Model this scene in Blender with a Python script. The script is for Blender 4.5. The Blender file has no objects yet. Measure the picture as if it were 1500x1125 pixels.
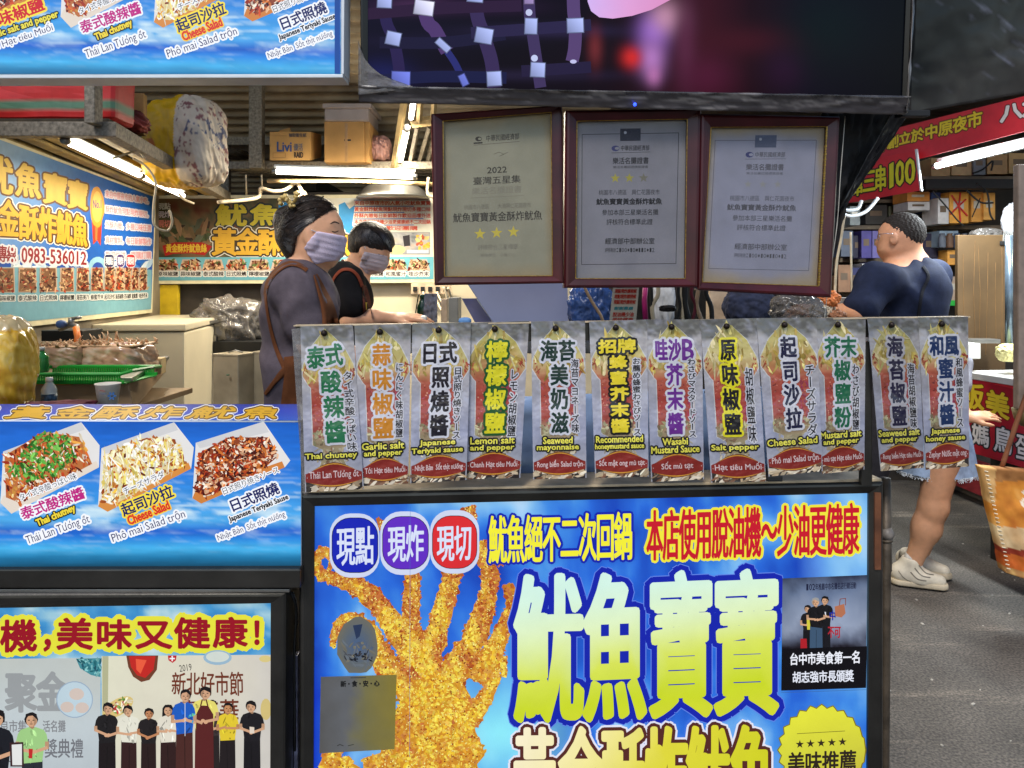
import bpy, bmesh, math, random
import numpy as np
from mathutils import Vector, Matrix
from mathutils.geometry import delaunay_2d_cdt

# ------------------------------------------------------------------ camera, sky, sun, exposure
F, CX, HY, CAMZ = 1083.0, 750.0, 421.0, 1.5      # focal length in photo pixels, centre column, horizon row, eye height
scn = bpy.context.scene
COL = scn.collection
camd = bpy.data.cameras.new("camera")
cam = bpy.data.objects.new("camera", camd)
COL.objects.link(cam)
cam.location = (0, 0, CAMZ)
cam.rotation_euler = (math.radians(90), 0, 0)
camd.sensor_width = 36.0
camd.lens = 36.0 * F / 1500.0
camd.shift_y = (HY - 562.5) / 1500.0
camd.clip_start, camd.clip_end = 0.05, 300
scn.camera = cam
SUN_EL, SUN_AZ = 52.0, 200.0
world = bpy.data.worlds.new("World")
scn.world = world
world.use_nodes = True
wn = world.node_tree.nodes
sky = wn.new("ShaderNodeTexSky")
sky.sky_type = 'NISHITA'
sky.sun_disc = False
sky.sun_elevation = math.radians(SUN_EL)
sky.sun_rotation = math.radians(SUN_AZ)
world.node_tree.links.new(sky.outputs[0], wn["Background"].inputs[0])
wn["Background"].inputs[1].default_value = 0.15
sl = bpy.data.lights.new("sun", 'SUN')
sl.energy, sl.angle, sl.color = 1.5, math.radians(14), (1, .95, .88)
sun = bpy.data.objects.new("sun", sl)
COL.objects.link(sun)
_az, _el = math.radians(SUN_AZ), math.radians(SUN_EL)
sd = Vector((math.sin(_az) * math.cos(_el), math.cos(_az) * math.cos(_el), math.sin(_el)))
sun.rotation_euler = sd.to_track_quat('Z', 'Y').to_euler()
sun.location = sd * 20
scn.view_settings.view_transform = 'Standard'
scn.view_settings.look = 'None'
scn.view_settings.exposure = 0.45
scn.view_settings.gamma = 1.0
scn.render.engine = 'CYCLES'
scn.cycles.use_denoising = True
try:
    scn.cycles.denoiser = 'OPENIMAGEDENOISE'
    scn.cycles.denoising_input_passes = 'RGB_ALBEDO_NORMAL'
    scn.cycles.denoising_prefilter = 'ACCURATE'
except Exception:
    pass
scn.cycles.max_bounces = 8
scn.cycles.transparent_max_bounces = 16
scn.cycles.caustics_reflective = False
scn.cycles.caustics_refractive = False
scn.cycles.sample_clamp_indirect = 6

# ------------------------------------------------------------------ small helpers
def S(c):
    """sRGB 0-255 triple -> linear"""
    a = np.asarray(c, float) / 255.0
    return np.where(a <= 0.04045, a / 12.92, ((a + 0.055) / 1.055) ** 2.4)

def at(px, py, Y):
    return Vector(((px - CX) / F * Y, Y, CAMZ - (py - HY) / F * Y))

def tag(o, label=None, cat=None, group=None, kind=None):
    if label: o["label"] = label
    if cat: o["category"] = cat
    if group: o["group"] = group
    if kind: o["kind"] = kind
    return o

def empty(name, loc, label, cat, group=None):
    o = bpy.data.objects.new(name, None)
    COL.objects.link(o)
    o.location = loc
    o.empty_display_size = .05
    return tag(o, label, cat, group)

def wloc(o):
    v = Vector((0, 0, 0))
    while o is not None:
        v += Vector(o.location); o = o.parent
    return v

def mk(name, verts, faces, mats, parent=None, smooth=False, colors=None, origin=None, mat_idx=None):
    """one mesh object; verts in world coordinates"""
    v = np.asarray(verts, float).reshape(-1, 3)
    if parent is not None: org = wloc(parent)
    elif origin is not None: org = Vector(origin)
    else: org = Vector(((v[:, 0].min() + v[:, 0].max()) / 2, (v[:, 1].min() + v[:, 1].max()) / 2, v[:, 2].min()))
    me = bpy.data.meshes.new(name)
    vv = v - np.array(org)
    if isinstance(faces, np.ndarray):
        nf, k = faces.shape
        me.vertices.add(len(vv)); me.vertices.foreach_set("co", vv.astype(np.float32).ravel())
        me.loops.add(nf * k); me.loops.foreach_set("vertex_index", faces.astype(np.int32).ravel())
        me.polygons.add(nf)
        me.polygons.foreach_set("loop_start", np.arange(0, nf * k, k, dtype=np.int32))
        me.update(calc_edges=True); me.validate()
    else:
        me.from_pydata([tuple(x) for x in vv], [], faces)
        me.update()
    if colors is not None:
        a = me.color_attributes.new("print", 'FLOAT_COLOR', 'POINT')
        c = np.ones((len(vv), 4), np.float32); c[:, :3] = colors
        a.data.foreach_set("color", c.ravel())
    if not isinstance(mats, (list, tuple)): mats = [mats]
    for m in mats: me.materials.append(m)
    if mat_idx is not None: me.polygons.foreach_set("material_index", np.asarray(mat_idx, np.int32))
    if smooth: me.polygons.foreach_set("use_smooth", np.ones(len(me.polygons), bool))
    o = bpy.data.objects.new(name, me)
    COL.objects.link(o)
    if parent is not None: o.parent = parent
    else: o.location = org
    return o

def from_bm(name, bm, m, parent=None, smooth=False, origin=None):
    """bmesh in world coordinates -> object"""
    if parent is not None: org = wloc(parent)
    elif origin is not None: org = Vector(origin)
    else:
        xs = [v.co for v in bm.verts]
        org = Vector(((min(c.x for c in xs) + max(c.x for c in xs)) / 2, (min(c.y for c in xs) + max(c.y for c in xs)) / 2, min(c.z for c in xs)))
    bmesh.ops.translate(bm, verts=bm.verts, vec=-org)
    bmesh.ops.recalc_face_normals(bm, faces=bm.faces)
    me = bpy.data.meshes.new(name)
    bm.to_mesh(me); bm.free()
    for x in (m if isinstance(m, (list, tuple)) else [m]): me.materials.append(x)
    if smooth:
        for p in me.polygons: p.use_smooth = True
    o = bpy.data.objects.new(name, me)
    COL.objects.link(o)
    if parent is not None: o.parent = parent
    else: o.location = org
    return o

BOXF = [(0, 1, 2, 3), (7, 6, 5, 4), (0, 4, 5, 1), (1, 5, 6, 2), (2, 6, 7, 3), (3, 7, 4, 0)]
def add_hexa(bm, c8, bev=0.0, seg=2):
    """eight corners: front TL,TR,BR,BL then back TL,TR,BR,BL"""
    t = bmesh.new()
    vs = [t.verts.new(Vector(c)) for c in c8]
    for f in BOXF: t.faces.new([vs[i] for i in f])
    bmesh.ops.recalc_face_normals(t, faces=t.faces)
    if bev > 0:
        bmesh.ops.bevel(t, geom=list(t.edges), offset=bev, segments=seg, profile=.6, affect='EDGES', clamp_overlap=True)
    me = bpy.data.meshes.new("tmp"); t.to_mesh(me); t.free()
    bm.from_mesh(me); bpy.data.meshes.remove(me)

def add_box(bm, x0, x1, y0, y1, z0, z1, bev=0.0, rotz=0.0, seg=2):
    c = [(x0, y0, z1), (x1, y0, z1), (x1, y0, z0), (x0, y0, z0), (x0, y1, z1), (x1, y1, z1), (x1, y1, z0), (x0, y1, z0)]
    if rotz:
        cx, cy = (x0 + x1) / 2, (y0 + y1) / 2
        ca, sa = math.cos(rotz), math.sin(rotz)
        c = [(cx + (x - cx) * ca - (y - cy) * sa, cy + (x - cx) * sa + (y - cy) * ca, z) for x, y, z in c]
    add_hexa(bm, c, bev, seg)

def add_pxbox(bm, x0, y0, x1, y1, Y, depth, bev=0.004, rotz=0.0):
    a, b = at(x0, y0, Y), at(x1, y1, Y)
    add_box(bm, a.x, b.x, Y, Y + depth, b.z, a.z, bev, rotz)

def box_obj(name, x0, x1, y0, y1, z0, z1, m, parent=None, bev=0.004, rotz=0.0):
    bm = bmesh.new(); add_box(bm, x0, x1, y0, y1, z0, z1, bev, rotz)
    return from_bm(name, bm, m, parent)

def pxbox(name, x0, y0, x1, y1, Y, depth, m, parent=None, bev=0.004, rotz=0.0):
    bm = bmesh.new(); add_pxbox(bm, x0, y0, x1, y1, Y, depth, bev, rotz)
    return from_bm(name, bm, m, parent)

def frame_axes(d):
    d = d.normalized()
    u = d.cross(Vector((0, 0, 1)))
    if u.length < 1e-4: u = d.cross(Vector((0, 1, 0)))
    u.normalize()
    return u, d.cross(u).normalized()

def smooth_path(pts, n=6):
    """Catmull-Rom through the points"""
    P = [Vector(p) for p in pts]
    if len(P) < 3: return P
    out = []
    for i in range(len(P) - 1):
        p0, p1, p2, p3 = P[max(i - 1, 0)], P[i], P[i + 1], P[min(i + 2, len(P) - 1)]
        for k in range(n):
            t = k / n
            out.append(.5 * ((2 * p1) + (p2 - p0) * t + (2 * p0 - 5 * p1 + 4 * p2 - p3) * t * t + (3 * p1 - p0 - 3 * p2 + p3) * t ** 3))
    out.append(P[-1])
    return out

def add_tube(bm, pts, r, sides=8, cap=True, smooth=0):
    P = smooth_path(pts, smooth) if smooth else [Vector(p) for p in pts]
    rr = r if isinstance(r, (list, tuple)) else [r] * len(P)
    if len(rr) != len(P): rr = [rr[0] + (rr[-1] - rr[0]) * i / (len(P) - 1) for i in range(len(P))]
    rings, u = [], None
    for i, p in enumerate(P):
        d = (P[min(i + 1, len(P) - 1)] - P[max(i - 1, 0)])
        if d.length < 1e-7: d = Vector((0, 0, 1))
        d.normalize()
        if u is None: u, v = frame_axes(d)
        else:
            u = (u - d * u.dot(d))
            if u.length < 1e-5: u, v = frame_axes(d)
            u.normalize(); v = d.cross(u)
        rings.append([bm.verts.new(p + (u * math.cos(2 * math.pi * k / sides) + v * math.sin(2 * math.pi * k / sides)) * rr[i]) for k in range(sides)])
    for a, b in zip(rings, rings[1:]):
        for k in range(sides):
            bm.faces.new((a[k], a[(k + 1) % sides], b[(k + 1) % sides], b[k]))
    if cap:
        bm.faces.new(rings[0][::-1]); bm.faces.new(rings[-1])

def tube_obj(name, pts, r, m, parent=None, sides=8, smooth=0):
    bm = bmesh.new(); add_tube(bm, pts, r, sides, True, smooth)
    return from_bm(name, bm, m, parent, smooth=True)

def add_lathe(bm, c, prof, n=24, axis=None):
    """prof: list of (radius, height) up from c"""
    c = Vector(c); rings = []
    for r, h in prof:
        rings.append([bm.verts.new(c + Vector((r * math.cos(2 * math.pi * k / n), r * math.sin(2 * math.pi * k / n), h))) for k in range(n)])
    for a, b in zip(rings, rings[1:]):
        for k in range(n): bm.faces.new((a[k], a[(k + 1) % n], b[(k + 1) % n], b[k]))
    bm.faces.new(rings[0][::-1]); bm.faces.new(rings[-1])

def lathe_obj(name, c, prof, m, parent=None, n=24):
    bm = bmesh.new(); add_lathe(bm, c, prof, n)
    return from_bm(name, bm, m, parent, smooth=True)

# value noise in numpy
def _hash(ix, iy, seed):
    h = (ix.astype(np.int64) * 374761393 + iy.astype(np.int64) * 668265263 + seed * 144269) & 0x7fffffff
    h = (h ^ (h >> 13)) * 1274126177 & 0x7fffffff
    return ((h ^ (h >> 16)) & 0xffff) / 65535.0

def vnoise(x, y, seed=0):
    x = np.asarray(x, float); y = np.asarray(y, float)
    ix, iy = np.floor(x), np.floor(y)
    fx, fy = x - ix, y - iy
    fx = fx * fx * (3 - 2 * fx); fy = fy * fy * (3 - 2 * fy)
    a = _hash(ix, iy, seed); b = _hash(ix + 1, iy, seed); c = _hash(ix, iy + 1, seed); d = _hash(ix + 1, iy + 1, seed)
    return (a * (1 - fx) + b * fx) * (1 - fy) + (c * (1 - fx) + d * fx) * fy

def fbm(x, y, seed=0, oct=4):
    s, a, t = 0, .5, 0
    for i in range(oct):
        s = s + a * vnoise(np.asarray(x) * 2 ** i, np.asarray(y) * 2 ** i, seed + i * 17); t += a; a *= .5
    return s / t

def ramp(t, stops):
    """stops: [(t, rgb255), ...] -> linear colours"""
    t = np.asarray(t, float)
    ts = [s[0] for s in stops]; cs = np.array([S(s[1]) for s in stops])
    return np.stack([np.interp(t, ts, cs[:, i]) for i in range(3)], -1)

# ------------------------------------------------------------------ materials
def nodes_of(m):
    m.use_nodes = True
    return m.node_tree, m.node_tree.nodes["Principled BSDF"]

_M = {}
def mat(name, col, rough=.6, metal=0.0, vary=.18, scale=18.0, bump=.0, bscale=60.0, spec=.4, coat=0.0, alpha=1.0, trans=0.0, col2=None, emit=0.0):
    if name in _M: return _M[name]
    m = bpy.data.materials.new(name); t, p = nodes_of(m); N, Lk = t.nodes, t.links
    c = S(col)
    tc = N.new("ShaderNodeTexCoord")
    nz = N.new("ShaderNodeTexNoise"); nz.inputs["Scale"].default_value = scale; nz.inputs["Detail"].default_value = 6
    Lk.new(tc.outputs["Object"], nz.inputs["Vector"])
    cr = N.new("ShaderNodeValToRGB")
    d = S(col2) if col2 is not None else c * (1 - vary * 2)
    lt = c * (1 + vary * .6)
    e = cr.color_ramp.elements
    e[0].position, e[1].position = .3, .7
    e[0].color = (*np.clip(d, 0, 1), 1); e[1].color = (*np.clip(lt, 0, 1), 1)
    Lk.new(nz.outputs["Fac"], cr.inputs["Fac"])
    Lk.new(cr.outputs["Color"], p.inputs["Base Color"])
    p.inputs["Roughness"].default_value = rough; p.inputs["Metallic"].default_value = metal
    p.inputs["Specular IOR Level"].default_value = spec
    p.inputs["Coat Weight"].default_value = coat; p.inputs["Coat Roughness"].default_value = .08
    p.inputs["Alpha"].default_value = alpha
    p.inputs["Transmission Weight"].default_value = trans
    if bump > 0:
        n2 = N.new("ShaderNodeTexNoise"); n2.inputs["Scale"].default_value = bscale; n2.inputs["Detail"].default_value = 8
        Lk.new(tc.outputs["Object"], n2.inputs["Vector"])
        b = N.new("ShaderNodeBump"); b.inputs["Strength"].default_value = bump; b.inputs["Distance"].default_value = .01
        Lk.new(n2.outputs["Fac"], b.inputs["Height"]); Lk.new(b.outputs["Normal"], p.inputs["Normal"])
    if emit > 0:
        p.inputs["Emission Color"].default_value = (*c, 1); p.inputs["Emission Strength"].default_value = emit
    _M[name] = m
    return m

def print_mat(name, emit=0.0, rough=.4, coat=0.0, base=1.0, dirt=.12, alpha=None, spec=.35, warp=0.0):
    """ink on a sheet: the colour comes from the printed artwork; a little dirt breaks it up; emit > 0 for a backlit box"""
    m = bpy.data.materials.new(name); t, p = nodes_of(m); N, Lk = t.nodes, t.links
    a = N.new("ShaderNodeAttribute"); a.attribute_name = "print"
    tc = N.new("ShaderNodeTexCoord")
    nz = N.new("ShaderNodeTexNoise"); nz.inputs["Scale"].default_value = 30; nz.inputs["Detail"].default_value = 8
    Lk.new(tc.outputs["Object"], nz.inputs["Vector"])
    mr = N.new("ShaderNodeMapRange"); mr.inputs[1].default_value = .3; mr.inputs[2].default_value = .7
    mr.inputs[3].default_value = base * (1 - dirt); mr.inputs[4].default_value = base
    Lk.new(nz.outputs["Fac"], mr.inputs[0])
    mx = N.new("ShaderNodeVectorMath"); mx.operation = 'SCALE'
    Lk.new(a.outputs["Color"], mx.inputs[0]); Lk.new(mr.outputs[0], mx.inputs["Scale"])
    if emit > 0:
        h = N.new("ShaderNodeVectorMath"); h.operation = 'SCALE'; h.inputs["Scale"].default_value = .12
        Lk.new(mx.outputs[0], h.inputs[0]); Lk.new(h.outputs[0], p.inputs["Base Color"])
        Lk.new(mx.outputs[0], p.inputs["Emission Color"]); p.inputs["Emission Strength"].default_value = emit
    else:
        Lk.new(mx.outputs[0], p.inputs["Base Color"])
    p.inputs["Roughness"].default_value = rough; p.inputs["Coat Weight"].default_value = coat
    p.inputs["Coat Roughness"].default_value = .06
    p.inputs["Specular IOR Level"].default_value = spec
    if alpha: p.inputs["Alpha"].default_value = alpha
    if warp:                                              # film that does not lie quite flat
        n2 = N.new("ShaderNodeTexNoise"); n2.inputs["Scale"].default_value = 9; n2.inputs["Detail"].default_value = 4
        Lk.new(tc.outputs["Object"], n2.inputs["Vector"])
        b = N.new("ShaderNodeBump"); b.inputs["Strength"].default_value = warp; b.inputs["Distance"].default_value = .05
        Lk.new(n2.outputs["Fac"], b.inputs["Height"]); Lk.new(b.outputs["Normal"], p.inputs["Normal"]); Lk.new(b.outputs["Normal"], p.inputs["Coat Normal"])
    return m

# ------------------------------------------------------------------ printed artwork on planes
class Plane:
    def __init__(s, p0, n):
        s.p0 = np.array(p0, float); s.n = np.array(n, float); s.n /= np.linalg.norm(s.n)
        if np.dot(s.n, np.array([0, 0, CAMZ]) - s.p0) < 0: s.n = -s.n
    def map(s, xy, off=0.0):
        xy = np.asarray(xy, float).reshape(-1, 2)
        d = np.stack([(xy[:, 0] - CX) / F, np.ones(len(xy)), -(xy[:, 1] - HY) / F], -1)
        c = np.array([0, 0, CAMZ])
        t = np.dot(s.p0 + s.n * 0 - c, s.n) / (d @ s.n)
        off = np.asarray(off, float)
        return c + d * t[:, None] + s.n * (off[:, None] if off.ndim else off)
    def pt(s, x, y, off=0.0): return Vector(s.map([(x, y)], off)[0])

def vplane(xa, Ya, xb, Yb):
    """upright plane whose depth is Ya at photo column xa and Yb at column xb"""
    A, B = at(xa, HY, Ya), at(xb, HY, Yb)
    d = B - A
    return Plane(A, (-d.y, d.x, 0))

def plane3(a, b, c):
    n = (Vector(b) - Vector(a)).cross(Vector(c) - Vector(a))
    return Plane(a, n)

_G = {}
def fan3(f): return [(f[0], f[i], f[i + 1]) for i in range(1, len(f) - 1)]
def glyph(s, res=2):
    """filled outline of a string from Blender's built-in font: verts, tris, rim edges"""
    s = s.replace('ơ', 'o\u031b').replace('ớ', 'ó\u031b')
    k = (s, res)
    if k in _G: return _G[k]
    cu = bpy.data.curves.new("g", 'FONT'); cu.body = s; cu.size = 1; cu.resolution_u = res
    o = bpy.data.objects.new("g", cu); COL.objects.link(o)
    dg = bpy.context.evaluated_depsgraph_get(); dg.update()
    me = bpy.data.meshes.new_from_object(o.evaluated_get(dg))
    v = np.array([x.co[:2] for x in me.vertices], float).reshape(-1, 2)
    me.calc_loop_triangles()
    t = np.array([x.vertices[:] for x in me.loop_triangles], int).reshape(-1, 3)
    cnt = {}
    for a, b, c in t:
        for e in ((a, b), (b, c), (c, a)):
            cnt.setdefault((min(e), max(e)), []).append(e)
    rim = np.array([q[0] for q in cnt.values() if len(q) == 1], int).reshape(-1, 2)
    bpy.data.meshes.remove(me); bpy.data.objects.remove(o); bpy.data.curves.remove(cu)
    _G[k] = (v, t, rim)
    return _G[k]

def fatten(v, t, rim, w, round_n=6):
    """the glyph grown by w all round, as one clean triangulation"""
    if w <= 0: return v, t
    vs, fs = [tuple(x) for x in v], []
    for a, b, c in t:
        p, q, r = v[a], v[b], v[c]
        ar = (q[0] - p[0]) * (r[1] - p[1]) - (q[1] - p[1]) * (r[0] - p[0])
        if abs(ar) < 1e-9: continue
        fs.append([a, b, c] if ar > 0 else [a, c, b])
    for a, b in rim:
        p, q = v[a], v[b]
        d = q - p; l = math.hypot(*d)
        if l < 1e-6: continue
        n = np.array([-d[1], d[0]]) / l * w
        i = len(vs)
        vs += [tuple(p - n), tuple(q - n), tuple(q + n), tuple(p + n)]
        fs.append([i, i + 1, i + 2, i + 3])
    for a in np.unique(rim):
        i = len(vs)
        ph = .3
        vs += [(v[a][0] + w * math.cos(ph + 2 * math.pi * k / round_n), v[a][1] + w * math.sin(ph + 2 * math.pi * k / round_n)) for k in range(round_n)]
        fs.append(list(range(i, i + round_n)))
    r = delaunay_2d_cdt([Vector(x) for x in vs], [], fs, 1, 1e-4)
    V = np.array([x[:] for x in r[0]], float).reshape(-1, 2); T = np.array([t_ for f, g in zip(r[2], r[5]) if len(g) for t_ in fan3(f)], int).reshape(-1, 3)
    E = np.sort(np.concatenate([T[:, [0, 1]], T[:, [1, 2]], T[:, [2, 0]]]), 1)          # keep the outline only and fill it again
    ue, ct = np.unique(E, axis=0, return_counts=True); ue = ue[ct == 1]
    ids = np.unique(ue); lut = np.full(len(V), -1); lut[ids] = np.arange(len(ids)); ue = lut[ue]; P = V[ids]
    r2 = delaunay_2d_cdt([Vector(x) for x in P], [tuple(e) for e in ue.tolist()], [], 1, 1e-5)
    if not len(r2[2]): return V, T
    V2 = np.array([x[:] for x in r2[0]], float).reshape(-1, 2); T2 = np.array([t_ for f in r2[2] for t_ in fan3(f)], int).reshape(-1, 3)
    c = V2[T2].mean(1); a, b = P[ue[:, 0]], P[ue[:, 1]]
    cy = c[:, 1:2]; up = (a[None, :, 1] > cy) != (b[None, :, 1] > cy)
    with np.errstate(divide='ignore', invalid='ignore'):
        xi = (b[None, :, 0] - a[None, :, 0]) * (cy - a[None, :, 1]) / (b[None, :, 1] - a[None, :, 1]) + a[None, :, 0]
    keep = ((up & (c[:, :1] < xi)).sum(1) % 2) == 1
    return V2, T2[keep]

def quad_map(q):
    q = np.asarray(q, float)
    def f(uv):
        u, v = uv[:, :1], uv[:, 1:]
        return (q[0] * (1 - u) + q[1] * u) * (1 - v) + (q[3] * (1 - u) + q[2] * u) * v
    return f

def rbox(cx, cy, w, h, deg=0, shear=0.0):
    """rotated box (degrees, clockwise on screen): TL, TR, BR, BL"""
    a = math.radians(deg); ca, sa = math.cos(a), math.sin(a)
    out = []
    for x, y in ((-w / 2, -h / 2), (w / 2, -h / 2), (w / 2, h / 2), (-w / 2, h / 2)):
        x2 = x - shear * y
        out.append((cx + x2 * ca - y * sa, cy + x2 * sa + y * ca))
    return out

def box4(x0, y0, x1, y1): return [(x0, y0), (x1, y0), (x1, y1), (x0, y1)]

class Art:
    """flat print on one plane, traced in photo pixels and laid on the plane at its true place; every layer 10 microns above the last"""
    STEP = 1e-5
    def __init__(s, plane, off=0.0, remap=None):
        s.pl, s.off, s.remap = plane, off, remap
        s.V, s.T, s.C, s.n, s.k = [], [], [], 0, 0.0
        s.clip = None
    def up(s, f=1.0): s.k += s.STEP * f
    def tris(s, v, t, col, step=1.0):
        v = np.asarray(v, float).reshape(-1, 2); t = np.asarray(t, int).reshape(-1, 3)
        if not len(t): return
        s.up(step)
        if s.remap is not None: v = s.remap(v)
        c = col(v) if callable(col) else np.broadcast_to(S(col), (len(v), 3))
        c = np.asarray(c, float)
        if s.clip is not None: v, t, c = clip_tris(v, t, c, s.clip)
        if not len(t): return
        s.V.append(s.pl.map(v, s.off + s.k)); s.T.append(t + s.n); s.C.append(c); s.n += len(v)
    def poly(s, pts, col, step=1.0):
        pts = np.asarray(pts, float)
        if len(pts) == 3: t = [(0, 1, 2)]
        elif len(pts) == 4: t = [(0, 1, 2), (0, 2, 3)]
        else:
            r = delaunay_2d_cdt([Vector(p) for p in pts], [], [list(range(len(pts)))], 1, 1e-5)
            pts = np.array([x[:] for x in r[0]], float); t = [t_ for f in r[2] for t_ in fan3(f)]
        s.tris(pts, t, col, step)
    def fan(s, pts, col, step=1.0):
        n = len(pts); s.tris(pts, [(0, i, i + 1) for i in range(1, n - 1)], col, step)
    def ell(s, cx, cy, rx, ry, col, n=20, deg=0, wob=0, seed=0, step=1.0, a0=0, a1=360):
        rnd = random.Random(seed); a = math.radians(deg); P = []
        for k in range(n + (a1 - a0 < 360)):
            th = math.radians(a0 + (a1 - a0) * k / n); q = 1 + wob * rnd.uniform(-1, 1)
            x, y = rx * q * math.cos(th), ry * q * math.sin(th)
            P.append((cx + x * math.cos(a) - y * math.sin(a), cy + x * math.sin(a) + y * math.cos(a)))
        (s.poly if wob > .3 else s.fan)(P, col, step)
    def line(s, pts, w, col, step=1.0):
        pts = [np.array(p, float) for p in pts]; v, t = [], []
        for a, b in zip(pts, pts[1:]):
            d = b - a; l = math.hypot(*d)
            if l < 1e-6: continue
            n = np.array([-d[1], d[0]]) / l * w / 2; e = d / l * w * .3
            i = len(v); v += [a - n - e, b - n + e, b + n + e, a + n - e]; t += [(i, i + 1, i + 2), (i, i + 2, i + 3)]
        for j in range(0, len(t), 2): s.tris(v[j * 2:j * 2 + 4], [(0, 1, 2), (0, 2, 3)], col, step if j == 0 else .15)
    def rrect(s, x0, y0, x1, y1, r, col, n=6, M=None):
        P = []
        for cx, cy, a in ((x1 - r, y0 + r, -90), (x1 - r, y1 - r, 0), (x0 + r, y1 - r, 90), (x0 + r, y0 + r, 180)):
            for k in range(n + 1):
                th = math.radians(a + 90 * k / n); P.append((cx + r * math.cos(th), cy + r * math.sin(th)))
        if M: P = [M(p) for p in P]
        s.fan(P, col)
    def grid(s, q, nx, ny, colf):
        """smooth background; colf(u, v, px) -> linear colours"""
        u, v = np.meshgrid(np.linspace(0, 1, nx + 1), np.linspace(0, 1, ny + 1))
        uv = np.stack([u.ravel(), v.ravel()], -1); p = quad_map(q)(uv)
        i = np.arange((nx + 1) * (ny + 1)).reshape(ny + 1, nx + 1)
        a, b, c, d = i[:-1, :-1].ravel(), i[:-1, 1:].ravel(), i[1:, 1:].ravel(), i[1:, :-1].ravel()
        t = np.concatenate([np.stack([a, b, c], -1), np.stack([a, c, d], -1)])
        cc = np.asarray(colf(uv[:, 0], uv[:, 1], p))
        s.tris(p, t, lambda _v: cc)
    def shards(s, inside, n, pal, size, elong=1.6, seed=0, ang=None, bbox=None, spread=.35, k=6, zmod=150):
        """many small irregular flakes inside a polygon: photographed food"""
        rnd = random.Random(seed); poly = np.asarray(inside, float)
        x0, y0 = poly.min(0); x1, y1 = poly.max(0); made = 0; tries = 0
        V, T, C = [], [], []
        z = []
        while made < n and tries < n * 12:
            tries += 1
            x, y = rnd.uniform(x0, x1), rnd.uniform(y0, y1)
            if not inpoly(x, y, poly): continue
            r = rnd.uniform(*size); a = (rnd.uniform(0, math.pi) if ang is None else math.radians(ang + rnd.gauss(0, 22)))
            e = 1 + (elong - 1) * rnd.random(); col = S(pal(x, y, rnd) if callable(pal) else pal[rnd.randrange(len(pal))]) * (1 + spread * rnd.uniform(-1, 1))
            i = len(V)
            for q in range(k):
                th = 2 * math.pi * q / k + rnd.uniform(-.3, .3); rr = r * rnd.uniform(.65, 1.2)
                X, Y = rr * e * math.cos(th), rr / e * math.sin(th)
                V.append((x + X * math.cos(a) - Y * math.sin(a), y + X * math.sin(a) + Y * math.cos(a)))
                C.append(np.clip(col * (1 + .25 * rnd.uniform(-1, 1)), 0, 1)); z.append((made % zmod) * 1.5e-6)
            T += [(i, i + q, i + q + 1) for q in range(1, k - 1)]
            made += 1
        if not V: return
        s.up()
        v = np.array(V)
        if s.remap is not None: v = s.remap(v)
        c = np.array(C); T = np.array(T); z = np.array(z)
        if s.clip is not None:
            cc = np.concatenate([c, z[:, None]], 1)
            v, T, cc = clip_tris(v, T, cc, s.clip); c, z = cc[:, :3], cc[:, 3]
            if not len(T): return
        s.V.append(s.pl.map(v, s.off + s.k + z)); s.T.append(T + s.n); s.C.append(c); s.n += len(v)
        s.k += min(made, zmod) * 1.5e-6
    def text(s, txt, q, col, bold=0.0, out=(), res=2, em=False, rn=6):
        """txt fitted into quad q (TL,TR,BR,BL); out: [(width, colour), ...] widest first; bold grows the strokes"""
        v, t, rim = glyph(txt, res)
        if not len(t): return
        lo, hi = v.min(0), v.max(0)
        if em: lo, hi = np.array([0, -.13]), np.array([max(1.0, hi[0]), .89])
        uv = (v - lo) / np.maximum(hi - lo, 1e-6); uv[:, 1] = 1 - uv[:, 1]
        p = quad_map(q)(uv)
        for w, c in out:
            a, b = fatten(p, t, rim, w + bold, rn); s.tris(a, b, c)
        a, b = fatten(p, t, rim, bold, rn); s.tris(a, b, col)
    def vtext(s, txt, q, col, bold=0.0, out=(), res=2, gap=.04):
        """one column of characters, top to bottom"""
        n = len(txt); M = quad_map(q); cells = []
        for i, ch in enumerate(txt):
            c = M(np.array([(0, (i + gap / 2) / n), (1, (i + gap / 2) / n), (1, (i + 1 - gap / 2) / n), (0, (i + 1 - gap / 2) / n)]))
            if ch == 'ー': c = np.array([c[1], c[2], c[3], c[0]])
            cells.append((ch, c))
        s.cells(cells, col, bold, out, res)
    def htext(s, txt, q, col, bold=0.0, out=(), res=2, gap=.04):
        n = len(txt); M = quad_map(q)
        s.cells([(ch, M(np.array([((i + gap / 2) / n, 0), ((i + 1 - gap / 2) / n, 0), ((i + 1 - gap / 2) / n, 1), ((i + gap / 2) / n, 1)]))) for i, ch in enumerate(txt)], col, bold, out, res)
    def cells(s, cells, col, bold, out, res):
        P = []
        for ch, c in cells:
            v, t, rim = glyph(ch, res)
            if not len(t): continue
            lo, hi = np.array([.03, -.1]), np.array([.97, .87])
            if ord(ch) < 0x2000: lo, hi = v.min(0) - .03, v.max(0) + .03
            uv = (v - lo) / (hi - lo); uv[:, 1] = 1 - uv[:, 1]
            P.append((quad_map(c)(uv), t, rim))
        for w, c in out:
            for j, (p, t, rim) in enumerate(P):
                a, b = fatten(p, t, rim, w + bold); s.tris(a, b, c, 1 if j == 0 else .2)
        for j, (p, t, rim) in enumerate(P):
            a, b = fatten(p, t, rim, bold); s.tris(a, b, col, 1 if j == 0 else .2)
    def star(s, cx, cy, r, col):
        P = [(cx + (r if k % 2 == 0 else r * .4) * math.sin(math.pi * k / 5), cy - (r if k % 2 == 0 else r * .4) * math.cos(math.pi * k / 5)) for k in range(10)]
        s.poly(P, col)
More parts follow.
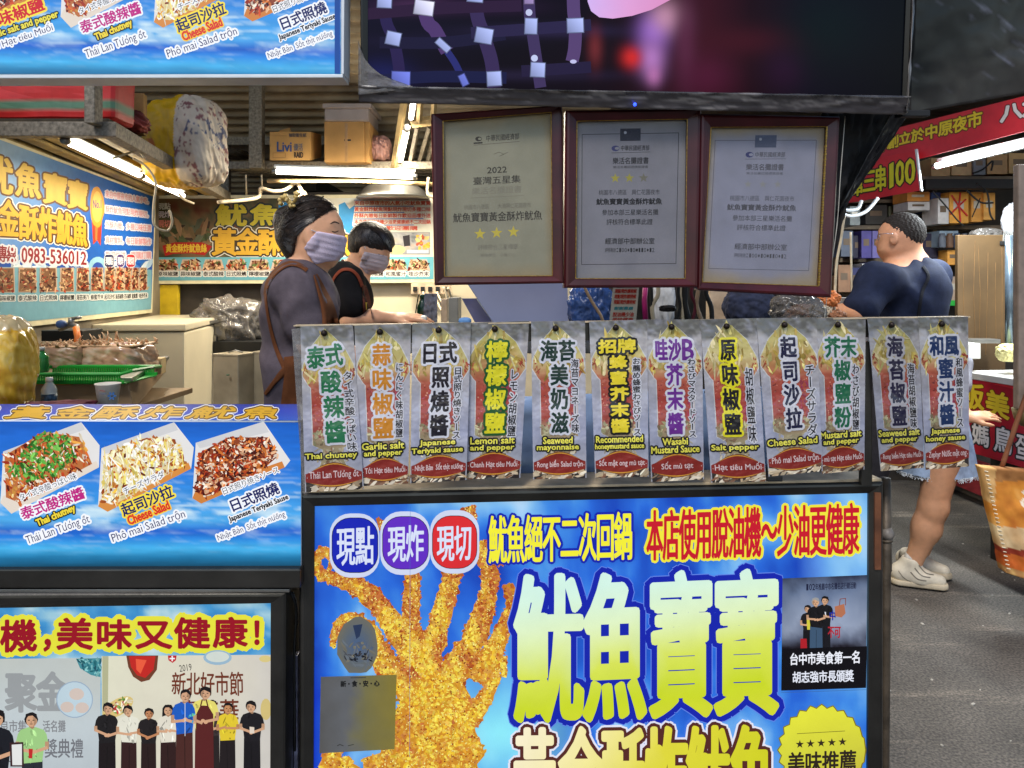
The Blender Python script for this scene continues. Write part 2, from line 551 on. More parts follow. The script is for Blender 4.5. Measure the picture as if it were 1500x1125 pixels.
    def build(s, name, m, parent=None, label=None):
        v = np.concatenate(s.V); t = np.concatenate(s.T); c = np.concatenate(s.C)
        a, b, d = v[t[:, 0]], v[t[:, 1]], v[t[:, 2]]
        flip = (np.cross(b - a, d - a) @ s.pl.n) < 0
        t[flip] = t[flip][:, ::-1]
        o = mk(name, v, t, m, parent, colors=c)
        if label: o["label"] = label
        return o

def inpoly(x, y, P):
    c = False; j = len(P) - 1
    for i in range(len(P)):
        xi, yi = P[i]; xj, yj = P[j]
        if (yi > y) != (yj > y) and x < (xj - xi) * (y - yi) / (yj - yi) + xi: c = not c
        j = i
    return c

def clip_tris(v, t, c, q):
    """keep what lies inside the convex quad q (clockwise on screen)"""
    q = np.asarray(q, float); m = len(q)
    ctr = q.mean(0)
    sd = []
    for i in range(m):
        a, b = q[i], q[(i + 1) % m]
        n = np.array([-(b - a)[1], (b - a)[0]])
        if np.dot(n, ctr - a) < 0: n = -n
        sd.append((v - a) @ n)
    sd = np.array(sd)                                   # m x nv, >= 0 inside
    inn = (sd >= -1e-9)
    ok = inn.all(0)
    full = ok[t].all(1)
    outt = np.zeros(len(t), bool)
    for i in range(m): outt |= (~inn[i])[t].all(1)
    part = ~full & ~outt
    if not part.any(): return v, t[full], c
    NV, NT, NC = [v], [t[full]], [c]; base = len(v)
    for tri in t[part]:
        P = [(v[k], c[k]) for k in tri]
        for i in range(m):
            a, b = q[i], q[(i + 1) % m]
            n = np.array([-(b - a)[1], (b - a)[0]])
            if np.dot(n, ctr - a) < 0: n = -n
            R = []
            for j in range(len(P)):
                p0, p1 = P[j - 1], P[j]
                d0, d1 = np.dot(p0[0] - a, n), np.dot(p1[0] - a, n)
                if (d0 >= 0) != (d1 >= 0):
                    f = d0 / (d0 - d1); R.append((p0[0] + (p1[0] - p0[0]) * f, p0[1] + (p1[1] - p0[1]) * f))
                if d1 >= 0: R.append(p1)
            P = R
            if len(P) < 3: break
        if len(P) < 3: continue
        NV.append(np.array([p[0] for p in P])); NC.append(np.array([p[1] for p in P]))
        NT.append(np.array([(base, base + j, base + j + 1) for j in range(1, len(P) - 1)])); base += len(P)
    return np.concatenate(NV), np.concatenate(NT), np.concatenate(NC)

def ring_frame(name, pl, outer, inner, depth, m, parent, lift=.010, back=None):
    """picture or light-box frame: outer and inner quads in photo pixels, a raised moulded face, real thickness"""
    O, I = np.asarray(outer, float), np.asarray(inner, float)
    prof = [(0, -depth), (0, lift * .55), (.12, lift * .9), (.3, lift), (.55, lift * .75), (.8, lift * .5), (1.0, lift * .25), (1.0, -depth)]
    v, f = [], []
    for a, z in prof: v += list(pl.map(O * (1 - a) + I * a, z))
    n = len(prof)
    for k in range(n):
        for e in range(4):
            a, b = k * 4 + e, k * 4 + (e + 1) % 4
            c, d = ((k + 1) % n) * 4 + (e + 1) % 4, ((k + 1) % n) * 4 + e
            f.append((a, b, c, d))
    o = mk(name, v, f, m, parent)
    bm = bmesh.new(); bm.from_mesh(o.data); bmesh.ops.recalc_face_normals(bm, faces=bm.faces); bm.to_mesh(o.data); bm.free()
    return o

def slab(name, pl, quad, thick, m, parent, off=0.0, bev=0.0):
    """flat board on a plane: front face at off, body behind it"""
    bm = bmesh.new()
    add_hexa(bm, list(pl.map(quad, off)) + list(pl.map(quad, off) - pl.n * thick), bev)
    return from_bm(name, bm, m, parent)
# ------------------------------------------------------------------ shared materials
INK_LIT = print_mat("backlit_print", emit=.70, rough=.22, dirt=.05)
INK_TOP = print_mat("glossy_film_print", rough=.45, spec=.08, dirt=.05)
INK_CARD = print_mat("laminated_card_print", rough=.28, coat=.5, dirt=.2, warp=.35)
INK_WALL = print_mat("vinyl_banner_print", rough=.5, dirt=.12, base=.72, spec=.15)
INK_BAN = print_mat("red_banner_print", rough=.45, dirt=.08)
INK_PAPER = print_mat("paper_print", rough=.7, dirt=.1)
STEEL_DK = mat("dark_stainless_frame", (72, 70, 66), rough=.3, metal=.75, vary=.2, scale=9, bump=.05)
STEEL = mat("worn_stainless", (150, 147, 140), rough=.34, metal=.8, vary=.14, scale=12, bump=.05)
STEEL_TAN = mat("lit_metal_top", (206, 184, 150), rough=.55, metal=.2, vary=.2, scale=20)  # paler tan puts the light on the frame's top face into the colour
WHITE_EDGE = mat("white_aluminium_edge", (215, 220, 222), rough=.35, vary=.05)
MAROON = mat("maroon_lacquer_moulding", (66, 16, 22), rough=.34, vary=.25, scale=14, coat=.12, spec=.3)
MAROON_EDGE = mat("worn_rose_moulding_edge", (150, 80, 70), rough=.35, vary=.2)
GOLD_TRIM = mat("gold_leaf_slip", (170, 135, 60), rough=.35, metal=.7, vary=.3, scale=300)
GLASS = mat("picture_glass", (90, 90, 90), rough=.02, alpha=.035, vary=0, spec=.4)
BLACK_FILM = mat("black_plastic_film", (22, 21, 24), rough=.18, vary=.3, scale=6, bump=.5, bscale=14)
CLEAR_FILM = mat("cloudy_plastic_film", (140, 136, 134), rough=.2, vary=.25, scale=12, alpha=.55, bump=.7, bscale=35)
RUBBER = mat("black_rubber", (20, 20, 20), rough=.6, vary=.2)
SCREW = mat("rusty_screw", (46, 36, 30), rough=.45, metal=.6, vary=.3, scale=200)

def lin(c): return S(c)

# ------------------------------------------------------------------ the sea poster of the two menu boxes
def sea(u, v, p, seed):
    x, y = p[:, 0], p[:, 1]
    y = y + 3 * fbm(x / 60, y / 40, seed + 3)
    t = (y - 617) / 215
    base = ramp(t, [(0, (22, 88, 185)), (.12, (30, 104, 205)), (.35, (38, 118, 214)), (.55, (60, 150, 226)), (.68, (78, 168, 230)), (.755, (24, 92, 200)), (.80, (40, 130, 218)), (.87, (70, 176, 232)), (.93, (30, 120, 170)), (1.0, (14, 66, 92))])
    st = fbm(x / 26, y / 3.2, seed)
    foam = np.clip((st - .55) * 5, 0, 1) * np.clip(1 - np.abs(t - .58) / .34, 0, 1)
    foam2 = np.clip((fbm(x / 50, y / 16, seed + 9) - .52) * 6, 0, 1) * np.clip(1 - np.abs(t - .63) / .15, 0, 1)
    f = np.clip(.6 * foam + .8 * foam2, 0, .9)[:, None]
    dk = (.82 + .36 * fbm(x / 40, y / 5, seed + 31))[:, None]
    return np.clip(base * dk * (1 - f) + S((212, 236, 244)) * f, 0, 1)

TRAY = (226, 224, 222)
PAL_HERB = [(60, 128, 40), (88, 160, 60), (38, 96, 30), (120, 190, 84)]
PAL_RED = [(150, 40, 20), (200, 96, 40), (240, 226, 200), (96, 26, 16), (226, 160, 70), (180, 60, 30)]
PAL_DARK = [(96, 26, 18), (60, 16, 14), (190, 70, 30), (230, 180, 140), (140, 40, 22), (244, 226, 206), (214, 120, 50)]
PAL_CHEESE = [(240, 226, 170), (250, 244, 224), (222, 180, 70), (190, 120, 50), (250, 246, 236)]
PAL_FRY = [(214, 150, 30), (236, 196, 60), (170, 84, 24), (250, 226, 120), (196, 110, 30), (120, 50, 20)]

def tray(A, box, food, kind, seed, lip):
    A.poly(box, TRAY)
    n = len(box)
    A.poly([box[-1], box[-2], box[-3], (box[-3][0] - 4, box[-3][1] - 9), (box[-1][0] + 4, box[-1][1] - 10)], lip)
    A.poly([box[0], box[1], ((box[1][0] * .8 + box[2][0] * .2), (box[1][1] * .8 + box[2][1] * .2) + 4), (box[0][0] + 6, box[0][1] + 8)], (206, 206, 208))
    A.poly(food, {'herb': (186, 110, 60), 'cheese': (226, 206, 150), 'dark': (140, 66, 36)}[kind])
    if kind == 'herb':
        A.shards(food, 420, PAL_RED, (1.3, 4.2), 2.2, seed, ang=60)
        A.shards([(12, 690), (40, 655), (66, 632), (102, 640), (112, 668), (88, 695), (60, 700), (40, 705)], 320, PAL_HERB, (1.2, 4), 1.8, seed + 1)
        A.shards(food, 60, [(250, 240, 222), (232, 190, 130), (206, 90, 40)], (1, 3), 2.5, seed + 2)
    elif kind == 'cheese':
        A.shards(food, 380, PAL_CHEESE + [(170, 84, 34)], (1.5, 4.5), 2.0, seed)
        A.shards(food, 190, [(252, 250, 240), (244, 236, 196), (236, 214, 110)], (1.4, 4.5), 5, seed + 1, ang=82)
        A.shards(food, 45, [(160, 80, 30), (120, 50, 24), (210, 140, 50)], (1, 3), 2, seed + 2)
    else:
        A.shards(food, 560, PAL_DARK, (1.2, 4.2), 2.2, seed)
        A.shards(food, 150, [(240, 220, 196), (70, 20, 16), (206, 110, 46)], (.8, 2.2), 2, seed + 1)

def sea_poster(A, seed, q, four=False):
    A.grid(q, 110, 70, lambda u, v, p: sea(u, v, p, seed))
    if four:
        tray(A, [(-140, 662), (-30, 618), (-3, 655), (-5, 690), (-120, 752), (-138, 740)], [(-130, 670), (-40, 632), (-12, 660), (-20, 690), (-110, 738)], 'dark', seed + 60, (206, 130, 60))
    tray(A, [(6, 661), (120, 618), (147, 652), (146, 684), (18, 752), (2, 736)], [(8, 667), (65, 632), (120, 640), (136, 679), (30, 736), (10, 728)], 'herb', seed + 10, (226, 214, 200))
    tray(A, [(150, 656), (256, 618), (285, 655), (281, 686), (159, 749), (145, 741)], [(153, 668), (200, 642), (250, 640), (268, 655), (272, 680), (170, 738), (150, 734)], 'cheese', seed + 20, (214, 140, 66))
    tray(A, [(288, 648), (387, 617), (426, 674), (418, 684), (296, 737), (283, 729)], [(292, 664), (335, 640), (395, 640), (408, 668), (382, 690), (302, 727), (288, 718)], 'dark', seed + 30, (206, 128, 60))
    W, K, NV = (244, 246, 250), (18, 16, 24), (28, 34, 96)
    if four:
        A.htext('蒜味椒鹽', rbox(-70, 735, 100, 21, -21), (205, 30, 40), bold=.7, out=[(3, (246, 222, 70))])
        A.text('Garlic salt and pepper', rbox(-56, 752, 116, 13, -19), (236, 222, 70), bold=.5, out=[(1.8, K)])
        A.text('Tỏi Hạt tiêu Muối', rbox(-60, 769, 106, 15, -19), NV, out=[(2.6, W)])
    A.htext('タイ式辛酸っぱい味', rbox(72, 712, 90, 11, -21.5), K, out=[(1.6, W)])
    A.htext('泰式酸辣醬', rbox(79, 736, 98, 19, -19.5), (190, 36, 130), bold=.5, out=[(2.6, W)])
    A.text('Thai chutney', rbox(84, 755, 60, 13, -23), (240, 214, 60), bold=.6, out=[(1.8, K)])
    A.text('Thái Lan Tương ớt', rbox(87, 776, 97, 16, -19.5), NV, out=[(2.8, W)])
    A.htext('チーズサラダ', rbox(212, 706, 66, 11, -24), K, out=[(1.6, W)])
    A.htext('起司沙拉', rbox(217, 732, 80, 20, -22), NV, bold=.5, out=[(2.6, (246, 222, 70))])
    A.text('Cheese Salad', rbox(219, 750, 64, 13, -22), (214, 44, 40), bold=.6, out=[(1.8, (246, 200, 60))])
    A.text('Phô mai Salad trộn', rbox(219, 770, 112, 16, -19), NV, out=[(2.8, W)])
    A.htext('日式照り焼きソース', rbox(368, 703, 90, 11, -22), K, out=[(1.6, W)])
    A.htext('日式照燒', rbox(373, 727, 77, 19, -22), NV, bold=.5, out=[(2.6, W)])
    A.text('Japanese Teriyaki Sause', rbox(380, 744, 92, 10, -21.5), K, bold=.4, out=[(1.6, W)])
    A.text('Nhật Bản  Sốt thịt nướng', rbox(369, 769, 104, 14, -20), NV, out=[(2.6, W)])

# counter light box on the left -------------------------------------------------------------
LB = vplane(0, 1.40, 440, 1.405)
lb_front = [(-220, 617), (441, 617), (441, 832), (-220, 834)]
zt = LB.pt(200, 617).z
yb = (CAMZ - zt) * F / (592 - HY)
t = empty("counter_light_box", LB.pt(100, 834, -.1), "blue light box on the counter with slanted golden characters along its top", "light box")
A = Art(LB, .002); A.clip = lb_front
sea_poster(A, 5, lb_front, True)
A.build("front_panel", INK_LIT, t)
slab("housing", LB, lb_front, .2, WHITE_EDGE, t, off=.0)
TP = Plane((0, 1.4, zt + .0015), (0, 0, 1))
A = Art(TP, .0); q = [(-200, 592), (438, 592), (441, 616), (-220, 616)]; A.clip = q
A.grid(q, 60, 8, lambda u, v, p: ramp(v + .3 * fbm(u * 20, v * 3, 2), [(0, (44, 62, 150)), (.6, (40, 70, 190)), (1.2, (26, 96, 200))]))
for ch, a, b in (('寶', -62, -2), ('黃', 8, 74), ('金', 76, 138), ('酥', 136, 204), ('炸', 206, 270), ('魷', 274, 346), ('魚', 348, 412)):
    A.cells([(ch, [(a + 18, 595.5), (b + 4, 595.5), (b - 8, 613), (a - 4, 613)])], (226, 174, 40), .7, [(3.0, (240, 240, 240)), (1.6, (96, 60, 20))], 2)
A.build("top_panel", INK_TOP, t)
bm = bmesh.new(); add_tube(bm, [at(-220, 617, 1.399), at(441, 617.2, 1.404)], .0022, 6)
from_bm("edge_trim", bm, WHITE_EDGE, t, True)

# stainless counter ledge and the light box under it ---------------------------------------
t = empty("counter_ledge", at(100, 880, 1.42), "dark stainless ledge between the blue light box and the photo light box", "ledge")
pxbox("top_bar", -230, 834, 440, 862, 1.385, .24, STEEL_DK, t, .003)
pxbox("lower_lip", -230, 863.5, 424, 868, 1.392, .2, STEEL, t, .001)
LL = vplane(0, 1.39, 420, 1.40)
t = empty("photo_light_box", LL.pt(150, 1210, -.05), "light box with yellow haloed red slogan over two award ceremony photos", "light box")
ring_frame("frame", LL, [(-260, 868), (420, 866), (418, 1250), (-260, 1250)], [(-235, 894), (397, 883), (396, 1230), (-235, 1230)], .09, STEEL_DK, t, .008)
A = Art(LL, -.003); q = [(-240, 890), (399, 880), (398, 1235), (-240, 1235)]; A.clip = q
A.grid(q, 90, 50, lambda u, v, p: np.clip(ramp(fbm(p[:, 0] / 45, p[:, 1] / 22, 4) * 1.5 - .25, [(0, (26, 104, 176)), (.45, (70, 150, 205)), (.75, (150, 196, 214)), (1, (206, 222, 226))]), 0, 1))
RD, YL = (150, 16, 34), (226, 222, 60)
cells = [('油', [(-58, 910), (-10, 909), (-10, 955), (-58, 956)]), ('機', [(0, 909), (52, 907), (52, 955), (0, 957)]), ('美', box4(82, 906, 134, 953)), ('味', box4(140, 908, 191, 952)), ('又', box4(198, 908, 250, 952)), ('健', box4(255, 905, 306, 951)), ('康', box4(312, 905, 361, 950)), ('！', box4(367, 906, 404, 949)), ('，', [(59, 908), (100, 908), (100, 954), (59, 954)])]
A.cells(cells, RD, 1.6, [(7.5, YL)], 2)
# left photo
pl_ = [(-240, 968), (146, 965), (146, 1235), (-240, 1235)]
A.grid(pl_, 30, 20, lambda u, v, p: ramp(v + .2 * fbm(u * 6, v * 6, 8), [(0, (186, 190, 182)), (.5, (190, 200, 204)), (1, (172, 180, 186))]))
A.htext('聚金', box4(6, 985, 98, 1044), (150, 154, 156), bold=2.0)
A.ell(108, 1026, 27, 27, (150, 170, 190), 26); A.ell(108, 1026, 25.5, 25.5, (186, 206, 216), 26)
for x, y, r in ((111, 1018, 11), (97, 1037, 10), (119, 1038, 10)): A.ell(x, y, r, r * .8, (206, 190, 180), 14)
A.poly([(110, 966), (146, 965), (146, 993), (132, 990), (116, 980)], (70, 140, 150)); A.shards([(112, 967), (146, 966), (146, 990), (122, 982)], 40, [(40, 110, 120), (120, 180, 180), (30, 80, 96)], (1.5, 4), 2, 3)
A.htext('良市集', box4(-2, 1056, 38, 1074), (128, 130, 134), bold=.2); A.htext('活名攤', box4(61, 1056, 95, 1074), (128, 130, 134), bold=.2)
A.htext('獎典禮', box4(64, 1083, 121, 1112), (112, 114, 120), bold=.3)

def print_person(A, x, y, h, shirt, legs, skin=(206, 160, 126), hair=(26, 22, 24), long=False, w=1.16, bib=None, prop=None):
    """a printed photo figure seen from the waist up, head h pixels tall, crown at (x, y)"""
    r = random.Random(int(x * 13 + y * 7)); j = lambda a: r.uniform(-a, a) * h
    hw = h * .39 * w; lean = j(.12); hx = x + lean
    tone = lambda c, f: tuple(min(255, max(0, int(k * f))) for k in c)
    if long: A.poly([(hx - hw * 1.15, y + h * .3), (hx - hw * .6, y), (hx + hw * .7, y), (hx + hw * 1.2, y + h * .4), (hx + hw * 1.25, y + h * 1.9), (hx + hw * .6, y + h * 2.1), (hx - hw * .7, y + h * 2.0), (hx - hw * 1.3, y + h * 1.7)], hair)
    A.poly([(hx - h * .17, y + h * .8), (hx + h * .17, y + h * .8), (x + h * .2, y + h * 1.2), (x - h * .2, y + h * 1.2)], tone(skin, .8))
    sl, sr = h * (.82 + r.uniform(-.06, .06)) * w, h * (.82 + r.uniform(-.06, .06)) * w
    A.poly([(x - h * .62 * w, y + h * 3.3), (x + h * .62 * w, y + h * 3.3), (x + h * .66 * w, y + h * 7), (x - h * .66 * w, y + h * 7)], legs)
    A.line([(x + j(.1), y + h * 3.8), (x + j(.1), y + h * 7)], h * .06, tone(legs, .6))
    A.poly([(x - h * .22, y + h * 1.0), (x, y + h * 1.16), (x + h * .22, y + h * 1.0), (x + sr * .8, y + h * 1.2), (x + sr, y + h * 1.5), (x + sr * 1.15, y + h * 2.2 + j(.1)), (x + h * .72 * w, y + h * 2.35), (x + h * .6 * w, y + h * 3.5 + j(.1)), (x - h * .58 * w, y + h * 3.5 + j(.1)), (x - h * .7 * w, y + h * 2.35), (x - sl * 1.15, y + h * 2.2 + j(.1)), (x - sl, y + h * 1.5), (x - sl * .8, y + h * 1.2)], shirt)
    A.shards([(x - h * .6 * w, y + h * 1.3), (x + h * .6 * w, y + h * 1.3), (x + h * .55 * w, y + h * 3.4), (x - h * .55 * w, y + h * 3.4)], 16, [tone(shirt, .72), tone(shirt, .85), tone(shirt, 1.15)], (h * .06, h * .2), 3, int(x * 3), ang=78)
    if bib: A.poly([(x - h * .3, y + h * 1.5), (x + h * .3, y + h * 1.5), (x + h * .62 * w, y + h * 2.2), (x + h * .64 * w, y + h * 7), (x - h * .64 * w, y + h * 7), (x - h * .55 * w, y + h * 2.2)], bib); A.line([(x - h * .28, y + h * 1.5), (x - h * .16, y + h * 1.05)], h * .1, bib); A.line([(x + h * .28, y + h * 1.5), (x + h * .16, y + h * 1.05)], h * .1, bib)
    hy = y + h * (2.75 + r.uniform(-.45, .2))
    for s, q in ((-1, sl), (1, sr)):
        ex, ey = x + s * (q * 1.02), y + h * 2.5 + j(.12)
        A.line([(x + s * q * 1.03, y + h * 2.1), (ex, ey)], h * .27, tone(skin, .9)); A.line([(ex, ey), (x + s * h * .14 + j(.08), hy + j(.1))], h * .22, skin)
        A.ell(x + s * h * .12 + j(.06), hy + j(.08), h * .17, h * .14, tone(skin, 1.03), 8)
    if prop: A.poly([(x - h * .22, hy - h * .5), (x + h * .2, hy - h * .45), (x + h * .2, hy + h * .1), (x - h * .2, hy + h * .1)], prop)
    A.ell(hx, y + h * .46, hw * 1.04, h * .49, hair, 14, wob=.05, seed=int(x))
    A.ell(hx + j(.03), y + h * .58, hw * .84, h * .42, skin, 14)
    sd = 1 if r.random() > .5 else -1
    A.poly([(hx + sd * hw * .2, y + h * .3), (hx + sd * hw * .8, y + h * .38), (hx + sd * hw * .78, y + h * .75), (hx + sd * hw * .35, y + h * .97), (hx + sd * hw * .45, y + h * .6)], tone(skin, .82))
    A.poly([(hx - hw * .95, y + h * .5), (hx - hw * .6, y + h * (.24 + r.uniform(0, .1))), (hx + hw * .2 * sd, y + h * (.2 + r.uniform(0, .1))), (hx + hw * .95, y + h * .5), (hx + hw * .85, y + h * .1), (hx, y - h * .03), (hx - hw * .85, y + h * .1)], hair)
    for s in (-1, 1): A.ell(hx + s * hw * .36, y + h * .53, hw * .2, h * .045, tone(skin, .5), 7)
    A.ell(hx, y + h * .66, hw * .12, h * .07, tone(skin, .78), 6); A.ell(hx, y + h * .79, hw * .28, h * .04, tone(skin, .62), 7)
print_person(A, -8, 1040, 26, (24, 26, 34), (22, 22, 26))
print_person(A, 46, 1045, 21, (156, 200, 130), (40, 44, 52))
A.poly([(13, 1089), (33, 1088), (34, 1124), (14, 1124)], (56, 30, 34)); A.poly([(16, 1092), (31, 1091), (31, 1122), (17, 1122)], (224, 224, 222)); A.poly([(41, 1098), (47, 1098), (46, 1112), (41, 1112)], (190, 40, 40))
# right photo
pr_ = [(148, 962), (396, 960), (396, 1235), (148, 1235)]
A.grid(pr_, 40, 30, lambda u, v, p: ramp(u * .6 + v * .3 + .25 * fbm(u * 5, v * 5, 18), [(0, (222, 222, 196)), (.5, (214, 208, 190)), (1, (196, 192, 190))]))
A.poly([(149, 962), (158, 962), (157, 1050), (149, 1050)], (176, 176, 140))
A.poly([(184, 961), (231, 961), (229, 982), (218, 997), (206, 1000), (194, 992), (187, 978)], (110, 60, 40)); A.poly([(188, 962), (227, 962), (224, 982), (212, 994), (200, 990), (191, 978)], (190, 40, 34)); A.poly([(198, 966), (214, 968), (205, 988), (199, 982)], (230, 90, 60))
A.poly([(245, 961), (258, 961), (257, 968), (252, 972), (246, 968)], (190, 36, 44)); A.text('+', box4(248, 962, 255, 969), (240, 240, 240), bold=.4)
A.ell(318, 964, 21, 11, (150, 180, 200), 18); A.ell(318, 963, 17, 8, (206, 214, 206), 18)
A.ell(388, 966, 9, 5, (214, 196, 130), 12); A.ell(389, 1040, 8, 16, (206, 186, 120), 14)
A.ell(172, 1037, 25, 12, (214, 190, 120), 18, -30); A.shards([(158, 1042), (175, 1024), (194, 1026), (178, 1050)], 40, [(190, 60, 60), (240, 230, 200), (110, 150, 70)], (1.5, 4), 2, 5)
A.text('2019', rbox(271, 979, 18, 10, -8), (40, 34, 36))
A.htext('新北好市節', [(251, 985), (356, 984), (357, 1021), (250, 1019)], (110, 52, 34), bold=.35)
A.htext('嘉年華', [(262, 1026), (350, 1024), (350, 1060), (262, 1058)], (110, 52, 34), bold=.35)
print_person(A, 156, 1030, 17, (30, 28, 30), (28, 22, 24))
print_person(A, 188, 1034, 15.5, (224, 222, 206), (52, 30, 30))
print_person(A, 217, 1038, 15, (34, 30, 32), (40, 26, 26), skin=(190, 130, 90))
print_person(A, 246, 1033, 15.5, (222, 216, 200), (48, 28, 28), long=True)
print_person(A, 310, 1026, 15, (60, 50, 50), (40, 34, 34))
print_person(A, 333, 1030, 15.5, (222, 196, 50), (34, 28, 30), skin=(196, 140, 96))
print_person(A, 369, 1027, 16.5, (30, 28, 32), (26, 24, 28), prop=(220, 206, 190))
print_person(A, 299, 1006, 18.5, (226, 214, 110), (90, 34, 34), bib=(88, 34, 34))
print_person(A, 270, 1010, 18.5, (30, 90, 186), (74, 40, 36), w=1.05)
A.line([(271, 1030), (271, 1078)], .8, (220, 230, 240)); A.shards([(277, 1048), (285, 1046), (285, 1060), (278, 1060)], 8, [(110, 200, 150), (70, 160, 190)], (1.2, 2.5), 1.5, 4)
A.build("printed_face", INK_LIT, t)
slab("housing", LL, [(-236, 892), (397, 882), (396, 1231), (-236, 1231)], .08, STEEL_DK, t, off=-.006)

# hanging menu sign top left --------------------------------------------------------------
TL = vplane(0, 1.40, 500, 1.405)
t = empty("hanging_menu_sign", TL.pt(200, 115, -.03), "upper blue menu sign with a white bottom edge, cut off by the photo's top", "menu sign")
A = Art(TL, .002, remap=lambda v: np.stack([v[:, 0] * .955 + 88, v[:, 1] - 711 + .022 * v[:, 0]], -1)); A.clip = [(-200, -125), (499, -112), (499, 109), (-200, 109)]
sea_poster(A, 44, [(-320, 600), (434, 580), (434, 819), (-320, 836)], True)
A.remap = None
A.poly([(491, -112), (499, -112), (499, 110), (491, 110)], (20, 70, 150))
A.build("printed_face", INK_LIT, t)
slab("backing", TL, [(-210, -135), (500, -122), (500, 110), (-210, 110)], .05, WHITE_EDGE, t, off=0)
slab("bottom_edge", TL, [(-210, 110.3), (503, 109.3), (503, 114.5), (-210, 116)], .055, WHITE_EDGE, t, off=.004, bev=.0015)
slab("side_edge", TL, [(500.3, -122), (506, -122), (504, 109), (500.3, 109)], .055, WHITE_EDGE, t, off=.003, bev=.001)

# ------------------------------------------------------------------ main front light box
FP = vplane(455, 1.42, 1290, 1.53)
t = empty("front_light_box", FP.pt(870, 1230, -.1), "large blue light box with big green-yellow characters and a fried squid", "light box")
ring_frame("frame", FP, [(440, 722), (1291, 705), (1291, 1250), (440, 1250)], [(461, 741), (1272, 722), (1270, 1232), (459, 1232)], .12, STEEL_DK, t, .009)
slab("top_ledge", FP, [(442, 718), (1290, 700.5), (1290, 704.5), (442, 721.5)], .1, STEEL_TAN, t, off=.004, bev=.001)
slab("housing", FP, [(460, 741), (1271, 722), (1270, 1233), (459, 1233)], .1, STEEL_DK, t, off=-.008)
A = Art(FP, -.004); q = [(457, 738), (1275, 718), (1274, 1236), (456, 1236)]; A.clip = q
def bgm(u, v, p):
    x, y = p[:, 0], p[:, 1]
    n = fbm(x / 90, y / 120, 21); m = fbm(x / 22, y / 60, 25)
    c = ramp(n * 1.35 + m * .35 - .38, [(0, (22, 66, 180)), (.3, (40, 104, 214)), (.5, (66, 140, 226)), (.72, (130, 190, 238)), (1, (196, 222, 244))])
    cy = np.clip(1 - np.hypot((x - 735) / 130, (y - 1075) / 110), 0, 1)[:, None]
    c = c * (1 - cy) + S((140, 232, 246)) * cy
    lf = (np.clip(1 - (x - 457) / 26, 0, 1) * np.clip((y - 960) / 60, 0, 1))[:, None]
    c = c * (1 - lf) + S((14, 50, 190)) * lf
    br = np.clip(1 - np.hypot((x - 1230) / 60, (y - 830) / 200), 0, 1)[:, None] * .6
    return np.clip(c * (1 - br) + S((140, 196, 240)) * br, 0, 1)
A.grid(q, 130, 84, bgm)
def ribbon(pts, ws):
    P = [Vector((*p, 0)) for p in pts]
    Ps = smooth_path(P, 7); n = len(Ps); L, R = [], []
    rnd = random.Random(int(pts[0][0] * 7 + pts[-1][1]))
    for i, p in enumerate(Ps):
        d = (Ps[min(i + 1, n - 1)] - Ps[max(i - 1, 0)]).normalized()
        w = np.interp(i / (n - 1) * (len(ws) - 1), range(len(ws)), ws) / 2 * (1 + rnd.uniform(-.16, .16))
        L.append((p.x - d.y * w, p.y + d.x * w)); R.append((p.x + d.y * w, p.y - d.x * w))
    return L + R[::-1]
def fried(pts, ws, n, seed):
    poly = ribbon(pts, ws); cl = smooth_path([Vector((*p, 0)) for p in pts], 7); nc = len(cl)
    cx = np.array([p.x for p in cl]); cy = np.array([p.y for p in cl]); hw = np.interp(np.linspace(0, len(ws) - 1, nc), range(len(ws)), ws) / 2
    def mixf(x, y):
        d2 = (cx - x) ** 2 + (cy - y) ** 2; q = int(np.argmin(d2)); e = min(1.0, math.sqrt(d2[q]) / max(hw[q], 1))
        side = .16 if x < cx[q] else -.12                       # shading put into the print's colour: browner right flank and rim
        return float(np.clip(fbm(x / 15, y / 26, 5) * 2.3 - .55 + .12 + (y - 960) / 520 - .75 * e ** 3 + side * e, 0, 1))
    mc = lambda a, b, t_: tuple(a[i] + (b[i] - a[i]) * t_ for i in range(3))
    A.poly(poly, (206, 140, 40))
    A.shards(poly, n, lambda x, y, r: mc((170, 78, 34), (232, 190, 52), np.clip(mixf(x, y) + r.uniform(-.3, .3), 0, 1)), (1.8, 4.4), 1.7, seed, spread=.1, zmod=60)
    A.shards(poly, n, lambda x, y, r: mc((190, 108, 56), (240, 216, 84), np.clip(mixf(x, y) + r.uniform(-.35, .35), 0, 1)), (1.2, 3.4), 1.6, seed + 1, spread=.1, zmod=60)
    A.shards(poly, int(n * .9), lambda x, y, r: ((246, 232, 140), (124, 52, 30), (236, 206, 90))[r.randrange(3)], (.5, 1.4), 1.6, seed + 2, spread=.15, zmod=60)
